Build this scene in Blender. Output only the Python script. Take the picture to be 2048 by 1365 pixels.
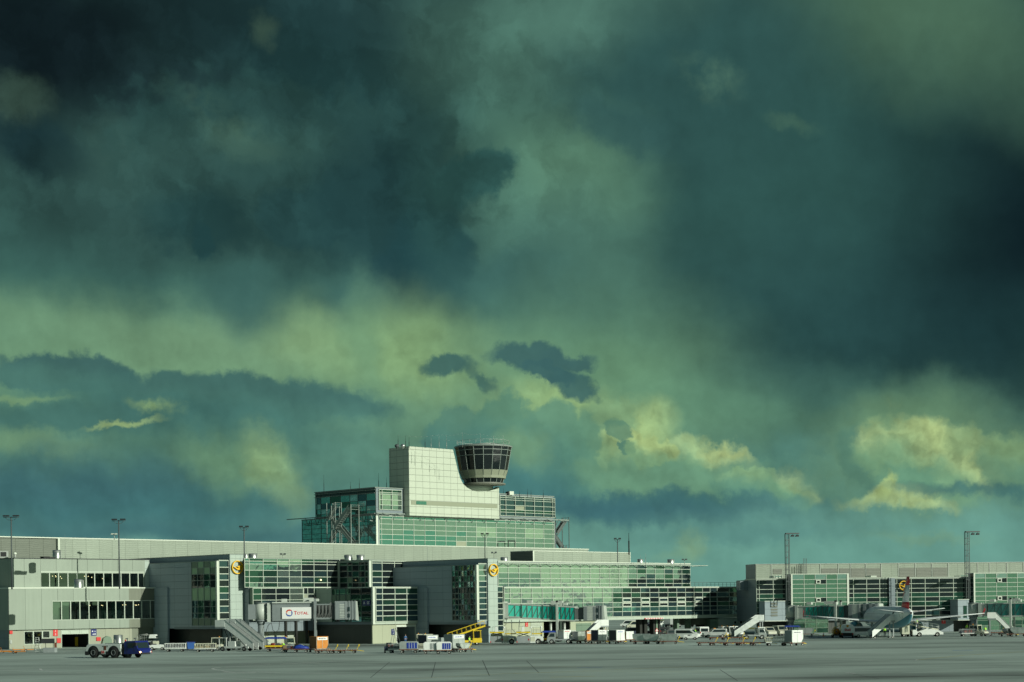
import bpy, bmesh, math, random
from mathutils import Vector, Matrix, noise as mnoise
R = math.radians
random.seed(7)
SC = bpy.context.scene
COL = SC.collection
for _o in list(bpy.data.objects):
    bpy.data.objects.remove(_o)

# ------------------------------------------------------------------ camera
FPX, HZ, CAMH, ROLL = 3500.0, 1213.0, 6.7, R(0.70)      # focal length in px of the 2048 px frame, horizon row, eye height
cam_d = bpy.data.cameras.new('camera')
cam = bpy.data.objects.new('camera', cam_d); COL.objects.link(cam)
cam.location = (0, 0, CAMH)
cam.rotation_euler = (R(90), 0, 0)
cam.rotation_euler = (Matrix.Rotation(R(90), 3, 'X') @ Matrix.Rotation(-ROLL, 3, 'Z')).to_euler()
cam_d.sensor_fit = 'HORIZONTAL'; cam_d.sensor_width = 36.0
cam_d.lens = 36.0 * FPX / 2048
cam_d.shift_x = 0
cam_d.shift_y = (HZ - 682.5) / 2048.0
cam_d.clip_start = 0.5; cam_d.clip_end = 20000
SC.camera = cam
SC.render.resolution_x, SC.render.resolution_y = 1024, 682

_c, _s = math.cos(ROLL), math.sin(ROLL)
def unroll(u, v):
    """photo pixel -> level picture-plane offsets (right, up) in px"""
    x, y = u - 1024.0, HZ - v
    return (x * _c + y * _s, -x * _s + y * _c)

# ------------------------------------------------------------------ light
SC.view_settings.view_transform = 'Standard'
SC.view_settings.look = 'None'
SC.view_settings.exposure = 0.0
SC.view_settings.gamma = 1.0
SUN_AZ = math.atan2(1.0, -0.70)          # heading of the sun: to the right and a little behind the camera
SUN_EL = R(19)
sdir = Vector((math.sin(SUN_AZ) * math.cos(SUN_EL), math.cos(SUN_AZ) * math.cos(SUN_EL), math.sin(SUN_EL)))
sun_d = bpy.data.lights.new('sun', 'SUN'); sun_d.energy = 4.1; sun_d.angle = R(0.6); sun_d.color = (0.95, 1.0, 0.83)
sun = bpy.data.objects.new('sun', sun_d); COL.objects.link(sun)
sun.rotation_euler = (-sdir).to_track_quat('-Z', 'Y').to_euler()
sun.location = (60, -60, 80)

def lin(c, a=1.0):
    o = []
    for k in c[:3]:
        k = k / 255.0
        o.append(k / 12.92 if k <= 0.04045 else ((k + 0.055) / 1.055) ** 2.4)
    return (o[0], o[1], o[2], a)

# ------------------------------------------------------------------ sky (world): storm clouds laid out by direction
W = bpy.data.worlds.new('World'); SC.world = W; W.use_nodes = True
wn, wl = W.node_tree.nodes, W.node_tree.links
wn.clear()
def N(t, **kw):
    n = wn.new(t)
    for k, v in kw.items(): setattr(n, k, v)
    return n
def wm(op, a, b=None, c=None, clamp=False):
    n = N('ShaderNodeMath', operation=op, use_clamp=clamp)
    for i, x in enumerate((a, b, c)):
        if x is None: continue
        if isinstance(x, (int, float)): n.inputs[i].default_value = x
        else: wl.new(x, n.inputs[i])
    return n.outputs[0]
def wv(op, a, b=None, s=None):
    n = N('ShaderNodeVectorMath', operation=op)
    for i, x in enumerate((a, b)):
        if x is None: continue
        if isinstance(x, (tuple, list)): n.inputs[i].default_value = x
        else: wl.new(x, n.inputs[i])
    if s is not None:
        if isinstance(s, (int, float)): n.inputs['Scale'].default_value = s
        else: wl.new(s, n.inputs['Scale'])
    return n.outputs['Value'] if op in ('LENGTH', 'DOT_PRODUCT') else n.outputs[0]
tc = N('ShaderNodeTexCoord')
sx = N('ShaderNodeSeparateXYZ'); wl.new(tc.outputs['Generated'], sx.inputs[0])
dx, dy, dz = sx.outputs
az = wm('MULTIPLY', wm('ARCTAN2', dx, dy), 3500.0)
hyp = wm('SQRT', wm('ADD', wm('MULTIPLY', dx, dx), wm('MULTIPLY', dy, dy)))
el = wm('MULTIPLY', wm('ARCTAN2', dz, hyp), 3500.0)
cb = N('ShaderNodeCombineXYZ'); wl.new(az, cb.inputs[0]); wl.new(el, cb.inputs[1])
P = cb.outputs[0]
def wnoise(vec, size, detail, rough=0.5, dist=0.0, color=False, lac=2.0):
    n = N('ShaderNodeTexNoise'); n.noise_dimensions = '2D'
    wl.new(vec, n.inputs['Vector']); n.inputs['Scale'].default_value = 1.0 / size
    n.inputs['Detail'].default_value = detail; n.inputs['Roughness'].default_value = rough
    n.inputs['Distortion'].default_value = dist; n.inputs['Lacunarity'].default_value = lac
    return n.outputs['Color'] if color else n.outputs[0]
def warp(vec, size, detail, amp, rough=0.55, off=(0, 0, 0)):
    v = wv('ADD', vec, off)
    c = wnoise(v, size, detail, rough, color=True)
    return wv('SCALE', wv('SUBTRACT', c, (0.5, 0.5, 0.5)), s=amp * 2.0)
wA = warp(P, 300, 3, 62, 0.5)
wB = warp(P, 95, 7, 30, 0.6, (311, 77, 5))
wC = warp(P, 28, 5, 11, 0.62, (51, 977, 9))
flat = wv('MULTIPLY', wv('ADD', P, wA), (1, 1, 0))
Qs = wv('ADD', flat, wv('SCALE', wB, s=0.8))                       # soft veils
Qc = wv('ADD', P, wv('ADD', wv('SCALE', wA, s=0.3), wv('ADD', wB, wC)))   # billowing edges
Qc = wv('MULTIPLY', Qc, (1, 1, 0)); Qs = wv('MULTIPLY', Qs, (1, 1, 0))
def deg(u, v):
    x, y = unroll(u, v)
    a = math.atan2(x, 3500.0); e = math.atan2(y, math.hypot(3500.0, x))
    return a * 3500.0, e * 3500.0
_nb_count = 1
def base_ramp(rows):
    n = N('ShaderNodeValToRGB'); cr = n.color_ramp
    cr.interpolation = 'EASE'
    f = wm('DIVIDE', wm('ADD', wm('SUBTRACT', wm('MULTIPLY', N_sep[1], 1.0), 0.0), 300.0), 1700.0)
    wl.new(f, n.inputs[0])
    while len(cr.elements) > 1: cr.elements.remove(cr.elements[0])
    first = True
    for v, c in sorted(rows, key=lambda r: -r[0]):
        p = (deg(1024, v)[1] + 300.0) / 1700.0
        if first: e = cr.elements[0]; e.position = p; first = False
        else: e = cr.elements.new(p)
        e.color = lin(c)
    return n.outputs[0]
_sp = N('ShaderNodeSeparateXYZ'); wl.new(Qs, _sp.inputs[0]); N_sep = _sp.outputs
def blob(base, u, v, rx, ry, col, rot=0, s=0.8, k=1.0, q=None, mul=None, e=0.0, c2=None, mid=0.0):
    """lay one cloud mass of colour col over base; s = softness of the rim"""
    global Qs, Qc, _nb_count
    crisp = q is not None
    if _nb_count % 16 == 0:      # keeps the shader's working stack short
        Qs = wv('ADD', Qs, wv('SCALE', base, s=1e-7)); Qc = wv('ADD', Qc, wv('SCALE', base, s=1e-7))
    _nb_count += 1
    q = Qc if crisp else Qs
    x, y = deg(u, v)
    m = N('ShaderNodeMapping'); m.vector_type = 'TEXTURE'
    wl.new(q, m.inputs['Vector'])
    m.inputs['Location'].default_value = (x, y, 0)
    m.inputs['Rotation'].default_value = (0, 0, R(-rot))
    m.inputs['Scale'].default_value = (rx, ry, 1)
    d = wv('LENGTH', m.outputs[0])
    if e: d = wm('MULTIPLY_ADD', puffA, e, d)
    r = N('ShaderNodeMapRange'); r.interpolation_type = 'SMOOTHSTEP'
    wl.new(d, r.inputs['Value'])
    r.inputs['From Min'].default_value = 1 + s * 0.9; r.inputs['From Max'].default_value = max(0.0, 1 - s)
    r.inputs['To Min'].default_value = 0; r.inputs['To Max'].default_value = k
    f = r.outputs[0]
    if mul is not None: f = wm('MULTIPLY', f, mul)
    n = N('ShaderNodeMix'); n.data_type = 'RGBA'
    wl.new(f, n.inputs[0]); wl.new(base, n.inputs[6])
    n.inputs[7].default_value = lin(col)
    if c2:
        sp = N('ShaderNodeSeparateXYZ'); wl.new(m.outputs[0], sp.inputs[0])
        t = N('ShaderNodeMapRange'); t.interpolation_type = 'SMOOTHSTEP'
        wl.new(wm('ADD', sp.outputs[1], wm('MULTIPLY', sp.outputs[0], 0.35)), t.inputs['Value'])
        t.inputs['From Min'].default_value = mid - 0.55; t.inputs['From Max'].default_value = mid + 0.75
        x = N('ShaderNodeMix'); x.data_type = 'RGBA'; wl.new(t.outputs[0], x.inputs[0]); x.inputs[6].default_value = lin(c2); x.inputs[7].default_value = lin(col)
        wl.new(x.outputs[2], n.inputs[7])
    return n.outputs[2]
# relief of the billows: the side towards the sun (right, up) is lighter
def puff(off):
    n = N('ShaderNodeTexVoronoi'); n.voronoi_dimensions = '2D'; n.feature = 'SMOOTH_F1'; n.normalize = True
    wl.new(wv('ADD', wv('ADD', P, wv('ADD', wC, wv('SCALE', wB, s=0.5))), off), n.inputs['Vector'])
    n.inputs['Scale'].default_value = 1.0 / 62; n.inputs['Detail'].default_value = 2.6
    n.inputs['Roughness'].default_value = 0.55; n.inputs['Smoothness'].default_value = 0.35
    return n.outputs['Distance']
_p0 = puff((0, 0, 0))
relief = wm('SUBTRACT', _p0, puff((-11, -15, 0)))
puffA = wm('SUBTRACT', _p0, 0.36)
relief_big = wm('SUBTRACT', wnoise(wv('ADD', P, (-60, -50, 0)), 330, 6, 0.55), wnoise(P, 330, 6, 0.55))
mott = wnoise(wv('ADD', P, wC), 120, 6, 0.55)
lump = wm('MULTIPLY', wm('SUBTRACT', wnoise(wv('ADD', P, wA), 70, 6, 0.6), 0.34, clamp=True), 3.2, clamp=True)

c = base_ramp([(-300, (34, 58, 60)), (0, (48, 78, 76)), (250, (54, 90, 84)), (500, (58, 98, 93)), (590, (64, 106, 98)), (665, (94, 134, 110)),
               (755, (108, 147, 115)), (850, (94, 135, 114)), (980, (76, 120, 113)), (1090, (96, 144, 136)), (1200, (104, 150, 140)), (1420, (76, 100, 92))])
S = 'S'
# far left and right parts out of the frame: calm grey-green cloud cover
c = blob(c, 1700, 420, 620, 420, (44, 80, 78), 0, 0.7, 1.0)
c = blob(c, 1500, 700, 330, 170, (50, 88, 86), 20, 0.8, .9)
c = blob(c, 1830, 650, 360, 180, (38, 72, 74), 0, 0.8, .95)
c = blob(c, 2080, 440, 240, 280, (14, 32, 38), 15, 0.95, 1.0)
c = blob(c, 2050, 700, 160, 120, (26, 54, 58), 0, 0.9, .8)
c = blob(c, 1860, 20, 300, 130, (70, 102, 84), 30, 0.9, 1.0)
c = blob(c, 1330, 160, 260, 160, (46, 82, 82), 0, 0.8, .8)
c = blob(c, 1080, 30, 240, 80, (80, 120, 108), -8, 0.8, .85)
c = blob(c, 930, 110, 170, 90, (72, 110, 98), 30, 0.8, .7)
c = blob(c, 1130, 360, 150, 130, (88, 128, 106), 20, 0.8, .85)
c = blob(c, 1090, 480, 190, 110, (76, 118, 108), 20, 0.9, .7)
c = blob(c, 1240, 250, 130, 40, (48, 84, 84), 25, 0.5, .8, Qc)
# the dark storm mass, upper left
c = blob(c, 330, 280, 520, 260, (46, 76, 74), 6, 0.45, 1.0)
c = blob(c, 560, 60, 330, 140, (30, 56, 60), 0, 0.7, .9)
c = blob(c, 720, 330, 170, 290, (34, 66, 68), -38, 0.6, .95)
c = blob(c, 800, 470, 90, 130, (34, 68, 74), -30, 0.55, .95)
c = blob(c, 350, 270, 240, 60, (58, 90, 84), -8, 0.6, .65, Qc)
c = blob(c, 470, 260, 60, 50, (74, 106, 90), 30, 0.7, .55, Qc)
c = blob(c, 380, 200, 240, 55, (34, 58, 62), 12, 0.6, .75, Qc)
c = blob(c, 830, 500, 110, 110, (34, 68, 74), -30, 0.6, .9)
c = blob(c, 60, 80, 330, 180, (18, 32, 37), -12, 0.75, 1.0)
c = blob(c, 40, 205, 60, 42, (54, 76, 68), 0, 0.6, .85, Qc)
c = blob(c, 85, 300, 95, 50, (24, 48, 54), 10, 0.5, .9, Qc)
c = blob(c, 590, 340, 330, 150, (42, 74, 73), 8, 0.22, .85, Qc, e=.9)
c = blob(c, 410, 400, 130, 95, (44, 76, 75), 0, 0.35, .8, Qc, e=.8)
c = blob(c, 400, 450, 90, 50, (34, 66, 68), 0, 0.5, .8, Qc, e=.8)
c = blob(c, 398, 490, 22, 36, (34, 68, 71), 0, 0.35, .95, Qc, e=.5)
c = blob(c, 610, 435, 110, 52, (38, 71, 73), 0, 0.2, .9, Qc, e=.8)
c = blob(c, 740, 400, 110, 130, (33, 64, 67), -35, 0.4, .9, Qc, e=.6)
c = blob(c, 860, 500, 80, 80, (33, 68, 73), -30, 0.35, .92, Qc, e=.7)
c = blob(c, 560, 300, 130, 40, (56, 90, 84), 0, 0.9, .5, Qc, e=.8)
c = blob(c, 300, 330, 170, 60, (54, 86, 82), 0, 0.9, .5)
c = blob(c, 470, 290, 70, 26, (66, 98, 88), 20, 0.7, .5, Qc, e=.8)
c = blob(c, 430, 235, 90, 26, (72, 102, 86), 30, 0.8, .45, Qc, lump)
c = blob(c, 940, 350, 84, 44, (44, 82, 80), -25, 0.2, .95, Qc, e=.5)
c = blob(c, 880, 520, 70, 60, (38, 74, 78), 0, 0.35, .8, Qc, e=.6)
c = blob(c, 870, 420, 60, 120, (46, 84, 82), -10, 0.7, .6, Qc)
c = blob(c, 520, 60, 26, 26, (72, 98, 84), 45, 0.8, .6, Qc)
c = blob(c, 1415, 155, 62, 30, (80, 114, 98), 25, 0.8, .65, Qc, lump)
c = blob(c, 1585, 250, 45, 14, (72, 106, 90), 15, 0.9, .5, Qc)
c = blob(c, 1070, 590, 190, 70, (60, 100, 96), 8, 0.7, .85)
c = blob(c, 1060, 560, 110, 40, (56, 96, 94), 8, 0.7, .6, Qc)
# torn texture of the storm mass
def torn(base, size, off, lo_, hi_, kd):
    n1 = wnoise(wv('ADD', wv('ADD', P, wv('SCALE', wB, s=1.3)), off), size, 8, 0.60)
    r = N('ShaderNodeMapRange'); r.interpolation_type = 'SMOOTHSTEP'; wl.new(n1, r.inputs['Value'])
    r.inputs['From Min'].default_value = lo_; r.inputs['From Max'].default_value = hi_; r.inputs['To Min'].default_value = 1.0; r.inputs['To Max'].default_value = kd
    a_ = N('ShaderNodeMapRange'); a_.interpolation_type = 'SMOOTHSTEP'; wl.new(az, a_.inputs['Value']); a_.inputs['From Min'].default_value = 500; a_.inputs['From Max'].default_value = -150
    b_ = N('ShaderNodeMapRange'); b_.interpolation_type = 'SMOOTHSTEP'; wl.new(el, b_.inputs['Value']); b_.inputs['From Min'].default_value = 600; b_.inputs['From Max'].default_value = 800
    m_ = wm('MULTIPLY', a_.outputs[0], b_.outputs[0])
    g_ = wm('ADD', 1.0, wm('MULTIPLY', wm('SUBTRACT', r.outputs[0], 1.0), wm('ADD', wm('MULTIPLY', m_, 0.85), 0.12)))
    return wv('SCALE', base, s=g_)
c = torn(c, 210, (40, 900, 0), .44, .60, .76); c = torn(c, 120, (700, 300, 0), .50, .64, 1.16)
# bright curtain of cloud behind, left and centre
c = blob(c, 430, 690, 420, 70, (112, 148, 116), 3, 0.9, .85)
c = blob(c, 615, 660, 100, 62, (126, 158, 116), 15, 0.9, .8)
c = blob(c, 490, 600, 75, 62, (60, 100, 97), 0, 0.8, .85)
c = blob(c, 720, 590, 90, 40, (66, 106, 100), 20, 0.9, .8)
c = blob(c, 815, 715, 120, 105, (132, 166, 118), 10, 0.9, .9)
c = blob(c, 730, 700, 26, 110, (104, 144, 114), -6, 0.9, .6)
c = blob(c, 1260, 770, 230, 160, (106, 148, 116), 15, 0.9, .8)
c = blob(c, 1500, 830, 190, 60, (88, 130, 108), 10, 0.9, .7)
c = blob(c, 1760, 800, 280, 50, (66, 106, 98), 10, 0.9, .7)
# grey-teal bank, lower left
c = blob(c, 300, 860, 520, 90, (80, 122, 108), 3, 0.5, .85, Qc)
c = blob(c, 760, 850, 170, 70, (96, 136, 112), 0, 0.8, .7, Qc)
c = blob(c, 125, 748, 150, 36, (60, 98, 98), 5, 0.22, .95, Qc, e=.5, c2=(70, 112, 106))
c = blob(c, 470, 800, 300, 48, (64, 104, 101), 4, 0.22, .95, Qc, e=.5, c2=(74, 118, 110), mid=-.2)
c = blob(c, 400, 845, 260, 38, (62, 106, 104), 8, 0.6, .8, Qc)
c = blob(c, 90, 840, 170, 28, (64, 106, 102), 4, 0.6, .8, Qc)
c = blob(c, 245, 850, 62, 7, (148, 172, 116), -8, 0.7, .9, Qc)
c = blob(c, 315, 815, 45, 12, (140, 170, 116), 10, 0.9, .8, Qc, lump)
c = blob(c, 40, 795, 70, 8, (118, 152, 112), 5, 0.8, .7, Qc)
c = blob(c, 60, 885, 110, 22, (112, 146, 112), 5, 0.9, .7, Qc)
c = blob(c, 130, 985, 270, 75, (58, 100, 106), 0, 0.7, .95)
c = blob(c, 520, 880, 200, 38, (76, 120, 110), 5, 0.7, .7, Qc)
c = blob(c, 450, 930, 95, 45, (104, 142, 112), 20, 0.8, .8, Qc)
c = blob(c, 555, 950, 45, 85, (130, 160, 116), -28, 0.6, .9, Qc)
c = blob(c, 600, 1005, 36, 26, (138, 166, 118), 0, 0.6, .7, Qc)
c = blob(c, 700, 960, 90, 90, (86, 130, 118), 0, 0.9, .7)
c = blob(c, 330, 1030, 320, 40, (62, 110, 114), 0, 0.9, .8)
c = blob(c, 350, 1080, 500, 24, (60, 104, 110), 1, 0.9, .85)
# two small dark clouds
c = blob(c, 893, 732, 54, 20, (64, 103, 100), -4, 0.35, .94, Qc, e=.4)
c = blob(c, 968, 762, 34, 13, (64, 102, 98), 38, 0.5, .85, Qc)
# sunlit cumulus, lower right
c = blob(c, 1100, 800, 90, 40, (142, 172, 118), 0, 0.8, .85)
c = blob(c, 1000, 850, 70, 40, (132, 164, 116), 0, 0.8, .6)
c = blob(c, 930, 870, 80, 50, (86, 128, 112), 0, 0.15, .95, Qc, e=.8, c2=(74, 120, 112))
c = blob(c, 1010, 865, 60, 75, (90, 134, 114), 0, 0.15, .92, Qc, e=.8, c2=(78, 124, 114))
c = blob(c, 1260, 870, 70, 60, (158, 182, 122), 0, 0.5, .8)
c = blob(c, 1205, 880, 74, 88, (122, 156, 116), 8, 0.12, .97, Qc, e=.9, c2=(88, 134, 116))
c = blob(c, 1250, 905, 62, 56, (168, 188, 124), 25, 0.2, .9, Qc, e=1.1, c2=(132, 166, 122))
c = blob(c, 1105, 885, 60, 80, (96, 140, 118), -8, 0.15, .9, Qc, e=.9, c2=(80, 126, 116))
c = blob(c, 1155, 905, 40, 80, (98, 142, 118), 0, 0.2, .85, Qc, e=.9, c2=(84, 130, 116))
c = blob(c, 1040, 900, 46, 36, (116, 152, 116), 0, 0.6, .6, Qc, e=.8)
c = blob(c, 1235, 858, 34, 18, (88, 132, 112), 25, 0.2, .8, Qc, e=.8)
c = blob(c, 1256, 893, 16, 17, (84, 128, 112), 0, 0.15, .95, Qc, e=.4)
c = blob(c, 1280, 955, 120, 44, (106, 148, 120), 8, 0.4, .85, Qc, e=.8)
c = blob(c, 1375, 925, 62, 44, (146, 172, 124), 10, 0.3, .95, Qc, e=.9, c2=(106, 150, 122))
c = blob(c, 1445, 942, 72, 38, (170, 188, 128), 12, 0.3, .95, Qc, e=.9, c2=(112, 154, 122), mid=.2)
c = blob(c, 1360, 965, 190, 30, (104, 148, 122), 6, 0.5, .85, Qc, e=.6)
c = blob(c, 1560, 950, 120, 30, (88, 132, 114), 4, 0.4, .8, Qc, e=.8)
c = blob(c, 1300, 900, 46, 30, (160, 182, 122), 20, 0.15, .85, Qc, e=.9, c2=(120, 158, 120))
c = blob(c, 1520, 975, 90, 30, (126, 162, 122), 8, 0.15, .92, Qc, e=.8, c2=(96, 142, 122))
c = blob(c, 1590, 985, 56, 38, (168, 187, 128), 20, 0.3, .95, Qc, e=.9, c2=(110, 154, 124), mid=.1)
c = blob(c, 1640, 930, 110, 44, (78, 122, 112), 8, 0.4, .7, Qc, e=.8)
c = blob(c, 1850, 845, 115, 60, (100, 136, 106), 0, 0.9, .8)
c = blob(c, 1680, 960, 60, 44, (86, 130, 116), 0, 0.3, .8, Qc, e=.9)
c = blob(c, 1800, 870, 60, 30, (112, 146, 110), 0, 0.4, .7, Qc, e=.9)
c = blob(c, 1850, 930, 165, 85, (112, 148, 114), 5, 0.8, .85, Qc, e=.6)
c = blob(c, 1725, 925, 46, 60, (84, 126, 110), 0, 0.25, .85, Qc, e=.9)
c = blob(c, 1775, 910, 60, 46, (158, 178, 124), 0, 0.3, .95, Qc, e=.9, c2=(110, 150, 118))
c = blob(c, 1865, 925, 105, 74, (168, 186, 126), 20, 0.35, .95, Qc, e=1.0, c2=(118, 156, 120))
c = blob(c, 1930, 955, 56, 50, (162, 182, 126), 25, 0.35, .92, Qc, e=.9, c2=(112, 152, 120))
c = blob(c, 1820, 965, 60, 30, (98, 144, 120), 0, 0.4, .85, Qc, e=.6)
c = blob(c, 1780, 1000, 70, 16, (170, 188, 126), -4, 0.7, .85, Qc, e=.9)
c = blob(c, 1850, 1008, 50, 11, (166, 184, 124), 18, 0.7, .85, Qc, e=.9)
c = blob(c, 1770, 985, 14, 26, (166, 186, 120), 20, 0.5, .85, Qc, e=.5)
c = blob(c, 1960, 900, 60, 30, (120, 150, 110), 20, 0.4, .7, Qc, e=.9)
c = blob(c, 2020, 930, 60, 50, (124, 156, 114), 0, 0.3, .85, Qc, e=.9, c2=(100, 140, 114))
c = blob(c, 1060, 712, 86, 25, (60, 97, 97), 4, 0.3, .95, Qc, e=.4)
c = blob(c, 1125, 722, 56, 20, (61, 98, 98), 0, 0.3, .94, Qc, e=.4)
c = blob(c, 1140, 768, 56, 26, (62, 101, 100), 12, 0.3, .94, Qc, e=.4)
c = blob(c, 1090, 748, 56, 20, (58, 96, 98), 14, 0.2, .95, Qc, e=.4)
# blue-teal bases and the clear strip above the horizon
c = blob(c, 1010, 985, 160, 50, (66, 116, 118), 0, 0.7, .8)
c = blob(c, 1330, 1020, 260, 30, (58, 102, 110), 3, 0.4, .95, Qc, e=.5)
c = blob(c, 1420, 1000, 200, 14, (66, 112, 114), 3, 0.8, .7, Qc)
c = blob(c, 1960, 985, 170, 12, (62, 106, 108), 2, 0.8, .8, Qc)
c = blob(c, 1620, 1095, 620, 62, (102, 152, 141), 0, 0.8, .9)
c = blob(c, 1480, 1065, 180, 18, (82, 130, 128), 0, 0.8, .6, Qc)
c = blob(c, 1378, 1095, 26, 22, (128, 162, 128), 0, 0.9, .7, Qc, e=.8)
c = blob(c, 1350, 1110, 40, 14, (116, 156, 132), 0, 0.9, .6, Qc, e=.8)
c = blob(c, 1850, 1075, 90, 10, (112, 150, 126), 5, 0.9, .6, Qc)
# cloud cover added out of view, brighter and greener, to lift the glass reflections
def dir_blob(base, a, e, ra, re, col, s=0.9, k=1.0):
    m = N('ShaderNodeMapping'); m.vector_type = 'TEXTURE'; wl.new(Qs, m.inputs['Vector'])
    m.inputs['Location'].default_value = (R(a) * 3500, R(e) * 3500, 0); m.inputs['Scale'].default_value = (R(ra) * 3500, R(re) * 3500, 1)
    d = wv('LENGTH', m.outputs[0]); r = N('ShaderNodeMapRange'); r.interpolation_type = 'SMOOTHSTEP'; wl.new(d, r.inputs['Value'])
    r.inputs['From Min'].default_value = 1 + s * .9; r.inputs['From Max'].default_value = 1 - s; r.inputs['To Min'].default_value = 0; r.inputs['To Max'].default_value = k
    n = N('ShaderNodeMix'); n.data_type = 'RGBA'; wl.new(r.outputs[0], n.inputs[0]); wl.new(base, n.inputs[6]); n.inputs[7].default_value = lin(col); return n.outputs[2]
c = dir_blob(c, 95, 5, 42, 13, (176, 206, 160))
c = dir_blob(c, 74, 6, 8, 3.0, (120, 160, 140), k=.7)
# fine modelling of all clouds
lo = N('ShaderNodeMapRange'); wl.new(el, lo.inputs['Value'])
lo.inputs['From Min'].default_value = 620; lo.inputs['From Max'].default_value = 330
lo.inputs['To Min'].default_value = 0.35; lo.inputs['To Max'].default_value = 1.0
hz_f = N('ShaderNodeMapRange'); wl.new(el, hz_f.inputs['Value'])
hz_f.inputs['From Min'].default_value = 60; hz_f.inputs['From Max'].default_value = 230
hz_f.inputs['To Min'].default_value = 0.25; hz_f.inputs['To Max'].default_value = 1.0
amp = wm('MULTIPLY', lo.outputs[0], hz_f.outputs[0])
_sc = N('ShaderNodeSeparateColor'); wl.new(c, _sc.inputs[0])
cum = N('ShaderNodeMapRange'); cum.interpolation_type = 'SMOOTHSTEP'; wl.new(_sc.outputs[0], cum.inputs['Value'])
cum.inputs['From Min'].default_value = 0.10; cum.inputs['From Max'].default_value = 0.34
cum.inputs['To Min'].default_value = 0.22; cum.inputs['To Max'].default_value = 1.0
amp = wm('MULTIPLY', amp, cum.outputs[0])
gain = wm('ADD', 1.0, wm('ADD', wm('MULTIPLY', wm('MULTIPLY', relief, 1.6), amp),
          wm('ADD', wm('MULTIPLY', relief_big, 0.6), wm('MULTIPLY', wm('SUBTRACT', mott, 0.5), 0.16))))
gain = wm('MAXIMUM', gain, 0.3)
hs_ = N('ShaderNodeHueSaturation'); hs_.inputs['Saturation'].default_value = 0.96; wl.new(wv('SCALE', c, s=gain), hs_.inputs['Color'])
sky_c = wv('MULTIPLY', hs_.outputs[0], (0.98, 1.03, 0.98))
# Nishita sky: thin daylight through the cover, and all of the sky's light in the zenith behind the clouds
nish = N('ShaderNodeTexSky'); nish.sky_type = 'NISHITA'; nish.sun_disc = False
nish.sun_elevation = SUN_EL; nish.sun_rotation = SUN_AZ; nish.dust_density = 2.0; nish.air_density = 1.0
bgA = N('ShaderNodeBackground'); wl.new(sky_c, bgA.inputs[0]); bgA.inputs[1].default_value = 1.0
tint = wv('MULTIPLY', nish.outputs[0], (0.8, 0.95, 0.9))
bgB = N('ShaderNodeBackground'); wl.new(tint, bgB.inputs[0]); bgB.inputs[1].default_value = 0.05
up = N('ShaderNodeMapRange'); up.interpolation_type = 'SMOOTHSTEP'; wl.new(el, up.inputs['Value'])
up.inputs['From Min'].default_value = 1350; up.inputs['From Max'].default_value = 2100
up.inputs['To Min'].default_value = 0.0; up.inputs['To Max'].default_value = 0.9
mxs = N('ShaderNodeMixShader'); wl.new(up.outputs[0], mxs.inputs[0]); wl.new(bgA.outputs[0], mxs.inputs[1]); wl.new(bgB.outputs[0], mxs.inputs[2])
wo = N('ShaderNodeOutputWorld'); wl.new(mxs.outputs[0], wo.inputs[0])
W.cycles.sampling_method = 'MANUAL'; W.cycles.sample_map_resolution = 512

# ================================================================== helpers
SC.cycles.max_bounces = 6; SC.cycles.diffuse_bounces = 2; SC.cycles.glossy_bounces = 3; SC.cycles.transparent_max_bounces = 8

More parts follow.
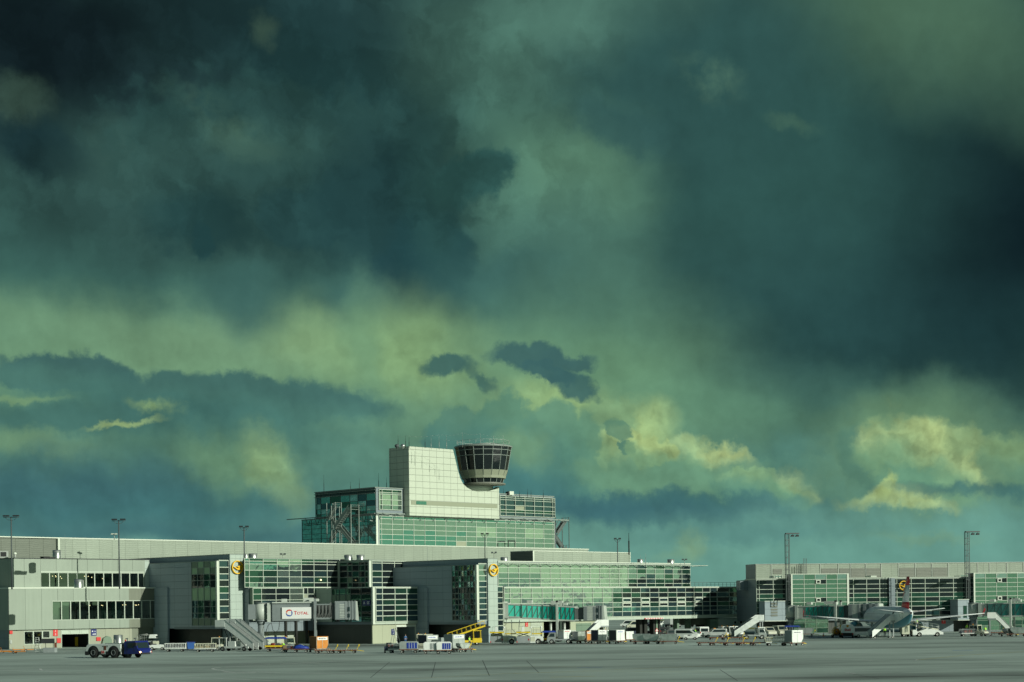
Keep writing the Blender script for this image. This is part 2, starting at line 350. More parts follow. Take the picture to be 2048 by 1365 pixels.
CUR = [0.0, 0.0]
class MB:
    """collects shapes; build() links them as ONE mesh object"""
    def __init__(self):
        self.v = []; self.f = []; self.mi = []; self.m = 0; self.smooth = []; self.T = None
    def add(self, vs, fs, sm=False):
        b = len(self.v)
        if self.T is not None: vs = [self.T @ Vector(p) for p in vs]
        self.v += [tuple(p) for p in vs]
        for f in fs:
            self.f.append([i + b for i in f]); self.mi.append(self.m); self.smooth.append(sm)
        return self
    def box(self, x0, x1, y0, y1, z0, z1, top=None):
        """top = (dx0, dx1, dy0, dy1) insets of the upper face"""
        if x0 > x1: x0, x1 = x1, x0
        if y0 > y1: y0, y1 = y1, y0
        if z0 > z1: z0, z1 = z1, z0
        a, b, c, d = top or (0, 0, 0, 0)
        vs = [(x0, y0, z0), (x1, y0, z0), (x1, y1, z0), (x0, y1, z0), (x0 + a, y0 + c, z1), (x1 - b, y0 + c, z1), (x1 - b, y1 - d, z1), (x0 + a, y1 - d, z1)]
        return self.add(vs, [(0, 3, 2, 1), (4, 5, 6, 7), (0, 1, 5, 4), (1, 2, 6, 5), (2, 3, 7, 6), (3, 0, 4, 7)])
    def bar(self, p, q, w, h=None):
        """square bar from p to q"""
        h = h or w
        p, q = Vector(p), Vector(q); d = (q - p)
        if d.length < 1e-6: return self
        d.normalize()
        up = Vector((0, 0, 1)) if abs(d.z) < 0.95 else Vector((1, 0, 0))
        s = d.cross(up).normalized(); t = s.cross(d).normalized()
        vs = []
        for e in (p, q):
            for i, j in ((-1, -1), (1, -1), (1, 1), (-1, 1)):
                vs.append(e + s * (w / 2 * i) + t * (h / 2 * j))
        return self.add(vs, [(0, 3, 2, 1), (4, 5, 6, 7), (0, 1, 5, 4), (1, 2, 6, 5), (2, 3, 7, 6), (3, 0, 4, 7)])
    def cyl(self, p, q, r0, r1=None, n=16, caps=True):
        r1 = r0 if r1 is None else r1
        p, q = Vector(p), Vector(q); d = (q - p).normalized()
        up = Vector((0, 0, 1)) if abs(d.z) < 0.95 else Vector((1, 0, 0))
        s = d.cross(up).normalized(); t = s.cross(d).normalized()
        vs = []
        for e, r in ((p, r0), (q, r1)):
            for k in range(n):
                a = 2 * math.pi * k / n
                vs.append(e + s * (r * math.cos(a)) + t * (r * math.sin(a)))
        self.add(vs, [(k, (k + 1) % n, n + (k + 1) % n, n + k) for k in range(n)], True)
        if caps:
            b = len(self.v) - 2 * n
            self.f.append([b + k for k in range(n)][::-1]); self.mi.append(self.m); self.smooth.append(False)
            self.f.append([b + n + k for k in range(n)]); self.mi.append(self.m); self.smooth.append(False)
        return self
    def tube(self, pts, r, n=6):
        for a, b in zip(pts, pts[1:]): self.cyl(a, b, r, r, n)
        return self
    def prism(self, poly, axis, a, b):
        """poly: 2-D outline in the two axes other than `axis`, pulled from a to b"""
        def mk(p, h):
            if axis == 'x': return (h, p[0], p[1])
            if axis == 'y': return (p[0], h, p[1])
            return (p[0], p[1], h)
        n = len(poly)
        vs = [mk(p, a) for p in poly] + [mk(p, b) for p in poly]
        return self.add(vs, [tuple(range(n))[::-1], tuple(range(n, 2 * n))] + [(k, (k + 1) % n, n + (k + 1) % n, n + k) for k in range(n)])
    def lathe(self, prof, n=24, c=(0, 0, 0), a0=0, a1=2 * math.pi, sm=True):
        full = abs((a1 - a0) - 2 * math.pi) < 1e-6
        m = n if full else n + 1
        vs = []
        for r, z in prof:
            for k in range(m):
                a = a0 + (a1 - a0) * k / n
                vs.append((c[0] + r * math.cos(a), c[1] + r * math.sin(a), c[2] + z))
        fs = []
        for i in range(len(prof) - 1):
            for k in range(n):
                k2 = (k + 1) % m
                fs.append((i * m + k, i * m + k2, (i + 1) * m + k2, (i + 1) * m + k))
        return self.add(vs, fs, sm)
    def loft(self, rings, sm=True, cap=True):
        n = len(rings[0]); vs = [p for r in rings for p in r]; fs = []
        for i in range(len(rings) - 1):
            for k in range(n):
                fs.append((i * n + k, i * n + (k + 1) % n, (i + 1) * n + (k + 1) % n, (i + 1) * n + k))
        if cap:
            fs.append(tuple(range(n))[::-1]); fs.append(tuple(range((len(rings) - 1) * n, len(rings) * n)))
        return self.add(vs, fs, sm)
    def quad(self, a, b, c, d): return self.add([a, b, c, d], [(0, 1, 2, 3)])
    def build(self, name, mats, parent=None, bevel=0.0, fix=False):
        me = bpy.data.meshes.new(name)
        me.from_pydata([(p[0] - CUR[0], p[1] - CUR[1], p[2]) for p in self.v], [], self.f)
        if not isinstance(mats, (list, tuple)): mats = [mats]
        for m in mats: me.materials.append(M[m] if isinstance(m, str) else m)
        me.polygons.foreach_set('material_index', self.mi)
        me.polygons.foreach_set('use_smooth', self.smooth)
        me.update()
        bm = bmesh.new(); bm.from_mesh(me)
        if not fix: bmesh.ops.recalc_face_normals(bm, faces=bm.faces)
        if bevel > 0:
            bmesh.ops.remove_doubles(bm, verts=bm.verts, dist=1e-5)
            ed = [e for e in bm.edges if len(e.link_faces) == 2 and e.calc_face_angle(0) > 0.5]
            bmesh.ops.bevel(bm, geom=ed, offset=bevel, segments=2, affect='EDGES', profile=0.6)
        bm.to_mesh(me); bm.free()
        o = bpy.data.objects.new(name, me); COL.objects.link(o)
        if parent is not None: o.parent = parent
        return o

def tag(o, label=None, cat=None, group=None, kind=None):
    if label: o['label'] = label
    if cat: o['category'] = cat
    if group: o['group'] = group
    if kind: o['kind'] = kind
    return o
def thing(name, label, cat, loc=(0, 0, 0), rz=0.0, group=None):
    o = bpy.data.objects.new(name, None); COL.objects.link(o)
    o.empty_display_size = 0.5
    o.location = loc; o.rotation_euler = (0, 0, rz)
    return tag(o, label, cat, group)
def kids(o): return [c for c in bpy.data.objects if c.parent == o]
def copy_tree(o, parent=None, loc=None, rz=None, label=None, scale=None):
    c = o.copy(); COL.objects.link(c)
    if parent is not None: c.parent = parent
    if loc is not None: c.location = loc
    if rz is not None: c.rotation_euler = (0, 0, rz)
    if label: c['label'] = label
    if scale: c.scale = (scale, scale, scale)
    for k in kids(o): copy_tree(k, c)
    return c

# ---- photo measurements -> world
def ground(u, v, z=0.0):
    x, y = unroll(u, v)
    Y = (z - CAMH) * FPX / y
    return Vector((x / FPX * Y, Y, z))
def at(u, v, Y):
    x, y = unroll(u, v)
    return Vector((x / FPX * Y, Y, CAMH + y / FPX * Y))
class Frame:
    """plan frame: x runs along the lit fronts, y runs away from the apron"""
    def __init__(self, ox, oy, rot):
        self.o = Vector((ox, oy)); self.r = rot; self.c, self.s = math.cos(rot), math.sin(rot)
    def w(self, x, y, z=0.0): return Vector((self.o.x + x * self.c - y * self.s, self.o.y + x * self.s + y * self.c, z))
    def l(self, X, Y): X -= self.o.x; Y -= self.o.y; return (X * self.c + Y * self.s, -X * self.s + Y * self.c)
    def _ray(self, u, v):
        px, py = unroll(u, v)
        a = self.l(0, 0); b = self.l(px / FPX, 1.0)
        return a, (b[0] - a[0], b[1] - a[1]), py / FPX
    def F(self, u, v, y0):           # on the plane y = y0: (x, z)
        a, d, k = self._ray(u, v); t = (y0 - a[1]) / d[1]
        return a[0] + d[0] * t, CAMH + k * t
    def S(self, u, v, x0):           # on the plane x = x0: (y, z)
        a, d, k = self._ray(u, v); t = (x0 - a[0]) / d[0]
        return a[1] + d[1] * t, CAMH + k * t
    def P(self, u, v, Y):
        p = at(u, v, Y); return self.l(p.x, p.y) + (p.z,)
G = Frame(0, 0, R(45))
H = Frame(0, 0, R(10))

def building(name, label, cat, cx, cy, fr=None, group=None):
    fr = fr or G
    CUR[0], CUR[1] = cx, cy
    return thing(name, label, cat, fr.w(cx, cy, 0), fr.r, group)
def wall_y(mb, x0, x1, yf, th, z0, z1, ops=()):
    """wall slab facing -y with real openings (a, b, c, d) = x and z ranges"""
    xs = sorted({x0, x1, *[o[0] for o in ops], *[o[1] for o in ops]}); zs = sorted({z0, z1, *[o[2] for o in ops], *[o[3] for o in ops]})
    for a, b in zip(xs, xs[1:]):
        run = None
        for c, d in zip(zs, zs[1:]):
            hole = any(o[0] <= a + 1e-6 and b <= o[1] + 1e-6 and o[2] <= c + 1e-6 and d <= o[3] + 1e-6 for o in ops)
            if hole:
                if run: mb.box(a, b, yf, yf + th, run[0], run[1]); run = None
            else: run = (run[0], d) if run else (c, d)
        if run: mb.box(a, b, yf, yf + th, run[0], run[1])

# ================================================================== materials
M = {}
def mat(name, col, rough=0.6, metal=0.0, spec=0.5, bump=0.0, bscale=4.0, var=0.0, vscale=0.6, emit=None, estr=0.0, coat=0.0, dirt=0.0):
    m = bpy.data.materials.new(name); m.use_nodes = True
    nt = m.node_tree; b = nt.nodes['Principled BSDF']
    b.inputs['Base Color'].default_value = (*col, 1); b.inputs['Roughness'].default_value = rough
    b.inputs['Metallic'].default_value = metal; b.inputs['Specular IOR Level'].default_value = spec
    b.inputs['Coat Weight'].default_value = coat
    if emit: b.inputs['Emission Color'].default_value = (*emit, 1); b.inputs['Emission Strength'].default_value = estr
    if var > 0 or bump > 0 or dirt > 0:
        tcx = nt.nodes.new('ShaderNodeTexCoord')
        n = nt.nodes.new('ShaderNodeTexNoise'); n.inputs['Scale'].default_value = vscale; n.inputs['Detail'].default_value = 6
        n.inputs['Roughness'].default_value = 0.65
        nt.links.new(tcx.outputs['Object'], n.inputs['Vector'])
    if var > 0 or dirt > 0:
        r = nt.nodes.new('ShaderNodeMapRange'); nt.links.new(n.outputs[0], r.inputs['Value'])
        r.inputs['From Min'].default_value = 0.3; r.inputs['From Max'].default_value = 0.7
        r.inputs['To Min'].default_value = 1 - var - dirt; r.inputs['To Max'].default_value = 1 + var
        mx = nt.nodes.new('ShaderNodeVectorMath'); mx.operation = 'SCALE'
        mx.inputs[0].default_value = col; nt.links.new(r.outputs[0], mx.inputs['Scale'])
        nt.links.new(mx.outputs[0], b.inputs['Base Color'])
        r2 = nt.nodes.new('ShaderNodeMapRange'); nt.links.new(n.outputs[0], r2.inputs['Value'])
        r2.inputs['To Min'].default_value = max(0.02, rough - 0.12); r2.inputs['To Max'].default_value = min(1, rough + 0.15)
        nt.links.new(r2.outputs[0], b.inputs['Roughness'])
    if bump > 0:
        n2 = nt.nodes.new('ShaderNodeTexNoise'); n2.inputs['Scale'].default_value = bscale; n2.inputs['Detail'].default_value = 5
        nt.links.new(tcx.outputs['Object'], n2.inputs['Vector'])
        bu = nt.nodes.new('ShaderNodeBump'); bu.inputs['Strength'].default_value = bump; bu.inputs['Distance'].default_value = 0.05
        nt.links.new(n2.outputs[0], bu.inputs['Height']); nt.links.new(bu.outputs[0], b.inputs['Normal'])
    M[name] = m; return m
def panel_mat(name, col, sw, sh, seam=0.05, dark=0.55, rough=0.5, var=0.05, metal=0.0, louv=0.0, ox=0.0, oz=0.0, seamh=None, stain=0.0):
    """cladding: panels sw x sh metres with dark joints, each panel a touch different; louv = pitch of fine ribs"""
    m = bpy.data.materials.new(name); m.use_nodes = True
    nt = m.node_tree; L = nt.links; b = nt.nodes['Principled BSDF']
    b.inputs['Roughness'].default_value = rough; b.inputs['Metallic'].default_value = metal
    tcx = nt.nodes.new('ShaderNodeTexCoord'); geo = nt.nodes.new('ShaderNodeSeparateXYZ'); L.new(tcx.outputs['Object'], geo.inputs[0])
    def mm(op, a, b2=None, c2=None):
        n = nt.nodes.new('ShaderNodeMath'); n.operation = op
        for i, x in enumerate((a, b2, c2)):
            if x is None: continue
            if isinstance(x, (int, float)): n.inputs[i].default_value = x
            else: L.new(x, n.inputs[i])
        return n.outputs[0]
    h = mm('ADD', mm('ADD', geo.outputs[0], geo.outputs[1]), ox + 1000.0 * sw)
    z = mm('ADD', geo.outputs[2], oz + 100.0 * sh)
    hs, zs = mm('DIVIDE', h, sw), mm('DIVIDE', z, sh)
    fh, fz = mm('FRACT', hs), mm('FRACT', zs)
    jh = mm('LESS_THAN', fh, seam / sw); jz = mm('LESS_THAN', fz, (seamh or seam) / sh)
    j = mm('MAXIMUM', jh, jz)
    cb2 = nt.nodes.new('ShaderNodeCombineXYZ'); L.new(mm('FLOOR', hs), cb2.inputs[0]); L.new(mm('FLOOR', zs), cb2.inputs[1])
    wnz = nt.nodes.new('ShaderNodeTexWhiteNoise'); wnz.noise_dimensions = '3D'; L.new(cb2.outputs[0], wnz.inputs[0])
    n = nt.nodes.new('ShaderNodeTexNoise'); n.inputs['Scale'].default_value = 0.35; n.inputs['Detail'].default_value = 6; n.inputs['Roughness'].default_value = 0.65
    L.new(tcx.outputs['Object'], n.inputs['Vector'])
    mp = nt.nodes.new('ShaderNodeMapping'); L.new(tcx.outputs['Object'], mp.inputs['Vector']); mp.inputs['Scale'].default_value = (1.6, 1.6, 0.12)
    st = nt.nodes.new('ShaderNodeTexNoise'); st.inputs['Scale'].default_value = 1.2; st.inputs['Detail'].default_value = 4; L.new(mp.outputs[0], st.inputs['Vector'])
    g = mm('ADD', mm('MULTIPLY', mm('SUBTRACT', wnz.outputs[0], 0.5), var * 1.6), mm('MULTIPLY', mm('SUBTRACT', n.outputs[0], 0.5), var * 3.0))
    g = mm('ADD', g, mm('MULTIPLY', mm('SUBTRACT', st.outputs[0], 0.5), var * 2.0 + stain))
    g = mm('ADD', 1.0, g)
    g = mm('MULTIPLY', g, mm('SUBTRACT', 1.0, mm('MULTIPLY', j, dark)))
    mx = nt.nodes.new('ShaderNodeVectorMath'); mx.operation = 'SCALE'; mx.inputs[0].default_value = col; L.new(g, mx.inputs['Scale'])
    L.new(mx.outputs[0], b.inputs['Base Color'])
    bu = nt.nodes.new('ShaderNodeBump'); bu.inputs['Distance'].default_value = 0.04; bu.inputs['Strength'].default_value = 0.7
    hgt = mm('SUBTRACT', 1.0, j)
    if louv > 0:
        wob = nt.nodes.new('ShaderNodeTexNoise'); wob.inputs['Scale'].default_value = 0.5; L.new(tcx.outputs['Object'], wob.inputs['Vector'])
        sw2 = mm('FRACT', mm('ADD', mm('DIVIDE', z, louv), mm('MULTIPLY', wob.outputs[0], 1.6))); hgt = mm('ADD', hgt, sw2)
        g2 = nt.nodes.new('ShaderNodeVectorMath'); g2.operation = 'SCALE'; L.new(mx.outputs[0], g2.inputs[0]); L.new(mm('SUBTRACT', 1.0, mm('MULTIPLY', mm('LESS_THAN', sw2, 0.3), 0.13)), g2.inputs['Scale']); L.new(g2.outputs[0], b.inputs['Base Color'])
        bu.inputs['Distance'].default_value = 0.06
    warpn = mm('MULTIPLY', n.outputs[0], 1.2)
    L.new(mm('ADD', hgt, warpn), bu.inputs['Height']); L.new(bu.outputs[0], b.inputs['Normal'])
    M[name] = m; return m
def glass_mat(name, tint, metal, rough=0.04, wav=0.02, base=None):
    """coated facade glass, gently rippled"""
    m = bpy.data.materials.new(name); m.use_nodes = True
    nt = m.node_tree; b = nt.nodes['Principled BSDF']; L = nt.links
    b.inputs['Base Color'].default_value = (*tint, 1); b.inputs['Metallic'].default_value = metal; b.inputs['Roughness'].default_value = rough
    tcx = nt.nodes.new('ShaderNodeTexCoord')
    n = nt.nodes.new('ShaderNodeTexNoise'); n.inputs['Scale'].default_value = 0.45; n.inputs['Detail'].default_value = 2; L.new(tcx.outputs['Object'], n.inputs['Vector'])
    bu = nt.nodes.new('ShaderNodeBump'); bu.inputs['Distance'].default_value = wav; bu.inputs['Strength'].default_value = 1.0
    L.new(n.outputs[0], bu.inputs['Height']); L.new(bu.outputs[0], b.inputs['Normal'])
    M[name] = m; return m
def clear_mat(name, tint=(0.5, 0.62, 0.58), refl=0.12):
    m = bpy.data.materials.new(name); m.use_nodes = True
    nt = m.node_tree; nt.nodes.clear(); L = nt.links
    o = nt.nodes.new('ShaderNodeOutputMaterial'); t = nt.nodes.new('ShaderNodeBsdfTransparent'); t.inputs[0].default_value = (*tint, 1)
    g = nt.nodes.new('ShaderNodeBsdfGlossy'); g.inputs['Roughness'].default_value = 0.03; g.inputs[0].default_value = (0.8, 0.9, 0.85, 1)
    f = nt.nodes.new('ShaderNodeFresnel'); f.inputs[0].default_value = 1.5
    a = nt.nodes.new('ShaderNodeMath'); a.operation = 'ADD'; a.inputs[1].default_value = refl; L.new(f.outputs[0], a.inputs[0])
    x = nt.nodes.new('ShaderNodeMixShader'); L.new(a.outputs[0], x.inputs[0]); L.new(t.outputs[0], x.inputs[1]); L.new(g.outputs[0], x.inputs[2]); L.new(x.outputs[0], o.inputs[0])
    M[name] = m; return m

# cladding
panel_mat('clad_left', (0.275, 0.32, 0.27), 3.3, 40, 0.06, 0.5, var=0.05, stain=0.12)  # base tone lowered to paint in cloud shadow over this block
panel_mat('clad_left_low', (0.31, 0.32, 0.25), 5.2, 40, 0.05, 0.3, var=0.04, stain=0.1)
panel_mat('clad_concrete', (0.165, 0.18, 0.14), 4.0, 40, 0.05, 0.3, var=0.12, stain=0.2)
panel_mat('clad_pier', (0.31, 0.37, 0.415), 4.6, 1.35, 0.05, 0.45, var=0.035, stain=0.06)
panel_mat('clad_head', (0.40, 0.47, 0.43), 1.15, 1.35, 0.04, 0.28, var=0.02)
panel_mat('clad_tower', (0.51, 0.55, 0.46), 2.45, 1.62, 0.085, 0.55, var=0.02, stain=0.03)
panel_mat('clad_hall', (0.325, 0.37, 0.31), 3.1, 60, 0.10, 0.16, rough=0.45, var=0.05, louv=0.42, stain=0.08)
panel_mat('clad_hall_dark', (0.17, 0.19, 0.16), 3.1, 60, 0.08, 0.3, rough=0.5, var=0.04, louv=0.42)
panel_mat('clad_white', (0.45, 0.51, 0.44), 2.6, 3.2, 0.05, 0.25, var=0.03)
panel_mat('clad_grey', (0.19, 0.23, 0.26), 2.6, 2.0, 0.05, 0.4, var=0.04)
panel_mat('clad_cream', (0.40, 0.42, 0.31), 4.2, 6.0, 0.05, 0.25, var=0.04, stain=0.06)
panel_mat('clad_green', (0.16, 0.23, 0.17), 2.7, 2.6, 0.05, 0.4, var=0.06)
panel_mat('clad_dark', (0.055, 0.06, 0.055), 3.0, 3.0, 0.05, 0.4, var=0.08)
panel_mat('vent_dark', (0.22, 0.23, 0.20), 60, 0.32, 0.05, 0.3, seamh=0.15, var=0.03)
panel_mat('roller', (0.46, 0.50, 0.42), 60, 0.28, 0.02, 0.3, seamh=0.05, var=0.04)
mat('roof_dark', (0.05, 0.055, 0.06), 0.85, var=0.1)
mat('trim_white', (0.62, 0.66, 0.58), 0.45)
mat('mull_white', (0.46, 0.51, 0.44), 0.4)
mat('mull_grey', (0.24, 0.28, 0.26), 0.4)
mat('mull_dark', (0.10, 0.12, 0.12), 0.45)
mat('mull_beige', (0.20, 0.20, 0.17), 0.45)
mat('steel', (0.52, 0.54, 0.52), 0.32, metal=0.85, var=0.06)
mat('steel_dull', (0.40, 0.42, 0.40), 0.5, metal=0.55, var=0.1)
mat('galv', (0.36, 0.38, 0.36), 0.55, metal=0.3, var=0.12)
mat('pole', (0.07, 0.085, 0.09), 0.6)
mat('black', (0.015, 0.016, 0.018), 0.7)
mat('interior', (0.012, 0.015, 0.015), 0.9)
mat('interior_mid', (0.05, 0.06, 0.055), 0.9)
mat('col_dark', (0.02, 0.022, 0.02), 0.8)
mat('yellow', (0.80, 0.52, 0.02), 0.45, var=0.06, dirt=0.1, vscale=3)
mat('logo_yellow', (0.90, 0.52, 0.02), 0.4)
mat('sign_red', (0.62, 0.03, 0.03), 0.5)
mat('sign_blue', (0.01, 0.02, 0.16), 0.45)
mat('sign_white', (0.8, 0.8, 0.8), 0.5)
mat('lamp_glow', (1, 0.8, 0.5), 0.5, emit=(1.0, 0.72, 0.38), estr=3.0)
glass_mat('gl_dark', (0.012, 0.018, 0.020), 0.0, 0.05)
glass_mat('gl_darkblue', (0.07, 0.13, 0.15), 0.75, 0.05)
glass_mat('gl_darkgreen', (0.05, 0.13, 0.095), 0.7, 0.05)
glass_mat('gl_teal', (0.34, 0.46, 0.45), 0.92, 0.05, wav=0.05)
glass_mat('gl_tealdeep', (0.17, 0.39, 0.36), 0.85, 0.05, wav=0.05)
glass_mat('gl_light', (0.57, 0.68, 0.62), 0.9, 0.06, wav=0.05)
glass_mat('gl_frost', (0.24, 0.38, 0.25), 0.35, 0.35)
mat('gl_spandrel', (0.12, 0.19, 0.13), 0.35)
mat('pan_beige', (0.28, 0.30, 0.22), 0.5)
clear_mat('gl_clear')
clear_mat('gl_vehicle', (0.18, 0.24, 0.24), 0.10)

PT = ['gl_dark', 'gl_darkblue', 'gl_darkgreen', 'gl_teal', 'gl_tealdeep', 'gl_light', 'gl_spandrel', 'pan_beige', 'gl_frost', 'clad_white']
PK = 'dbnteLspfw'.replace('L', 'l')
rg = random.Random(11)
def curtain(par, axis, off, Sx, Zx, types, mull='mull_white', w=0.13, proud=0.10, out=-1, name='curtain_wall', hw=None, tilt=0.004, skip=None):
    """grid of panes on the plane (axis const = off); Sx along, Zx up (top to bottom rows in `types`);
    out = which way is outward along the axis"""
    Sx = sorted(Sx); Zx = sorted(Zx)
    hw = (hw or w) * .78; w = w * .78
    fr = MB(); gl = MB()
    def bx(mb, s0, s1, a0, a1, z0, z1):
        if axis == 'y': mb.box(s0, s1, a0, a1, z0, z1)
        else: mb.box(a0, a1, s0, s1, z0, z1)
    for i, s in enumerate(Sx):
        bx(fr, s - w / 2, s + w / 2, off, off + out * proud, Zx[0] - hw / 2, Zx[-1] + hw / 2)
    for z in Zx:
        for s0, s1 in zip(Sx, Sx[1:]):
            bx(fr, s0 + w / 2, s1 - w / 2, off, off + out * (proud - 0.012), z - hw / 2, z + hw / 2)
    nr = len(Zx) - 1
    for r in range(nr):
        for k in range(len(Sx) - 1):
            zt, zb = Zx[nr - r], Zx[nr - r - 1]
            t = types(r, k) if callable(types) else types[min(r, len(types) - 1)][k % len(types[min(r, len(types) - 1)])]
            if t == ' ': continue
            gl.m = PK.index(t)
            e = [off + out * (0.012 + rg.uniform(0, tilt * 2)) for _ in range(4)]
            s0, s1 = Sx[k], Sx[k + 1]
            if axis == 'y': gl.quad((s0, e[0], zb), (s1, e[1], zb), (s1, e[2], zt), (s0, e[0] + e[2] - e[1], zt))
            else: gl.quad((e[0], s0, zb), (e[1], s1, zb), (e[2], s1, zt), (e[0] + e[2] - e[1], s0, zt))
    f = fr.build(name, mull, par)
    g = gl.build('glazing', PT, f)
    return f
def lerp(a, b, n): return [a + (b - a) * i / n for i in range(n + 1)]
FONT = None
def text_mesh(body, size, depth=0.01, align='CENTER', bold=0.0, sx=1.0):
    cu = bpy.data.curves.new('txt', 'FONT'); cu.body = body; cu.size = size; cu.align_x = align; cu.align_y = 'CENTER'
    cu.extrude = depth; cu.offset = bold * size; cu.resolution_u = 3
    ob = bpy.data.objects.new('txt', cu); COL.objects.link(ob)
    bpy.context.view_layer.update()
    dg = bpy.context.evaluated_depsgraph_get()
    me = bpy.data.meshes.new_from_object(ob.evaluated_get(dg))
    vs = [(v.co.x * sx, v.co.y, v.co.z) for v in me.vertices]; fs = [tuple(p.vertices) for p in me.polygons]
    bpy.data.objects.remove(ob); bpy.data.curves.remove(cu); bpy.data.meshes.remove(me)
    return vs, fs
def put_text(mb, body, size, o, ex, ey, depth=0.01, bold=0.0, sx=1.0, flip=False):
    """write body around point o; ex, ey = directions of the line and of 'up'"""
    vs, fs = text_mesh(body, size, depth, bold=bold, sx=sx)
    o, ex, ey = Vector(o), Vector(ex).normalized(), Vector(ey).normalized(); ez = ex.cross(ey)
    k = -1 if flip else 1
    mb.add([o + ex * (v[0] * k) + ey * v[1] + ez * v[2] for v in vs], fs)

# ================================================================== ground
def ground_material():
    m = bpy.data.materials.new('apron_concrete'); m.use_nodes = True
    nt = m.node_tree; L = nt.links; b = nt.nodes['Principled BSDF']
    t = nt.nodes.new('ShaderNodeTexCoord')
    def noi(sc, det, rough=0.6, scale=(1, 1, 1)):
        mp = nt.nodes.new('ShaderNodeMapping'); mp.inputs['Scale'].default_value = scale; L.new(t.outputs['Object'], mp.inputs['Vector'])
        n = nt.nodes.new('ShaderNodeTexNoise'); n.inputs['Scale'].default_value = sc; n.inputs['Detail'].default_value = det; n.inputs['Roughness'].default_value = rough
        L.new(mp.outputs[0], n.inputs['Vector']); return n.outputs[0]
    def mm(op, a, b2=None, c2=None):
        n = nt.nodes.new('ShaderNodeMath'); n.operation = op
        for i, x in enumerate((a, b2, c2)):
            if x is None: continue
            if isinstance(x, (int, float)): n.inputs[i].default_value = x
            else: L.new(x, n.inputs[i])
        return n.outputs[0]
    rot = nt.nodes.new('ShaderNodeMapping'); rot.inputs['Rotation'].default_value = (0, 0, R(-38)); L.new(t.outputs['Object'], rot.inputs['Vector'])
    sp = nt.nodes.new('ShaderNodeSeparateXYZ'); L.new(rot.outputs[0], sp.inputs[0])
    cell = nt.nodes.new('ShaderNodeCombineXYZ'); J = []
    for i, k in ((0, 7.5), (1, 7.5)):
        q = mm('DIVIDE', mm('ADD', sp.outputs[i], 5000.0), k)
        J.append(mm('LESS_THAN', mm('FRACT', q), 0.016)); L.new(mm('FLOOR', q), cell.inputs[i])
    j = mm('MAXIMUM', J[0], J[1])
    wn_ = nt.nodes.new('ShaderNodeTexWhiteNoise'); L.new(cell.outputs[0], wn_.inputs[0])
    big = noi(0.018, 6, 0.6, (0.5, 1.5, 1)); mid = noi(0.16, 8, 0.68, (0.16, 0.30, 1)); fine = noi(2.5, 5)
    tyre = noi(0.10, 6, 0.6, (0.06, 0.5, 1))
    g = mm('ADD', 1.0, mm('MULTIPLY', mm('SUBTRACT', big, 0.5), 1.4))
    g = mm('ADD', g, mm('MULTIPLY', mm('SUBTRACT', mid, 0.5), 1.25))
    g = mm('ADD', g, mm('MULTIPLY', mm('SUBTRACT', wn_.outputs[0], 0.5), 0.2))
    g = mm('ADD', g, mm('MULTIPLY', mm('SUBTRACT', fine, 0.5), 0.15))
    g = mm('SUBTRACT', g, mm('MULTIPLY', mm('MAXIMUM', mm('SUBTRACT', tyre, 0.53), 0.0), 3.4))
    g = mm('MULTIPLY', g, mm('SUBTRACT', 1.0, mm('MULTIPLY', j, 0.4)))
    mx = nt.nodes.new('ShaderNodeVectorMath'); mx.operation = 'SCALE'; mx.inputs[0].default_value = (0.315, 0.385, 0.35); L.new(g, mx.inputs['Scale'])
    L.new(mx.outputs[0], b.inputs['Base Color'])
    r = mm('ADD', 0.62, mm('MULTIPLY', mid, 0.35)); L.new(r, b.inputs['Roughness'])
    bu = nt.nodes.new('ShaderNodeBump'); bu.inputs['Distance'].default_value = 0.02; L.new(fine, bu.inputs['Height']); L.new(bu.outputs[0], b.inputs['Normal'])
    M['apron'] = m
ground_material()
mat('grass', (0.16, 0.17, 0.035), 0.95, var=0.25, vscale=0.02)
mat('field', (0.20, 0.18, 0.07), 0.95, var=0.25, vscale=0.01)
mat('paint_white', (0.55, 0.58, 0.56), 0.7, var=0.25, vscale=0.8)
mat('paint_yellow', (0.45, 0.38, 0.08), 0.7, var=0.25, vscale=0.8)
mat('paint_blue', (0.05, 0.16, 0.42), 0.7, var=0.3, vscale=0.8)
mat('asphalt', (0.075, 0.08, 0.08), 0.85, var=0.15, vscale=0.2)
g = MB(); g.quad((-4000, -600, 0), (4000, -600, 0), (4000, 9000, 0), (-4000, 9000, 0))
tag(g.build('ground', 'apron'), kind='structure')
g = MB(); g.quad((-3000, 1050, 0.05), (4000, 1050, 0.05), (4000, 9000, 0.05), (-3000, 9000, 0.05))
tag(g.build('grass_field', 'field'), kind='structure')
g = MB(); g.quad((60, 455, 0.004), (400, 455, 0.004), (400, 482, 0.004), (60, 482, 0.004)); g.quad((60, 640, 0.004), (400, 640, 0.004), (400, 760, 0.004), (60, 760, 0.004))
tag(g.build('grass_strip', 'grass'), kind='structure')
def band(mb, pts, w, z):
    P_ = [ground(u, v) for u, v in pts]
    for a, b in zip(P_, P_[1:]):
        d = (b - a).normalized(); s = Vector((-d.y, d.x, 0)) * w / 2
        mb.quad(*[Vector((q.x, q.y, z)) for q in (a - s, b - s, b + s, a + s)])
def arc(pts, n=6):
    """smooth the polyline in pixel space"""
    out = []
    for i in range(len(pts) - 1):
        p0 = pts[max(i - 1, 0)]; p1 = pts[i]; p2 = pts[i + 1]; p3 = pts[min(i + 2, len(pts) - 1)]
        for k in range(n):
            t = k / n
            out.append(tuple(0.5 * (2 * p1[j] + (p2[j] - p0[j]) * t + (2 * p0[j] - 5 * p1[j] + 4 * p2[j] - p3[j]) * t * t + (-p0[j] + 3 * p1[j] - 3 * p2[j] + p3[j]) * t ** 3) for j in (0, 1)))
    out.append(pts[-1]); return out
wmk = MB()
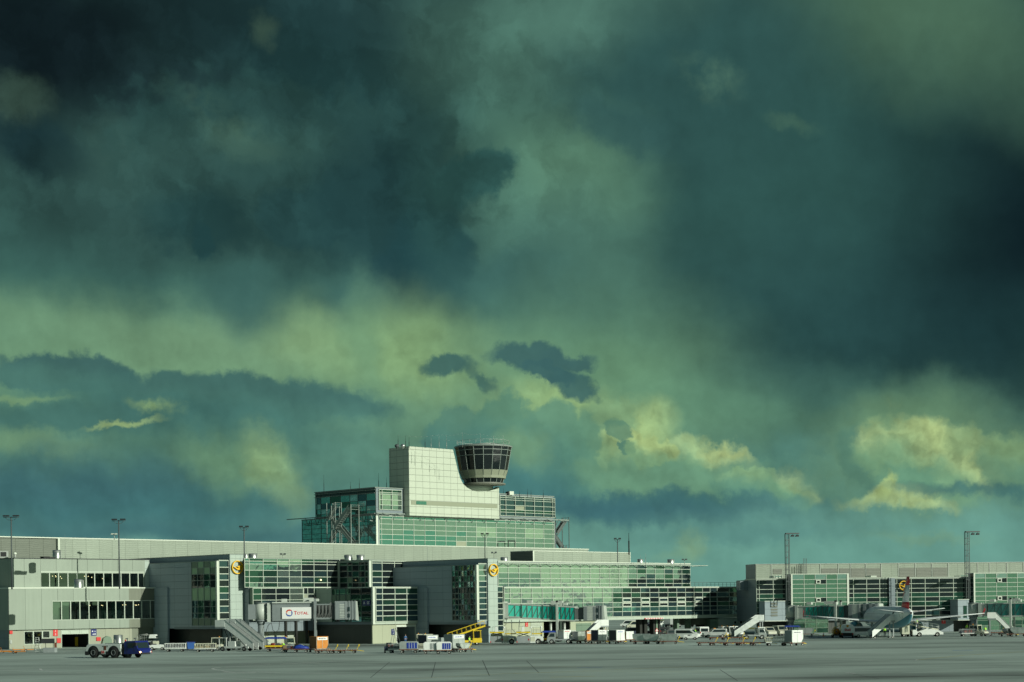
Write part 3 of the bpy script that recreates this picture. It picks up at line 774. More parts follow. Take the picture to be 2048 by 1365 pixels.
def dashed(mb, pts, w, z, on=5, off=2):
    pts = arc(pts, 8); k = 0
    while k < len(pts) - 1:
        band(mb, pts[k:k + on + 1], w, z); k += on + off
dashed(wmk, [(80, 1338), (95, 1343), (180, 1347), (330, 1353), (520, 1361), (640, 1366)], 0.30, 0.008, 6, 1)
dashed(wmk, [(560, 1346), (470, 1345), (440, 1341), (425, 1338), (450, 1335), (560, 1329), (760, 1318), (900, 1311)], 0.30, 0.008, 7, 1)
dashed(wmk, [(470, 1342), (620, 1347), (820, 1354), (1024, 1361)], 0.25, 0.008, 5, 2)
band(wmk, [(0, 1342), (38, 1342)], 0.25, 0.008); band(wmk, [(55, 1341), (80, 1341)], 0.25, 0.008)
band(wmk, [(446, 1346), (512, 1346)], 0.5, 0.009); band(wmk, [(478, 1328.5), (540, 1327.5)], 0.4, 0.008)
band(wmk, [(1831, 1321), (1835, 1319.5), (1842, 1320)], 0.25, 0.008); band(wmk, [(1724, 1322), (1745, 1321.5)], 0.25, 0.008)
band(wmk, [(1692, 1346), (1710, 1347.5)], 0.35, 0.008); band(wmk, [(1620, 1271.5), (1655, 1271)], 1.0, 0.008)
tag(wmk.build('apron_marking', 'paint_white'), kind='structure')
ymk = MB()
band(ymk, [(1833, 1320.5), (1930, 1311), (2060, 1303)], 0.22, 0.008)
band(ymk, [(1024, 1348), (1300, 1337), (1520, 1328)], 0.16, 0.008); band(ymk, [(1024, 1333), (1180, 1334)], 0.14, 0.008)
band(ymk, [(1100, 1355), (1190, 1353)], 0.35, 0.008); band(ymk, [(760, 1362), (1024, 1347), (1240, 1343), (1440, 1345)], 0.14, 0.0085)
tag(ymk.build('lead_in_marking', 'paint_yellow'), kind='structure')
jmk = MB()
for pts in ([(779, 1325), (741, 1356)], [(871, 1325), (863, 1356)], [(965, 1321), (979, 1352)], [(1053, 1322), (1078, 1346)], [(1693, 1346), (1730, 1353), (1759, 1358)], [(1440, 1340), (1475, 1362)], [(560, 1322), (640, 1331)]): band(jmk, pts, 0.07, 0.006)
tag(jmk.build('joint_seal', 'roof_dark'), kind='structure')
bmk = MB()
band(bmk, [(1905, 1301.5), (1946, 1301)], 1.0, 0.008); band(bmk, [(1155, 1335.5), (1205, 1335)], 0.5, 0.008); band(bmk, [(1024, 1362), (1085, 1363.5)], 0.5, 0.008)
tag(bmk.build('stand_marking', 'paint_blue'), kind='structure')

# ================================================================== left office block
gy0 = 287.7
gxA = 269.4 / math.sqrt(2)                    # side plane of the first gate pier
lx0, _z = G.F(17, 1178, gy0)
def zF(u, v, gy): return G.F(u, v, gy)[1]
def xF(u, v, gy): return G.F(u, v, gy)[0]
b = building('office_block', 'pale panelled office block with two dark ribbon windows, left edge of the apron', 'building', lx0, gy0)
z_b, z_l = zF(18, 1260.7, gy0), zF(18, 1177.8, gy0)
gyu = gy0 + 2.2
zut = zF(28, 1117.6, gyu)
xu0 = xF(28, 1150, gyu); xu1 = xF(290, 1150, gyu)
e1 = [xF(u / 3.74, 1221, gy0) for u in (390, 460, 528, 597, 665, 733, 800, 866, 932, 997, 1060, 1125, 1165)]
e2 = [xF(u / 3.74, 1161, gyu) for u in (303, 370, 438, 508, 577, 643, 708, 775, 840, 905, 970, 1033, 1075)]
w1b, w1t = zF(200, 1239.8, gy0), zF(200, 1201.5, gy0)
w2b, w2t = zF(180, 1176.5, gyu) + 0.1, zF(180, 1145.4, gyu)
xc = xF(258.5, 1250, gy0)
up = MB(); wall_y(up, lx0, xc, gy0, 0.35, z_b, z_l, [(e1[0], xc, w1b, w1t)] if xc < e1[-1] else [(e1[0], e1[-1], w1b, w1t)])
up.box(lx0, lx0 + 0.35, gy0 + 0.35, gy0 + 60, z_b, z_l)
up.build('wall', 'clad_left', b)
cc = MB(); wall_y(cc, xc, gxA, gy0 + 0.006, 0.35, z_b, z_l, [(xc, e1[-1], w1b, w1t)]); cc.build('wall', 'clad_concrete', b)
lg = MB(); lg.box(lx0 - 0.05, gxA, gy0 - 0.06, gy0 + 60, z_l, z_l + 0.22); lg.build('ledge', 'trim_white', b)
xk = xF(198, 1130, gyu)
u2 = MB(); wall_y(u2, xu0, xu1, gyu, 0.35, z_l + 0.22, zut, [(e2[0], e2[-1], w2b, w2t)]); u2.box(xu0, xu0 + 0.35, gyu + 0.35, gyu + 60, z_l + 0.22, zut)
u2.build('upper_wall', 'clad_left', b)
u3 = MB(); u3.box(xu1, gxA, gyu + 0.02, gyu + 0.4, z_l + 0.22, zut); u3.build('upper_wall', 'clad_head', b)
rf = MB(); rf.box(xu0 - 0.05, gxA, gyu - 0.06, gyu + 60, zut, zut + 0.16); rf.build('roof', 'roof_dark', b)
# rooms behind the glass
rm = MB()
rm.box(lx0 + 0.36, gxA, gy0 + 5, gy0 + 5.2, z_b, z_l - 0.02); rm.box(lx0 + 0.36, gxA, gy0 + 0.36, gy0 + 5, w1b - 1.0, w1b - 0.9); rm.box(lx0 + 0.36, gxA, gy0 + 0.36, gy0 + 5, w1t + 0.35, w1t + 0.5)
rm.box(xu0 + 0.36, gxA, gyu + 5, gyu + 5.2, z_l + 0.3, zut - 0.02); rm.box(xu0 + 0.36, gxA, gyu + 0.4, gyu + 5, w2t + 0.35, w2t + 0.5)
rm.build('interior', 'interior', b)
dd = MB()
for k in range(len(e1) - 1):
    x = e1[k]; h = [0.0, 0.9, 1.5, 2.2, 1.2, 0.9, 1.6, 1.1, 1.0, 0.9, 1.1, 1.0][k]
    if h: dd.box(x + 0.3, x + 1.2, gy0 + 1.4, gy0 + 2.0, w1b - 0.9, w1b - 0.9 + h + 0.6); dd.box(x + 1.3, x + 1.7, gy0 + 2.4, gy0 + 2.7, w1b - 0.9, w1b + 1.0 + 0.2 * (k % 3))
dd.build('furniture', 'interior_mid', b)
def ribbon(edges, yf, zb, zt, mullm='mull_white', blinds=()):
    for i, (a, c) in enumerate(zip(edges, edges[1:])):
        f = MB(); w = 0.09
        f.box(a, a + w, yf - 0.04, yf + 0.12, zb, zt); f.box(c - w, c - 0.002, yf - 0.04, yf + 0.12, zb, zt)
        f.box(a + w, c - w, yf - 0.036, yf + 0.12, zb, zb + 0.12); f.box(a + w, c - w, yf - 0.036, yf + 0.12, zt - 0.14, zt)
        wd = f.build('window', mullm, b)
        p = MB(); p.quad((a + w, yf + 0.05, zb + .12), (c - w, yf + 0.05, zb + .12), (c - w, yf + 0.05, zt - .14), (a + w, yf + 0.05, zt - .14)); p.build('pane', 'gl_clear', wd)
        if i in blinds:
            q = MB(); q.box(a + w + 0.03, c - w - 0.03, yf + 0.30, yf + 0.32, zb + 0.1, zt - 0.14); q.build('blind', 'pan_beige', wd)
ribbon(e1, gy0, w1b, w1t, blinds=(0, 1)); ribbon(e2, gyu, w2b, w2t)
hd = MB(); hd.box(e2[0], e2[-1], gyu - 0.10, gyu - 0.045, w2t, w2t + 0.22); hd.build('window_head', 'mull_white', b)
def lamp_balls(par, pts, yf, r=0.09):
    for (u, v) in pts:
        x, z = G.F(u, v, yf); q = MB(); q.lathe([(0.001, -r), (r * 0.8, -r * 0.6), (r, 0), (r * 0.8, r * 0.6), (0.001, r)], 10, (x, yf, z)); q.build('ceiling_lamp', 'lamp_glow', par)
lamp_balls(b, [(u / 3.74, 1000 + v / 3.74) for u, v in ((393, 571), (418, 576), (451, 575), (461, 588), (632, 572), (660, 573), (686, 580), (767, 590), (415, 568))], gyu + 1.6)
lamp_balls(b, [(u / 3.74, 1000 + v / 3.74) for u, v in ((672, 790), (760, 789), (768, 792), (918, 787), (940, 786), (1012, 787), (1020, 789), (1036, 785))], gy0 + 1.6)
# ground floor
gyg = gy0 + 0.5
def ox(u): return xF(u / 3.74, 1290, gyg)
gz_w0, gz_w1 = zF(60, 1289.5, gyg), zF(60, 1262.5, gyg)
gd0, gd1 = ox(458), ox(667); gdz, gdt = zF(150, 1267.5, gyg), zF(150, 1259.8, gyg)
ow0, ow1, ow2, ow3 = ox(180), ox(250), ox(318), ox(375)
zso = zF(92, 1277, gyg)
g = MB(); wall_y(g, lx0 + 0.3, xF(264, 1280, gyg), gyg, 0.3, 0, z_b, [(gd0, gd1, 0, gdt), (ow0, ow2, gz_w0, gz_w1), (ow2, ow3, zso, gz_w1)])
g.build('ground_wall', 'clad_left_low', b)
g = MB(); g.box(xF(264, 1280, gyg), gxA + 2, gyg + 0.008, gyg + 0.3, 0, z_b); g.build('ground_wall', 'clad_concrete', b)
g = MB(); g.box(lx0 + 0.3, lx0 + 0.6, gyg + 0.3, gyg + 60, 0, z_b); g.build('ground_wall', 'clad_grey', b)
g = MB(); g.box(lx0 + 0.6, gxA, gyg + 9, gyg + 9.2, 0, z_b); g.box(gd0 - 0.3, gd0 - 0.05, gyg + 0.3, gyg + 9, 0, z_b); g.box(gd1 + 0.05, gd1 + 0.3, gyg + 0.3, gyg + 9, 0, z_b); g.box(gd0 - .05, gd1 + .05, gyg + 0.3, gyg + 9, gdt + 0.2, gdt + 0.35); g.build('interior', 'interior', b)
cx_ = xF(157, 1285, gyg + 4); g = MB(); g.box(cx_ - 0.35, cx_ + 0.35, gyg + 4, gyg + 4.6, 0, gdz); g.build('column', 'interior_mid', b)
g = MB(); g.box(cx_ - 0.37, cx_ + 0.37, gyg + 3.98, gyg + 4.62, 0, 1.9); g.build('column_guard', 'yellow', b)
g = MB(); g.box(gd0, gd0 + 0.12, gyg - 0.06, gyg + 0.2, 0, gdt); g.box(gd1 - 0.12, gd1, gyg - 0.06, gyg + 0.2, 0, gdt)
for k in range(4):
    x = gd0 + (gd1 - gd0) * k / 3
    if 0 < k < 3: g.box(x - 0.05, x + 0.05, gyg - 0.05, gyg + 0.2, gdz, gdt)
g.box(gd0 + .12, gd1 - .12, gyg - 0.055, gyg + 0.2, gdz - 0.1, gdz); f = g.build('garage_doorway', 'mull_white', b)
g = MB(); g.box(gd0 + .12, gd1 - .12, gyg + 0.0, gyg + 0.05, gdz, gdt); g.build('transom', 'clad_white', f)
for a, c, z0 in ((ow0, ow1, gz_w0), (ow1, ow2, gz_w0), (ow2, ow3, zso)):
    g = MB(); g.box(a, a + .12, gyg - .03, gyg + .1, z0, gz_w1); g.box(c - .12, c - .002, gyg - .03, gyg + .1, z0, gz_w1); g.box(a + .12, c - .12, gyg - .028, gyg + .1, z0, z0 + .12); g.box(a + .12, c - .12, gyg - .028, gyg + .1, gz_w1 - .12, gz_w1)
    f = g.build('window', 'mull_white', b); g = MB(); g.quad((a + .12, gyg + .06, z0 + .12), (c - .12, gyg + .06, z0 + .12), (c - .12, gyg + .06, gz_w1 - .12), (a + .12, gyg + .06, gz_w1 - .12)); g.build('pane', 'gl_clear', f)
g = MB(); g.box(ow2 + .1, ow3 - .1, gyg - .03, gyg + .02, zso - 0.75, zso - 0.1); g.build('wall_vent', 'mull_white', b)
g = MB(); g.box(ow2 + .3, ow3 - .3, gyg - .05, gyg - .03, zso - 0.65, zso - 0.25); g.build('wall_vent', 'vent_dark', b)
for (u, v, w_, h_) in ((21.4, 1265, 0.3, 0.3), (117, 1281.5, 0.4, 0.45), (196.5, 1278.5, 0.45, 0.35)):
    x, z = G.F(u, v, gyg); g = MB(); g.box(x - w_, x + w_, gyg - 0.16, gyg, z - h_, z + h_); g.build('alarm_box', 'sign_red', b)
x, z = G.F(21.6, 1284, gyg); g = MB(); g.box(x - .18, x + .18, gyg - .12, gyg, z - .35, z + .3); g.build('switch_box', 'galv', b)
# dish-shaped hood beside the blue sign
x, z = G.F(211, 1284, gyg); g = MB(); g.prism([(x - 1.1, z - 0.9), (x + 1.1, z - 0.9), (x + 1.1, z + .3), (x + .8, z + .9), (x + .1, z + 1.1), (x - .7, z + .7)], 'y', gyg - 0.5, gyg); g.build('wall_hood', 'clad_green', b)

# ================================================================== gate piers
def logo_sign(par_frame, u, v, yf, rad, label):
    """yellow ring with a bird in flight, standing off the wall"""
    x, z = par_frame.F(u, v, yf)
    CUR[0] = CUR[1] = 0
    t = thing('airline_sign', label, 'sign', par_frame.w(x, yf, z), par_frame.r, 'round bird emblems on the terminal')
    g = MB(); n = 48; ro, ri, d0, d1 = rad, rad * 0.86, -0.42, -0.12
    vs = []
    for k in range(n):
        a = 2 * math.pi * k / n; c, s = math.cos(a), math.sin(a)
        vs += [(ro * c, d0, ro * s), (ri * c, d0, ri * s), (ri * c, d1, ri * s), (ro * c, d1, ro * s)]
    fs = []
    for k in range(n):
        p, q = 4 * k, 4 * ((k + 1) % n)
        for i in range(4): fs.append((p + i, p + (i + 1) % 4, q + (i + 1) % 4, q + i))
    g.add(vs, fs); g.build('ring', 'logo_yellow', t)
    bird = [(-0.84, 0.10), (-0.52, 0.02), (-0.22, -0.10), (0.02, -0.17), (0.20, -0.06), (0.38, 0.02), (0.26, -0.02), (0.10, 0.12), (0.02, 0.06), (0.20, 0.22), (0.44, 0.20), (0.60, 0.24), (0.88, 0.20),
            (0.66, 0.06), (0.52, -0.10), (0.36, -0.30), (0.18, -0.34), (-0.10, -0.28), (-0.45, -0.10)]
    bird = [(-0.86, 0.13), (-0.45, 0.02), (-0.12, -0.12), (0.14, -0.16), (0.22, -0.02), (0.02, -0.02), (-0.06, 0.12), (0.12, 0.16), (0.24, 0.24), (0.46, 0.20), (0.56, 0.28), (0.90, 0.22), (0.72, 0.08), (0.58, -0.10), (0.46, -0.34), (0.10, -0.40), (-0.20, -0.26), (-0.55, -0.04)]
    g = MB(); g.prism([(p[0] * rad, p[1] * rad) for p in bird], 'y', d0, d1 + 0.02); g.build('bird', 'logo_yellow', t)
    g = MB()
    for sx_, sz_ in ((0.6, 0.55), (-0.6, 0.55), (0.6, -0.55), (-0.6, -0.55)): g.cyl((sx_ * rad * 1.08, d1, sz_ * rad * 1.08), (sx_ * rad * 1.08, 0, sz_ * rad * 1.08), 0.04, n=6)
    g.build('bracket', 'galv', t)
    return t

def gate_pier(nm, label, gxS, uc, vt_box, ub, vt_fin, u_f0, u_f1, vb, u_sub, v_sub, side_cols, side_rows, side_types, col_rows, r_cols, r_rows, col_types, head_vb, deep):
    """dark side wing with a glazed bay, narrow window strip and a light head wall"""
    gyn = G.S(uc, 1200, gxS)[0]                       # near face of the wing
    xf0 = xF(u_f0, 1180, gyn); gyf = gyn - 0.45
    xf1 = xF(u_f1, 1180, gyf); xr1 = xF(r_cols[-1], 1200, gyf)
    b = building(nm, label, 'building', gxS, gyn)
    zt = G.S(uc, vt_box, gxS)[1]; zb = G.S(uc, vb, gxS)[1]
    g = MB(); g.box(gxS, xf0 + 1, gyn, deep, zb, zt); g.box(gxS - 0.4, gxS, G.S(u_sub, 1200, gxS)[0], deep, 0, G.S(u_sub, v_sub, gxS)[1]); g.build('wing', 'clad_pier', b)
    zf = zF(u_f0, vt_fin, gyf)
    g = MB(); g.box(xf0, xf0 + 0.5, gyf, deep, 0.0, zf - 0.25)
    g.build('parapet', 'clad_pier', b)
    zhb = zF(u_f0, head_vb, gyf)
    g = MB(); g.box(xf0 + 0.5, xf1, gyf - 0.003, gyf + 6, zhb, zf - 0.25); g.box(xf0 - 0.003, xf0 + 0.5, gyf - 0.003, gyf, zhb, zf - 0.25); g.build('head_wall', 'clad_head', b)
    g = MB(); g.box(xf0 - 0.05, xf1 + 0.04, gyf - 0.05, deep, zf - 0.25, zf - 0.1); g.box(gxS - 0.04, xf0 - 0.05, gyn - 0.04, deep, zt, zt + 0.1); g.build('roof', 'mull_grey', b)
    # sill under the wing, dark ground floor set back below it
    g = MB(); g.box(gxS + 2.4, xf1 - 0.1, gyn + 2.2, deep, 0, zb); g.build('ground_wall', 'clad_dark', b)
    g = MB(); g.box(gxS - 0.03, xf0 - 0.02, gyn - 0.03, gyn + 14, zb - 0.12, zb + 0.3); g.build('sill', 'clad_grey', b)
    # side bay
    Sy = [G.S(u, 1190, gxS)[0] for u in side_cols]; uu = side_cols[-1]
    Sz = [G.S(uu, v, gxS)[1] for v in side_rows]
    curtain(b, 'x', gxS, Sy, Sz, side_types, mull='mull_grey', w=0.12, hw=0.12)
    # corner post and window strip on the front
    x0 = gxS + 0.35
    g = MB(); g.box(gxS - 0.12, x0, gyn - 0.12, gyn + 0.35, Sz[0] if Sz[0] < Sz[-1] else Sz[-1], zt); g.build('corner_post', 'trim_white', b)
    zz = [zF(u_f0 - 8, v, gyn) for v in col_rows]
    curtain(b, 'y', gyn, [x0 + 0.05, xf0 - 0.05], zz, col_types, mull='mull_white', w=0.12, hw=0.20, proud=0.14)
    # strip right of the head wall
    g = MB(); g.box(xf1, xr1 + 0.15, gyf + 0.3, gyf + 6, zF(r_cols[0], r_rows[-1], gyf) - 0.3, zF(r_cols[0], r_rows[0], gyf) + 0.1); g.build('strip_wall', 'clad_white', b)
    rr = [zF(r_cols[0], v, gyf) for v in r_rows]
    curtain(b, 'y', gyf + 0.3, [xf1 + 0.05, xr1], rr, 'bbdbtdb', mull='mull_white', w=0.12, hw=0.18, proud=0.14) if False else curtain(b, 'y', gyf + 0.3, [xf1 + 0.05, xr1], rr, lambda r, k: 'bdbdtbdb'[r % 8], mull='mull_white', w=0.12, hw=0.18, proud=0.14)
    return b, gyn, gyf, xf0, xf1, xr1
_r2 = lambda y: 1050 + y / 4.706
def t1(r, k):
    if r in (0, 1): return 's' if (k + r) % 2 else 'f'
    if r in (4,): return 'f'
    if r == 8: return 's'
    if r in (2, 3): return 'dndd'[k % 4]
    return 'ndnb'[k % 4]
pier1, gyn1, gyf1, xf01, xf11, xr11 = gate_pier('gate_pier', 'grey gate pier with yellow bird emblem behind the white passenger stairs', gxA, 434.5, 1122.5, 338, 1107.2, 457.5, 487.4, 1257.5, 338, 1175.5,
    [384, 396, 408.4, 421, 432.5], [_r2(y) for y in (340, 400, 460, 520, 590, 710, 770, 830, 880, 948)], t1,
    [_r2(y) for y in (335, 400, 462, 520, 582, 643, 705, 766, 827, 888, 946)], [487.5, 504], [_r2(y) for y in (585, 643, 705, 766, 827, 888, 942)], lambda r, k: 'bdbdnbdbdb'[r % 10], 1251, gy0 + 30)
_r3 = lambda y: 1070 + y / 5.25
def t2(r, k):
    if r < 4: return 'nnet'[(k + r * 3) % 4] if (k * 7 + r) % 3 else 'd'
    if r == 4: return 'd'
    return 'dnbd'[(k + r) % 4]
gxB = 223.6
pier2, gyn2, gyf2, xf02, xf12, xr12 = gate_pier('gate_pier', 'grey gate pier with yellow bird emblem beside the raised yellow belt loader', gxB, 954, 1130.5, 857, 1115.7, 973, 995.4, 1248, 857, 1176,
    [904.8, 911, 917.5, 923, 928.6, 935, 941, 947, 952.8], [_r3(y) for y in (315, 372, 430, 490, 550, 612, 672, 732, 790, 848, 895)], t2,
    [_r3(y) for y in (303, 370, 430, 488, 547, 605, 664, 724, 783, 840, 898)], [995.5, 1007.3], [_r3(y) for y in (545, 602, 660, 718, 778, 838, 895, 955, 1012)], lambda r, k: 'tttbbbbbLl'[min(r, 7)].lower() if r > 2 else 't', 1268, 290)
logo_sign(G, 473, 1135, gyf1, 1.26, 'yellow bird emblem on the pale head wall above the passenger stairs')
logo_sign(G, 985, 1140.5, gyf2, 1.14, 'yellow bird emblem on the pale head wall beside the teal passenger bridge')

# ================================================================== glazed terminal between the piers
gyM1, gyM2, gyM3 = 265.66, 256.1, 248.7
gxM2, gxM3 = 217.6, 212.1
b = building('glazed_terminal', 'glass terminal wing between the two gate piers, behind the bridge with the advertising panel', 'building', xr11, gyM1)
zt1 = zF(520, 1118, gyM1); z175 = zF(600, 1175, gyM1); z240 = zF(600, 1246, gyM1)
xM1 = xr11 - 2.4; xe = xF(679, 1150, gyM1)
g = MB(); g.box(xf11 + 0.05, xe + 8, gyM1, gyM1 + 40, zF(600, 1262, gyM1), zt1); g.build('wall', 'clad_grey', b)
g = MB(); g.box(xf11 + 0.05, xe + 8, gyM1 - 0.1, gyM1 + 40, zt1, zt1 + 0.12); g.build('roof', 'mull_grey', b)
cu = [489, 498, 512, 526, 540, 554, 566, 578, 590, 602.5, 615, 627.6, 641, 654, 667, 679]
cu = [489, 498, 526, 554, 578, 602.5, 627.6, 654, 679]
zr = [_r2(y) for y in (320, 345, 372, 430, 490, 545, 588)]
def t3(r, k):
    if k >= 7: return 'd'
    if k >= 5: return 'dbnd'[(r + k) % 4] if r != 0 else 'n'
    if k in (3, 4): return 'ltlt'[(k + r) % 4]
    return 'ettn'[(k * 3 + r) % 4] if r < 3 else 'nntn'[(k + r) % 4]
curtain(b, 'y', gyM1, [xF(u, 1150, gyM1) for u in cu], [zF(560, v, gyM1) for v in zr], t3, w=0.14, hw=0.14)
# lower part, a metre forward
zl0, zl1 = zF(550, 1240, gyM1 - 1), zF(550, 1175.5, gyM1 - 1)
x0, x1 = xF(505.5, 1190, gyM1 - 1), xF(606, 1190, gyM1 - 1)
g = MB(); g.box(x0, x1, gyM1 - 1, gyM1 - 0.001, zl0, zl1); g.build('lower_wall', 'clad_green', b)
curtain(b, 'y', gyM1 - 1, [xF(u, 1190, gyM1 - 1) for u in (505.5, 522.5, 551.5, 579, 606)], [zF(550, v, gyM1 - 1) for v in (1177, 1188.5, 1200.5, 1214, 1228, 1240)], lambda r, k: 'nddl'[k % 4] if r < 2 else 'dndb'[(r + k) % 4], w=0.14)
curtain(b, 'y', gyM1, [xF(u, 1190, gyM1) for u in (607, 615, 628, 654, 663, 676)], [zF(640, v, gyM1) for v in (1176, 1188.5, 1200.5, 1214, 1228, 1240)], lambda r, k: 'ddndd'[k % 5] if r != 1 else 'pddnd'[k % 5], w=0.14)
# ground floor with roller doors
gyq = gyM1 + 2.5
g = MB(); g.box(xr11 - 4, xe + 4, gyq, gyq + 6, 0, zl0 + 0.3); g.build('ground_wall', 'clad_cream', b)
for u0, u1 in ((523, 532), (536, 548), (550, 562), (575, 590)):
    x0, x1 = xF(u0, 1270, gyq), xF(u1, 1270, gyq); g = MB(); g.box(x0, x1, gyq - 0.06, gyq, 0, zF(u0, 1259.5, gyq)); g.build('roller_door', 'roller', b)
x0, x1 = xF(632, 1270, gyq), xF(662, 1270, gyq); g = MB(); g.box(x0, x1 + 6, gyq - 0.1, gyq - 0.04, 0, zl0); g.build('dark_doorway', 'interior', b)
for u in (572, 592.5, 613.5, 630):
    x, _ = G.F(u, 1260, gyM1 - 0.2); g = MB(); g.cyl((x, gyM1 - 0.2, 0), (x, gyM1 - 0.2, zl0 + 0.2), 0.26, n=12); g.build('column', 'col_dark', b)
# upper stepped block
zt2 = zF(741, 1121, gyM2); zt2b = zF(741, 1175, gyM2)
xw = xF(812, 1150, gyM2)
g = MB(); g.box(gxM2, gxB, gyM2, gyM1, zt2b, zt2); g.build('upper_block', 'clad_white', b)
g = MB(); g.box(gxM2 - 0.1, gxB, gyM2 - 0.1, gyM1 - 0.11, zt2, zt2 + 0.14); g.build('roof', 'mull_grey', b)
sy = [G.S(u, 1150, gxM2)[0] for u in (680, 695.2, 704.8, 718.5, 730.5, 737.5)]
curtain(b, 'x', gxM2, sy, [G.S(740, v, gxM2)[1] for v in (1123.5, 1130, 1142, 1154, 1165, 1174.5)], lambda r, k: 'ddndn'[(k + r) % 5] if not (k in (3,) and r == 3) else 's', mull='mull_grey', w=0.12)
g = MB(); g.box(gxM2 - 0.1, gxM2 + 0.3, gyM2 - 0.1, gyM2 + 0.3, zt2b, zt2 - 0.1); g.build('corner_post', 'trim_white', b)
cz = lambda y: 1080 + y / 5.25
curtain(b, 'y', gyM2, [xF(u, 1150, gyM2) for u in (743.5, 763.8, 788.6, 812)], [zF(770, cz(y), gyM2) for y in (225, 246, 330, 390, 450, 495)], lambda r, k: 'bdd'[k] if r != 2 else 'ndd'[k], w=0.16, hw=0.17)
# lower stepped block
zt3 = zF(748, 1175.5, gyM3); zb3 = zF(748, 1243.8, gyM3); zb4 = zF(748, 1249.5, gyM3)
xr3 = gxB
g = MB(); g.box(gxM3, gxB - 0.42, gyM3, gyM1 + 2, zb4, zt3); g.build('lower_block', 'clad_white', b)
g = MB(); g.box(gxM3 - 0.08, gxB - 0.42, gyM3 - 0.08, gyM2 - 0.12, zt3, zt3 + 0.12); g.build('lower_roof', 'trim_white', b)
g = MB(); g.box(gxM3 - 0.12, gxM3 + 0.4, gyM3 - 0.12, gyM3 + 0.35, zb4, zt3 - 0.02); g.build('corner_post', 'trim_white', b)
Sy = [G.S(u, 1200, gxM3)[0] for u in (664, 672.5, 679, 692, 702, 723.5, 743.5)]
def t5(r, k):
    if r == 0: return 'ddnnnn'[k]
    if r in (1, 2, 3): return 's' if k > 1 else 'n'
    return 'nened'[(k + r) % 5]
curtain(b, 'x', gxM3, Sy, [G.S(745, cz(y), gxM3)[1] for y in (505, 572, 640, 690, 752, 805, 862)], t5, mull='mull_dark', w=0.12)
g = MB(); g.box(gxM3 - 0.05, gxM3 - 0.001, gyM3 + 0.4, gyM1, zb4, zb3); g.build('band', 'clad_grey', b)
curtain(b, 'y', gyM3, [xF(u, 1200, gyM3) for u in (751, 764.3, 789.3, 813, 836.5)], [zF(764, cz(y), gyM3) for y in (507, 568, 628, 686, 745, 800, 860)], lambda r, k: 'bdnb'[k] if (r + k) % 3 else 'bndn'[k], w=0.18, hw=0.2, proud=0.14)
dz = zF(812, 1254, gyM3 + 0.4); d0, d1 = xF(792, 1270, gyM3 + 0.4), xF(832, 1270, gyM3 + 0.4)
g = MB(); wall_y(g, gxM3 + 0.15, gxB - 0.42, gyM3 + 0.4, 0.3, 0, zb4, [(d0, d1, 0, dz)]); g.build('ground_wall', 'clad_cream', b)
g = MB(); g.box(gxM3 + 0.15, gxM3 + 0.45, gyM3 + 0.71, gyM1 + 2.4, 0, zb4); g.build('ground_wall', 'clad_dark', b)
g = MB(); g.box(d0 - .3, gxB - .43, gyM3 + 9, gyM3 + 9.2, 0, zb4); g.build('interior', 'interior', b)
g = MB(); g.box(d0, d0 + .15, gyM3 + .3, gyM3 + .6, 0, dz); g.box(d1 - .15, d1, gyM3 + .3, gyM3 + .6, 0, dz); g.box(d0, d1, gyM3 + .3, gyM3 + .39, dz, dz + .35); g.build('garage_doorway', 'trim_white', b)
x_, z_ = G.F(816, 1283, gyM3 + 5); g = MB(); g.box(x_ - .35, x_ + .35, gyM3 + 5, gyM3 + 5.5, 0, 3.4); g.build('column', 'interior_mid', b)
lamp_balls(b, [(641.8, 1160.3), (768, 1158.6), (676, 1196.5)], gyM1 - 0.3, 0.16)

# ================================================================== long ribbed hall
gyH = 315.4
z_h = zF(300, 1078 + 4, gyH); z_h = zF(0, 1075, gyH)
hx0 = xF(-60, 1100, gyH); hxs = xF(118, 1100, gyH); hx1 = xF(1177, 1120, gyH)
b = building('hangar_hall', 'long low ribbed metal hall running behind the whole terminal', 'building', hxs, gyH)
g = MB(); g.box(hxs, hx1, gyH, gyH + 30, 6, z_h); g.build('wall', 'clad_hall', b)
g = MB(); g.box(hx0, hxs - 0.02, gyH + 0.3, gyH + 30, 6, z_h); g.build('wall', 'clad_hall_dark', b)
g = MB(); g.box(hxs - 0.4, hxs - 0.001, gyH - 0.35, gyH + 0.29, 6, z_h - 0.02); g.build('pilaster', 'trim_white', b)
g = MB(); g.box(hx0, hx1 + 0.1, gyH - 0.12, gyH + 30, z_h, z_h + 0.22); g.build('roof', 'trim_white', b)
for u in (855, 1116 + 60):
    x = xF(u, 1110, gyH); g = MB(); g.box(x - 0.06, x + 0.06, gyH - 0.03, gyH - 0.001, 6, z_h); g.build('joint', 'mull_grey', b)
# louvred penthouse on the concourse roof
gyPh = 262.0
px0 = xF(1066, 1110, gyPh); px1 = xF(1260, 1112, gyPh); zpt = zF(1066, 1103, gyPh)
b = building('plant_room', 'cream louvred plant room with a dark end on the glass concourse roof', 'building', px0, gyPh)
pd = G.S(1021, 1112, px0)[0]
g = MB(); g.box(px0, px1, gyPh, pd, 12, zpt); g.build('wall', 'clad_hall', b)
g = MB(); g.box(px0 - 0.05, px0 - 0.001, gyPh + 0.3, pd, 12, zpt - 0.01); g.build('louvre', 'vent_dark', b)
g = MB(); g.box(px0 - 0.12, px1 + 0.1, gyPh - 0.12, pd, zpt, zpt + 0.16); g.box(px0 - .1, px0 + .3, gyPh - .1, gyPh - .001, 12, zpt); g.box(px1 - .1, px1 + .08, gyPh - .1, gyPh - .001, 12, zpt); g.build('trim', 'trim_white', b)

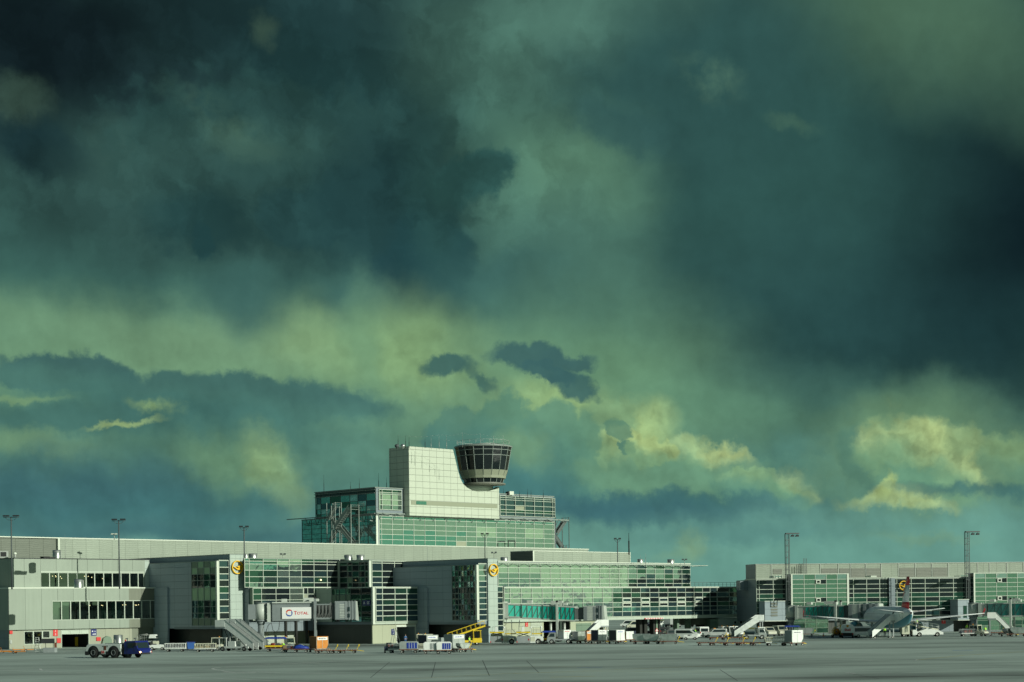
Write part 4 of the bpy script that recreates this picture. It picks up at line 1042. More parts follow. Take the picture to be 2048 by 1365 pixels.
# ================================================================== glass concourse, right of the second pier
gyC, gyD = 242.0, 240.4
b = building('glass_concourse', 'long green glass concourse on two levels, right of the second gate pier', 'building', xF(1008, 1200, gyD), gyC)
zc1 = zF(1100, 1125.2, gyC); zc0 = zF(1100, 1174.6, gyC)
cx0, cx1 = xF(996, 1150, gyC), xF(1380, 1150, gyC)
cols = [925, 1030, 1143, 1255, 1370, 1475]
ucols = [820 + c_ / 5.25 for c_ in cols] + [1100 + c_ / 5.25 for c_ in (110, 215, 320, 422, 522, 625, 725, 820, 912, 1008, 1103, 1200, 1290, 1383, 1470)]
g = MB(); g.box(cx0, cx1 - 0.05, gyC + 0.02, gyC + 18, zc0 - 0.2, zc1); g.build('upper_wall', 'clad_grey', b)
g = MB(); g.box(cx0 - 0.1, cx1 + 0.1, gyC - 0.15, gyC + 18, zc1, zc1 + 0.18); g.build('upper_roof', 'trim_white', b)
def t6(r, k):
    if k > 12: return 'tnttb'[(k + 2 * r) % 5] if r < 3 else 'ndbn'[(k + r) % 4]  # darker panes at this end paint in reflected structures
    return 'l' if r < 2 or k > 3 else 't'
curtain(b, 'y', gyC + 0.02, [xF(u, 1150, gyC) for u in ucols], [zF(1120, 1070 + y / 5.25, gyC) for y in (300, 350, 404, 460, 510, 550)], t6, w=0.13, hw=0.14)
# open sun-shade brackets under the eaves
g = MB()
for u in ucols[:-1]:
    x = xF(u, 1130, gyC); g.bar((x, gyC - 0.1, zc1 - 0.9), (x + 0.1, gyC - 1.3, zc1 - 0.35), 0.10); g.bar((x, gyC - 1.3, zc1 - 0.32), (x + 2.3, gyC - 0.2, zc1 - 0.55), 0.12, 0.07)
g.bar((cx0, gyC - 1.35, zc1 - 0.3), (cx1 + 4.5, gyC - 1.35, zc1 - 0.3), 0.09)
g.bar((cx1, gyC - 0.5, zc1 - 0.5), (cx1 + 4.0, gyC - 1.2, zc1 - 0.35), 0.12); g.build('sun_shade', 'mull_white', b)
# lower level = glazed link bridge
zd1, zd0, zdb = zF(1207, 1175.3, gyD), zF(1207, 1234.5, gyD), zF(1207, 1240.8, gyD)
dx0, dx1 = xF(1008, 1200, gyD), xF(1509, 1200, gyD)
xs_ = [820 + c_ / 5.25 for c_ in (988, 1050, 1165, 1278, 1390, 1498, 1605)] + [1100 + c_ / 5.25 for c_ in (133, 238, 343, 448, 552, 655, 755, 850, 947, 1045, 1140, 1235, 1328, 1420)] + [1380 + c_ / 4.875 for c_ in (37, 120, 193, 262, 380, 505, 632)]
g = MB(); g.box(dx0, dx1, gyD, gyD + 1.59, zdb, zd1); g.box(dx0, dx1, gyD + 1.6, gyD + 10, zdb, zd1 - 0.02); g.build('lower_wall', 'clad_white', b)
g = MB(); g.box(dx0 - 0.1, dx1, gyD - 0.15, gyD + 1.58, zd1, zd1 + 0.14); g.build('lower_roof', 'trim_white', b)
def t7(r, k):
    if k < 12: return 'l' if r < 2 else ('tl'[k % 2] if r == 2 else 't')
    if k == 12: return 'tnntnb'[r]
    return 'dndb'[(k + 3 * r) % 4] if r < 4 else ('e' if r == 4 and k < 21 else 'b')
curtain(b, 'y', gyD, [xF(u, 1200, gyD) for u in xs_], [zF(1207, 1070 + y / 5.25, gyD) for y in (557, 609, 662, 713, 762, 810, 863)], t7, w=0.14, hw=0.16, proud=0.12)
g = MB()
for u0, u1 in ((1243.8, 1262), (1281, 1299), (1317.3, 1335.5), (1352.8, 1370.5), (1388, 1404.5)):
    a, c_ = xF(u0, 1200, gyD), xF(u1, 1200, gyD)
    for za, zb_ in ((662, 713), (713, 762)):
        z0, z1 = zF(1207, 1070 + zb_ / 5.25, gyD), zF(1207, 1070 + za / 5.25, gyD)
        g.box(a + .1, a + .25, gyD - .16, gyD - .121, z0 + .1, z1 - .1); g.box(c_ - .25, c_ - .1, gyD - .16, gyD - .121, z0 + .1, z1 - .1); g.box(a + .25, c_ - .25, gyD - .16, gyD - .121, z1 - .25, z1 - .1); g.box(a + .25, c_ - .25, gyD - .16, gyD - .121, z0 + .1, z0 + .22)
g.build('opening_sash', 'trim_white', b)
# roof rail over the link
g = MB(); xa, xb_ = cx1 + 0.5, xF(1484, 1170, gyD + 3)
n_ = 14
for k in range(n_ + 1): x = xa + (xb_ - xa) * k / n_; g.bar((x, gyD + 3, zd1), (x, gyD + 3, zd1 + 1.1), 0.05)
g.bar((xa, gyD + 3, zd1 + 1.1), (xb_, gyD + 3, zd1 + 1.1), 0.06); g.bar((xa, gyD + 3, zd1 + 0.6), (xb_, gyD + 3, zd1 + 0.6), 0.04); g.build('roof_rail', 'pole', b)
# ground floor
gyE = gyD + 0.6
def cxg(u): return xF(u, 1265, gyE)
zdk = zF(1100, 1243, gyE)
g = MB(); wall_y(g, xr12 + 0.2, cxg(1216.5), gyE, 0.3, 0, zdb, [(cxg(1087.5), cxg(1141), 0, zdk), (cxg(1199), cxg(1207), 0, zdk)]); g.build('ground_wall', 'clad_cream', b)
g = MB(); g.box(cxg(1216.5) - 0.3, cxg(1216.5), gyE + .31, gyE + 9, 0, zdb); g.build('ground_wall', 'clad_cream', b)
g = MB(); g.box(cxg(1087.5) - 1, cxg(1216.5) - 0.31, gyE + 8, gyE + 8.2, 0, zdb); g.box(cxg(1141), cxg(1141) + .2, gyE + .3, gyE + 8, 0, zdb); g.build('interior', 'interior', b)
g = MB(); g.box(cxg(1152), cxg(1182), gyE - .05, gyE, 0, zF(1160, 1247, gyE)); g.build('roller_door', 'clad_green', b)
g = MB(); g.box(cxg(1061.5), cxg(1083.5), gyE - .06, gyE, zF(1070, 1255.5, gyE), zF(1070, 1244.5, gyE)); g.build('wall_panel', 'roller', b)
g = MB(); g.box(xr12 + .2, cxg(1216.5), gyE - .12, gyE - .001, zdk + .05, zdk + .5); g.build('band', 'clad_white', b)
for u in (1108.5, 1136):
    x = cxg(u); g = MB(); g.cyl((x, gyE + 1, 0), (x, gyE + 1, zdb), 0.3, n=12); g.build('column', 'steel_dull', b)
# bridge piers
def bpier(u0, u1, vb, m, dp=1.2, back=3.0):
    x0, x1 = xF(u0, 1255, gyD + back), xF(u1, 1255, gyD + back)
    g = MB(); g.box(x0, x0 + (x1 - x0) * 0.62, gyD + back, gyD + back + dp, 0, zdb); return g.build('bridge_pier', m, b, bevel=0.04)
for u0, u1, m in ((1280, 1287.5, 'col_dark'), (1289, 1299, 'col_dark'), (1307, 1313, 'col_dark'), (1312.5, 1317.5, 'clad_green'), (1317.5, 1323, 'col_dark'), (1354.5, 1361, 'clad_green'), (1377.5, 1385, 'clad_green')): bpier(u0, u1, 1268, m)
g = MB(); x0, x1 = xF(1399.5, 1245, gyD + 2), xF(1424, 1245, gyD + 2); g.box(x0, x1, gyD + 2, gyD + 9, zF(1400, 1250, gyD + 2), zdb - .002); g.build('bridge_head', 'clad_concrete', b)
for u0, u1 in ((1405, 1412), (1419, 1425)): bpier(u0, u1, 1272, 'col_dark', 2)
# red and white height marker under the bridge
xh0, xh1 = xF(1289.5, 1237, gyD - .2), xF(1326, 1237, gyD - .2)
hm = MB(); nb = 22
for k in range(nb):
    hm.m = k % 2; hm.box(xh0 + (xh1 - xh0) * k / nb, xh0 + (xh1 - xh0) * (k + 1) / nb, gyD - .3, gyD - .18, zF(1300, 1238.6, gyD), zF(1300, 1236.2, gyD))
hm.build('height_bar', ['sign_red', 'sign_white'], b)

# ================================================================== control tower block
gyT = 335.1; gxT = 287.2
b = building('control_tower', 'stepped teal glass tower block with a pale panelled core and a round control cab', 'building', gxT, gyT)
q4 = lambda x, y: (560 + x / 5.46, 860 + y / 5.46)
q5 = lambda x, y: (840 + x / 5.46, 860 + y / 5.46)
zTm = zF(755, 1031.5, gyT); zTt = zF(755, 976, gyT); zTb = 12.0
xTr = xF(1110.5, 1060, gyT)
ysl = G.S(603.5, 1050, gxT)[0]; yst = G.S(630.5, 1000, gxT)[0]
g = MB(); g.box(gxT, xTr, gyT, ysl, zTb, zTm); g.build('main_block', 'clad_grey', b)
g = MB(); g.box(gxT - .1, xTr + .1, gyT - .1, ysl, zTm, zTm + 0.25); g.build('main_roof', 'mull_grey', b)
g = MB(); g.box(gxT, xTr - 0.3, gyT + 0.3, yst, zTm + .26, zTt); g.build('upper_block', 'clad_grey', b)
g = MB(); g.box(gxT - .2, xTr - .1, gyT + .1, yst + .1, zTt, zTt + 0.22); g.build('upper_roof', 'mull_grey', b)
# main glazing
zmain = [zF(755, 860 + y / 5.46, gyT) for y in (940, 968, 1026, 1084, 1140, 1196, 1253)]
um = [758.5] + [560 + x / 5.46 for x in (1107, 1225, 1343, 1460, 1580)] + [840 + x / 5.46 for x in (52, 165, 280, 392, 503, 613, 722, 832, 935, 1040, 1145, 1245, 1350, 1448, 1466)]
def tm(r, k):  # pane tints vary by row to paint in reflected sky bands
    if r == 0: return 'e'
    if r == 5 and k == 9: return 'p'
    if k > 9: return 'l' if r in (2, 3) and k % 5 in (1, 2) else 't'
    return 't' if r in (1, 2) else ('e' if (r > 3 and k < 9) or r == 3 and k % 3 == 0 else 't')
curtain(b, 'y', gyT, [xF(u, 1060, gyT) for u in um], zmain, tm, w=0.16, hw=0.16)
sm_ = [604.5, 623.5, 642.5, 662, 682, 700, 718, 736, 753]
curtain(b, 'x', gxT, [G.S(u, 1060, gxT)[0] for u in sm_], [G.S(753, 860 + y / 5.46, gxT)[1] for y in (930, 975, 1040, 1098, 1155, 1210, 1262)], lambda r, k: 't' if r in (2, 3) and k < 5 else 'e', mull='mull_dark', w=0.14)
g = MB(); g.box(gxT - .18, gxT + .45, gyT - .18, gyT - .001, zTb, zTm - .05); g.build('corner_post', 'trim_white', b)
# upper glazing
yu = gyT + 0.3
zup = [zF(770, 860 + y / 5.46, yu) for y in (655, 685, 705, 765, 822, 872)]
curtain(b, 'y', yu, [xF(u, 1000, yu) for u in (757, 763, 783, 802)], zup, lambda r, k: 'ntLLt'[r].lower(), w=0.16, hw=0.18, proud=0.3)
zur = [zF(1010, 860 + y / 5.46, yu) for y in (722, 742, 765, 822, 872, 900, 938)]
curtain(b, 'y', yu, [xF(u, 1010, yu) for u in (999, 1010.5, 1029.5, 1048.5, 1067.5, 1086, 1104, 1108.5)], zur, lambda r, k: 'p' if (r, k) == (3, 2) else ('b' if r != 4 else 'n'), w=0.16, hw=0.17, proud=0.3)
su = [631.5, 634, 642, 661, 681, 700, 716, 733, 752]
curtain(b, 'x', gxT, [G.S(u, 1010, gxT)[0] for u in su], [G.S(752, 860 + y / 5.46, gxT)[1] for y in (640, 690, 765, 825, 880, 915)], lambda r, k: 'nebte'[(k + r) % 5] if r else 'd', mull='mull_dark', w=0.14)
# eaves shades
g = MB()
g.bar((gxT - .2, gyT - .35, zTm + .6), (xTr + 4.8, gyT - .7, zTm + .6), 0.14, 0.3)
for k in range(15):
    x = gxT + 1 + (xTr - gxT) * k / 14.2
    g.bar((x, gyT - .1, zTm - 1.0), (x, gyT - 1.2, zTm + .45), 0.12); g.bar((x, gyT - 1.25, zTm + .55), (x + 3.2, gyT - .3, zTm + .15), 0.3, 0.1)
g.bar((gxT - .6, gyT - .2, zTm + .5), (gxT - .6, ysl + 5.5, zTm + .5), 0.28, 0.22)
for k in range(8):
    y = gyT + 1 + (ysl - gyT) * k / 8.0; g.bar((gxT - .1, y, zTm - 1.4), (gxT - 1.3, y, zTm - 1.2), 0.18); g.bar((gxT - .1, y, zTm - 1.4), (gxT - .9, y, zTm + .4), 0.12)
for z in (zTt - .5, zTt - 1.3): g.bar((gxT - .35, gyT + .1, z), (gxT - .35, yst, z), 0.14)
g.build('sun_shade', 'mull_grey', b)
# core with its scooped corner
gyK = gyT - 1.9
core = [(817.5, 893), (906, 899), (909, 912), (913, 930), (917, 945), (920.5, 957), (926, 968), (934, 975.5), (944, 981), (956, 983.8), (968, 984.2), (980, 982), (990, 978.5), (998, 974), (998, 1037.6), (818, 1031.2)]
cp = [G.F(u, v, gyK) for u, v in core]
gxK = cp[0][0]; zk1 = cp[0][1]; zk0 = cp[-1][1]; xk1 = cp[-3][0]
cp[0] = (gxK, zk1); cp[1] = (cp[1][0], zk1); cp[-1] = (gxK, zk0); cp[-2] = (xk1, zk0); cp[-3] = (xk1, cp[-3][1])
ykb = G.S(778.5, 950, gxK)[0]
g = MB(); g.prism(cp, 'y', gyK, gyK + 1.2); g.box(gxK, cp[1][0], gyK + 1.201, ykb, zk0, zk1); g.box(cp[1][0], xk1, gyK + 1.201, ykb, zk0, cp[9][1] - .1)
core_o = g.build('core', 'clad_tower', b)
# beige band with a window on the core
x0, x1 = xF(822, 1006, gyK), xF(994.5, 1012, gyK); za, zb_ = zF(822, 1001.2, gyK), zF(822, 1009.6, gyK)
g = MB(); g.box(x0, x1, gyK - 0.07, gyK - .001, zb_, za); g.build('core_band', 'pan_beige', b)
g = MB(); g.box(xF(832, 1006, gyK), xF(852.5, 1006, gyK), gyK - 0.09, gyK - .071, zb_ + .1, za - .1); g.build('core_window', 'gl_tealdeep', b)
# cab
mat('air_light', (0.78, 0.84, 0.74), 0.6)
ccx, ccz = G.F(966.5, 897, gyK + 1.5)
cc = (ccx, gyK + 1.5 + 0.0)
def cabz(v): return G.F(966.5, v, gyK + 1.5)[1]
rs = 7.55
SEG = 18
def ring(r, z, n=SEG, ph=0.1): return [(cc[0] + r * math.cos(2 * math.pi * k / n + ph), cc[1] + r * math.sin(2 * math.pi * k / n + ph), z) for k in range(n)]
z_top, z_gb, z_bb, z_wb, z_sf = cabz(896), cabz(943), cabz(958.5), cabz(967.5), cabz(970.5)
r_t, r_g, r_b, r_w = 7.6, 6.45, 5.7, 5.1
def cone_glass(n, ra, za, rb, zb, rows, mull, gm, nm):
    A, B = ring(ra, za), ring(rb, zb); f = MB(); p = MB()
    for k in range(SEG):
        a, b_, c_, d_ = Vector(A[k]), Vector(A[(k + 1) % SEG]), Vector(B[(k + 1) % SEG]), Vector(B[k])
        f.bar(a, d_, 0.13); p.quad(d_, c_, b_, a)
        for t in rows: f.bar(a.lerp(d_, t), b_.lerp(c_, t), 0.13)
    o = f.build(nm, mull, b); p.build('glazing', gm, o); return o
cone_glass(0, r_t, z_top, r_g, z_gb, (0, .15, .38, 1.0), 'mull_grey', 'gl_clearcab' if 'gl_clearcab' in M else 'gl_dark', 'cab_glazing')
cone_glass(0, r_w + .35, z_bb, r_w, z_wb, (0, 1), 'mull_grey', 'gl_dark', 'cab_lower_glazing')
g = MB(); g.loft([ring(r_g + .12, z_gb + .05), ring(r_b + .35, z_bb + .7), ring(r_b + .25, z_bb), ring(r_w + .2, z_bb - .02)], sm=False, cap=False); g.build('cab_band', 'pan_beige', b)
g = MB()
for k in range(SEG):
    A, B_ = ring(r_g + .14, z_gb), ring(r_b + .37, z_bb + .7); g.bar(A[k], B_[k], 0.07)
g.build('cab_band_joint', 'mull_dark', b)
g = MB(); g.lathe([(r_w + .55, z_wb - .02), (r_w + .75, z_wb - .12), (r_w + .75, z_sf), (r_w - .5, z_sf - .12), (0.01, z_sf - .15)], 36, (cc[0], cc[1], 0)); g.lathe([(r_w - .1, z_wb - .02), (r_w + .55, z_wb - .02)], 36, (cc[0], cc[1], 0)); g.build('cab_soffit', 'mull_beige', b)
g = MB(); g.cyl((cc[0], cc[1] + 4.9, cp[9][1] + .1), (cc[0], cc[1] + 4.9, z_sf - .1), 5.9, n=48); g.build('cab_neck', 'air_light', b)
g = MB(); g.lathe([(r_t + .1, z_top - .1), (r_t + .2, z_top + .02), (r_t + .15, z_top + .25), (r_t - .3, z_top + .42), (r_t - 1.4, z_top + .6), (0.01, z_top + 1.0)], 54, (cc[0], cc[1], 0)); g.lathe([(0.01, z_top - .12), (r_t + .1, z_top - .1)], 54, (cc[0], cc[1], 0)); g.build('cab_roof', 'mull_grey', b)
g = MB(); g.lathe([(3.0, z_top + .5), (3.0, z_top + .85), (2.8, z_top + .92), (0.01, z_top + .95)], 36, (cc[0] - .2, cc[1] - 1.5, 0)); g.build('roof_hatch', 'trim_white', b)
g = MB(); g.cyl((cc[0], cc[1], z_bb), (cc[0], cc[1], z_top), 1.6, n=16); g.lathe([(0.01, z_gb + .02), (r_g - .2, z_gb + .02)], 24, (cc[0], cc[1], 0)); g.build('cab_core', 'interior', b)
# railing and gear on the roof
g = MB(); cr = [(cc[0] + (r_t - .6) * math.cos(a), cc[1] + (r_t - .6) * math.sin(a)) for a in [2 * math.pi * k / 24 for k in range(25)]]
for k in range(24): g.bar((*cr[k], z_top + .9), (*cr[k], z_top + 1.7), 0.05); g.bar((*cr[k], z_top + 1.7), (*cr[k + 1], z_top + 1.7), 0.05)
g.build('roof_rail', 'galv', b)
# escape stairs
def scissor_stair(par, x0, y0, ax, z0, z1, wide, flights, run, name='escape_stair', m='mull_grey'):
    """open steel stair; ax = unit step direction in plan"""
    g = MB(); ax = Vector((*ax, 0)); nx = Vector((-ax.y, ax.x, 0)); o = Vector((x0, y0, 0)); hgt = (z1 - z0) / flights
    for i in (0, 1):
        for j in (0, 1): p = o + ax * (run * i) + nx * (wide * j); g.bar(p + Vector((0, 0, z0 - 1)), p + Vector((0, 0, z1 + 1.2)), 0.16)
    for k in range(flights):
        s = 0 if k % 2 == 0 else 1
        A = o + ax * (run * (0.15 if s == 0 else 0.85)) + Vector((0, 0, z0 + hgt * k)); B = o + ax * (run * (0.85 if s == 0 else 0.15)) + Vector((0, 0, z0 + hgt * (k + 1)))
        for j in ((0.05, 0.45) if s == 0 else (0.55, 0.95)):
            d = nx * (wide * j); g.bar(A + d, B + d, 0.1, 0.32); g.bar(A + d + Vector((0, 0, 1.1)), B + d + Vector((0, 0, 1.1)), 0.09); g.bar(A + d + Vector((0, 0, .6)), B + d + Vector((0, 0, .6)), 0.03, .5)
            for t in (0.2, .5, .8): q = A.lerp(B, t) + d; g.bar(q, q + Vector((0, 0, 1.1)), 0.04)
        j0, j1 = ((0.05, 0.45) if s == 0 else (0.55, 0.95))
        for t in range(10): q = A.lerp(B, (t + .5) / 10); g.bar(q + nx * (wide * j0), q + nx * (wide * j1), 0.26, 0.05)
        for e in (A, B):
            sgn = -1 if (e - o).dot(ax) < run / 2 else 1
            c0 = e + ax * (sgn * run * 0.0); far = o + ax * (run * (0 if sgn < 0 else 1)); far.z = e.z
            g.bar(c0.lerp(far, .5), c0.lerp(far, .5) + nx * wide, abs((far - c0).length), 0.08)
            g.bar(far + Vector((0, 0, 1.1)), far + nx * wide + Vector((0, 0, 1.1)), 0.06); g.bar(far + Vector((0, 0, .6)), far + nx * wide + Vector((0, 0, .6)), 0.04)
    return g.build(name, m, par)
ya = G.S(740, 1060, gxT)[0]; yb = G.S(701, 1060, gxT)[0]
scissor_stair(b, gxT - 3.6, ya, (0, 1), 13.5, zTm + 1.5, 2.6, 4, yb - ya)
ya2 = G.S(700, 1060, gxT)[0]; yb2 = G.S(683, 1060, gxT)[0]
scissor_stair(b, gxT - 2.8, ya2, (0, 1), 13.5, zTt - 4.5, 2.0, 6, yb2 - ya2)
scissor_stair(b, xTr + 0.5, gyT + 0.3, (1, 0), 11, zTm + .3, 2.6, 5, 5.4, m='mull_dark')
x_, z_ = G.F(1029, 1087, gyT - 2)
g = MB(); g.bar((x_ - 2.4, gyT - 2, z_ - 2), (x_ - 2.4, gyT - 2, z_ + .6), 0.2); g.bar((x_ + .2, gyT - 2, z_ - 2), (x_ + .2, gyT - 2, z_ + .6), .2); g.bar((x_ - 2.4, gyT - 2, z_ + .6), (x_ + .2, gyT - 2, z_ + .6), .3); g.build('crane_frame', 'black', b)

# roof aerials: each one a thing
CUR[0] = CUR[1] = 0
def whip(u, v0, v1, Y, r=0.05, lab='', nm='aerial', base=0.5, m='black'):
    p = at(u, v0, Y); q = at(u, v1, Y)
    t = thing(nm, lab, 'aerial', (p.x, p.y, q.z), 0, 'thin aerials on the tower roofs')
    g = MB(); h = p.z - q.z
    g.cyl((0, 0, -0.3), (0, 0, h * base), r * 1.5, r * 1.5, 6); g.build('mast', m, t)
    g = MB(); g.cyl((0, 0, h * base), (0, 0, h), r * 0.8, r * 0.4, 6); g.build('whip', m, t); return t
AL = 'thin dark whip aerial standing on the glass tower block roof'
for u, v0, v1 in ((647.5, 950, 985), (701, 964, 982), (718.5, 956, 979), (757, 946, 977), (773, 955, 977), (786.5, 952, 977)): whip(u, v0, v1, 452, lab=AL)
for u, v0, v1 in ((1007, 977, 991), (1039, 982, 992), (1055, 978, 993), (1062, 980, 993), (1086.5, 980, 994)): whip(u, v0, v1, 475, lab=AL)
AL2 = 'thin whip aerial standing on the pale tower core roof'
for u, v0, v1 in ((811, 872, 894), (818, 874, 894), (850, 877, 894), (796, 870, 892)): whip(u, v0, v1, 436, lab=AL2)
AL3 = 'thin pale aerial pole standing on the control cab roof rim'
for u, v0, v1 in ((878, 870, 897), (893, 872, 897), (925, 866, 893), (961, 868, 890), (987, 870, 890), (1007, 872, 893), (862, 874, 897)): whip(u, v0, v1, 441, 0.04, AL3, m='galv')
t = thing('aerial_wire', 'slack wires strung between the aerial poles above the control cab', 'wire', at(925, 866, 441))
g = MB(); o_ = at(925, 866, 441)
for (ua, va), (ub, vb_) in (((878, 870), (925, 866)), ((925, 866), (961, 868)), ((961, 868), (1007, 872)), ((811, 872), (878, 870)), ((796, 870), (811, 872)), ((878, 880), (1007, 878))):
    A, B_ = at(ua, va, 441) - o_, at(ub, vb_, 441) - o_
    g.tube([A.lerp(B_, k / 6) - Vector((0, 0, math.sin(math.pi * k / 6) * 0.4)) for k in range(7)], 0.012, 4)
g.build('wire', 'galv', t)
def blobs(u, v, Y, kind, lab):
    p = at(u, v, Y); t = thing('roof_equipment', lab, 'roof unit', p)
    g = MB(); g.cyl((0, 0, -.6), (0, 0, 0), .25, n=8); g.lathe([(.01, -.35), (.5, -.25), (.62, .15), (.35, .5), (.01, .6)], 12); g.build('dome', 'steel' if kind else 'pole', t); return t
blobs(794, 893, 436, 0, 'dark round dome at the left end of the tower core roof'); blobs(805.5, 893, 436, 1, 'shiny round dome beside the dark one on the tower core roof')
p = at(1020, 990.5, 474); t = thing('roof_equipment', 'white ventilation hood with a dark side on the right tower roof', 'roof unit', p, R(45)); g = MB(); g.box(-.6, 1.0, -.5, .5, 0, 1.0); g.build('hood', 'trim_white', t); g = MB(); g.box(-1.2, -.61, -.5, .5, 0, .85); g.build('grille', 'black', t)

# ================================================================== right-hand pier
hx_, hy_, _ = H.P(1513, 1200, 372)
HM = hy_
def hF(u, v, y): return H.F(u, v, y)
b = building('glass_pier_building', 'dark glass pier building with green glass bays, behind the parked airliner', 'building', hx_, HM, H)
q3 = lambda y: 1050 + y / 4.875
q6 = lambda y: 1050 + y / 4.873
zr1 = hF(1513, 1159.4, HM)[1]; zr0 = hF(1513, 1243.5, HM)[1]
hxr = hF(2150, 1200, HM)[0]
g = MB(); g.box(hx_, hxr, HM, HM + 14, zr0, zr1); g.build('wall', 'clad_grey', b)
g = MB(); g.box(hx_ - .1, hxr, HM - .12, HM + 7.9, zr1, zr1 + .16); g.build('roof', 'mull_white', b)
rows = [hF(1540, q3(y), HM)[1] for y in (537, 582, 630, 675, 718, 763, 808, 853, 898, 940)]
def tr(r, k): return 'dddnnnddd'[r] if (k + r) % 3 else 'dddddnnbn'[r]
curtain(b, 'y', HM, [hF(u, 1200, HM)[0] for u in (1513.3, 1518.5, 1546.6, 1572.8)], rows, tr, w=0.14, hw=0.14)
rows2 = [hF(1800, q6(y), HM)[1] for y in (526, 575, 620, 662, 705, 749, 794, 840, 885, 935)]
curtain(b, 'y', HM, [hF(u, 1200, HM)[0] for u in (1697, 1707, 1733.5, 1759.5, 1778, 1788.9, 1793.8, 1822.5, 1850.4, 1878.5, 1906.9, 1933, 1948)], rows2, tr, w=0.15, hw=0.14)
g = MB(); x0, x1 = hF(1777, 1200, HM)[0], hF(1789, 1200, HM)[0]; g.box(x0, x1, HM - .5, HM - .15, zr0, zr1); g.build('pilaster', 'clad_grey', b)
def bay(u0, u1, uc, vt, vb, ucol, vrow, holes, sgl):
    yb_ = HM - 2.6
    x0 = hF(u0, 1190, yb_)[0]; x1 = hF(u1, 1190, yb_)[0]; z1 = hF(u0, vt, yb_)[1]; z0 = hF(u0, vb, yb_)[1]
    g = MB(); g.box(x0, x1, yb_, HM - .13, z0, z1); g.build('bay_wall', 'clad_white', b)
    g = MB(); g.box(x0 - .06, x1 + .06, yb_ - .14, HM + 1, z1, z1 + .12); g.build('bay_roof', 'trim_white', b)
    g = MB(); g.box(x0 - .08, x0 + .25, yb_ - .16, yb_ - .001, z0, z1); g.build('bay_edge', 'trim_white', b)
    g = MB(); g.box(x1 - .35, x1 + .08, yb_ - .16, yb_ - .001, z0, z1); g.build('bay_edge', 'trim_white', b)
    zs = [hF(u0 + 10, v, yb_)[1] for v in vrow]
    xs = [hF(u, 1190, yb_)[0] for u in ucol]
    curtain(b, 'y', yb_, xs, zs, lambda r, k: ('l' if r == 0 and (k + 1) % 2 else 'g') if (r, k) not in holes else 'd', w=0.13, hw=0.13)
    for (r, k) in holes:
        zt_, zb__ = sorted(zs)[len(zs) - 1 - r], sorted(zs)[len(zs) - 2 - r]
        g = MB(); a = xs[k] + .15; e = a + 1.0
        g.box(a, a + .18, yb_ - .3, yb_ - .12, zb__ + .1, zt_ - .1); g.box(e - .18, e, yb_ - .3, yb_ - .12, zb__ + .1, zt_ - .1); g.box(a + .18, e - .18, yb_ - .3, yb_ - .12, zt_ - .28, zt_ - .1); g.box(a + .18, e - .18, yb_ - .3, yb_ - .12, zb__ + .1, zb__ + .25); g.build('opening_window', 'trim_white', b)
    curtain(b, 'x', x0, [yb_ + .2, HM - .3], zs, lambda r, k: 'dndb'[r % 4], mull='mull_grey', w=.1)
PK = 'dbnteLspfwg'.replace('L', 'l'); PT.append('gl_greenbay')
glass_mat('gl_greenbay', (0.22, 0.38, 0.27), 0.75, 0.06, wav=0.05)
bay(1582.7, 1697, 1600, 1149.5, 1214, [1582.7, 1608.3, 1630.3, 1652.8, 1674.4, 1693.8], [q3(y) for y in (485, 535, 580, 623, 667, 712, 758, 800)], [(1, 2), (5, 2)], 1)
bay(1947.9, 2085, 1970, 1147.3, 1211, [1947.9, 1970.9, 1993, 2014, 2034.5, 2056, 2078], [q6(y) for y in (475, 520, 565, 607, 650, 695, 740, 785)], [(1, 2), (5, 2)], 1)
# ground floor
def gbox(nm, u0, u1, y0, y1, vb_or_z, m, zt_=None):
    x0, x1 = hF(u0, 1255, HM + y0)[0], hF(u1, 1255, HM + y0)[0]
    g = MB(); g.box(x0, x1, HM + y0, HM + y1, 0, (zr0 - .002) if zt_ is None else zt_); return g.build(nm, m, b)
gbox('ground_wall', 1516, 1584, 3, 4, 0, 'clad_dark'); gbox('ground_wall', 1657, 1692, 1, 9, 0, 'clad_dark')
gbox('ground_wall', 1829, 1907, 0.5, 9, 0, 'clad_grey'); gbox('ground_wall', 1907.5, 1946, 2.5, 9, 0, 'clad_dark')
gbox('ground_bay', 1586, 1656.5, -1.5, 3, 0, 'clad_grey'); gbox('ground_bay', 1953, 2090, -1.5, 3, 0, 'clad_grey')
for u0, u1, n_ in ((1587, 1656, 3), (1955, 2088, 6)):
    x0, x1 = hF(u0, 1255, HM - 1.5)[0], hF(u1, 1255, HM - 1.5)[0]
    curtain(b, 'y', HM - 1.5, lerp(x0, x1, n_), [0.25, 1.3, 2.4, 3.3, zr0 - .1], lambda r, k: 'gnng'[(k + r) % 4] if r != 0 else 'g', mull='clad_green', w=.12)
g = MB(); g.box(hF(1440, 1255, HM)[0], hF(1441, 1255, HM)[0], HM + 2, HM + 2.1, 0, 1); 
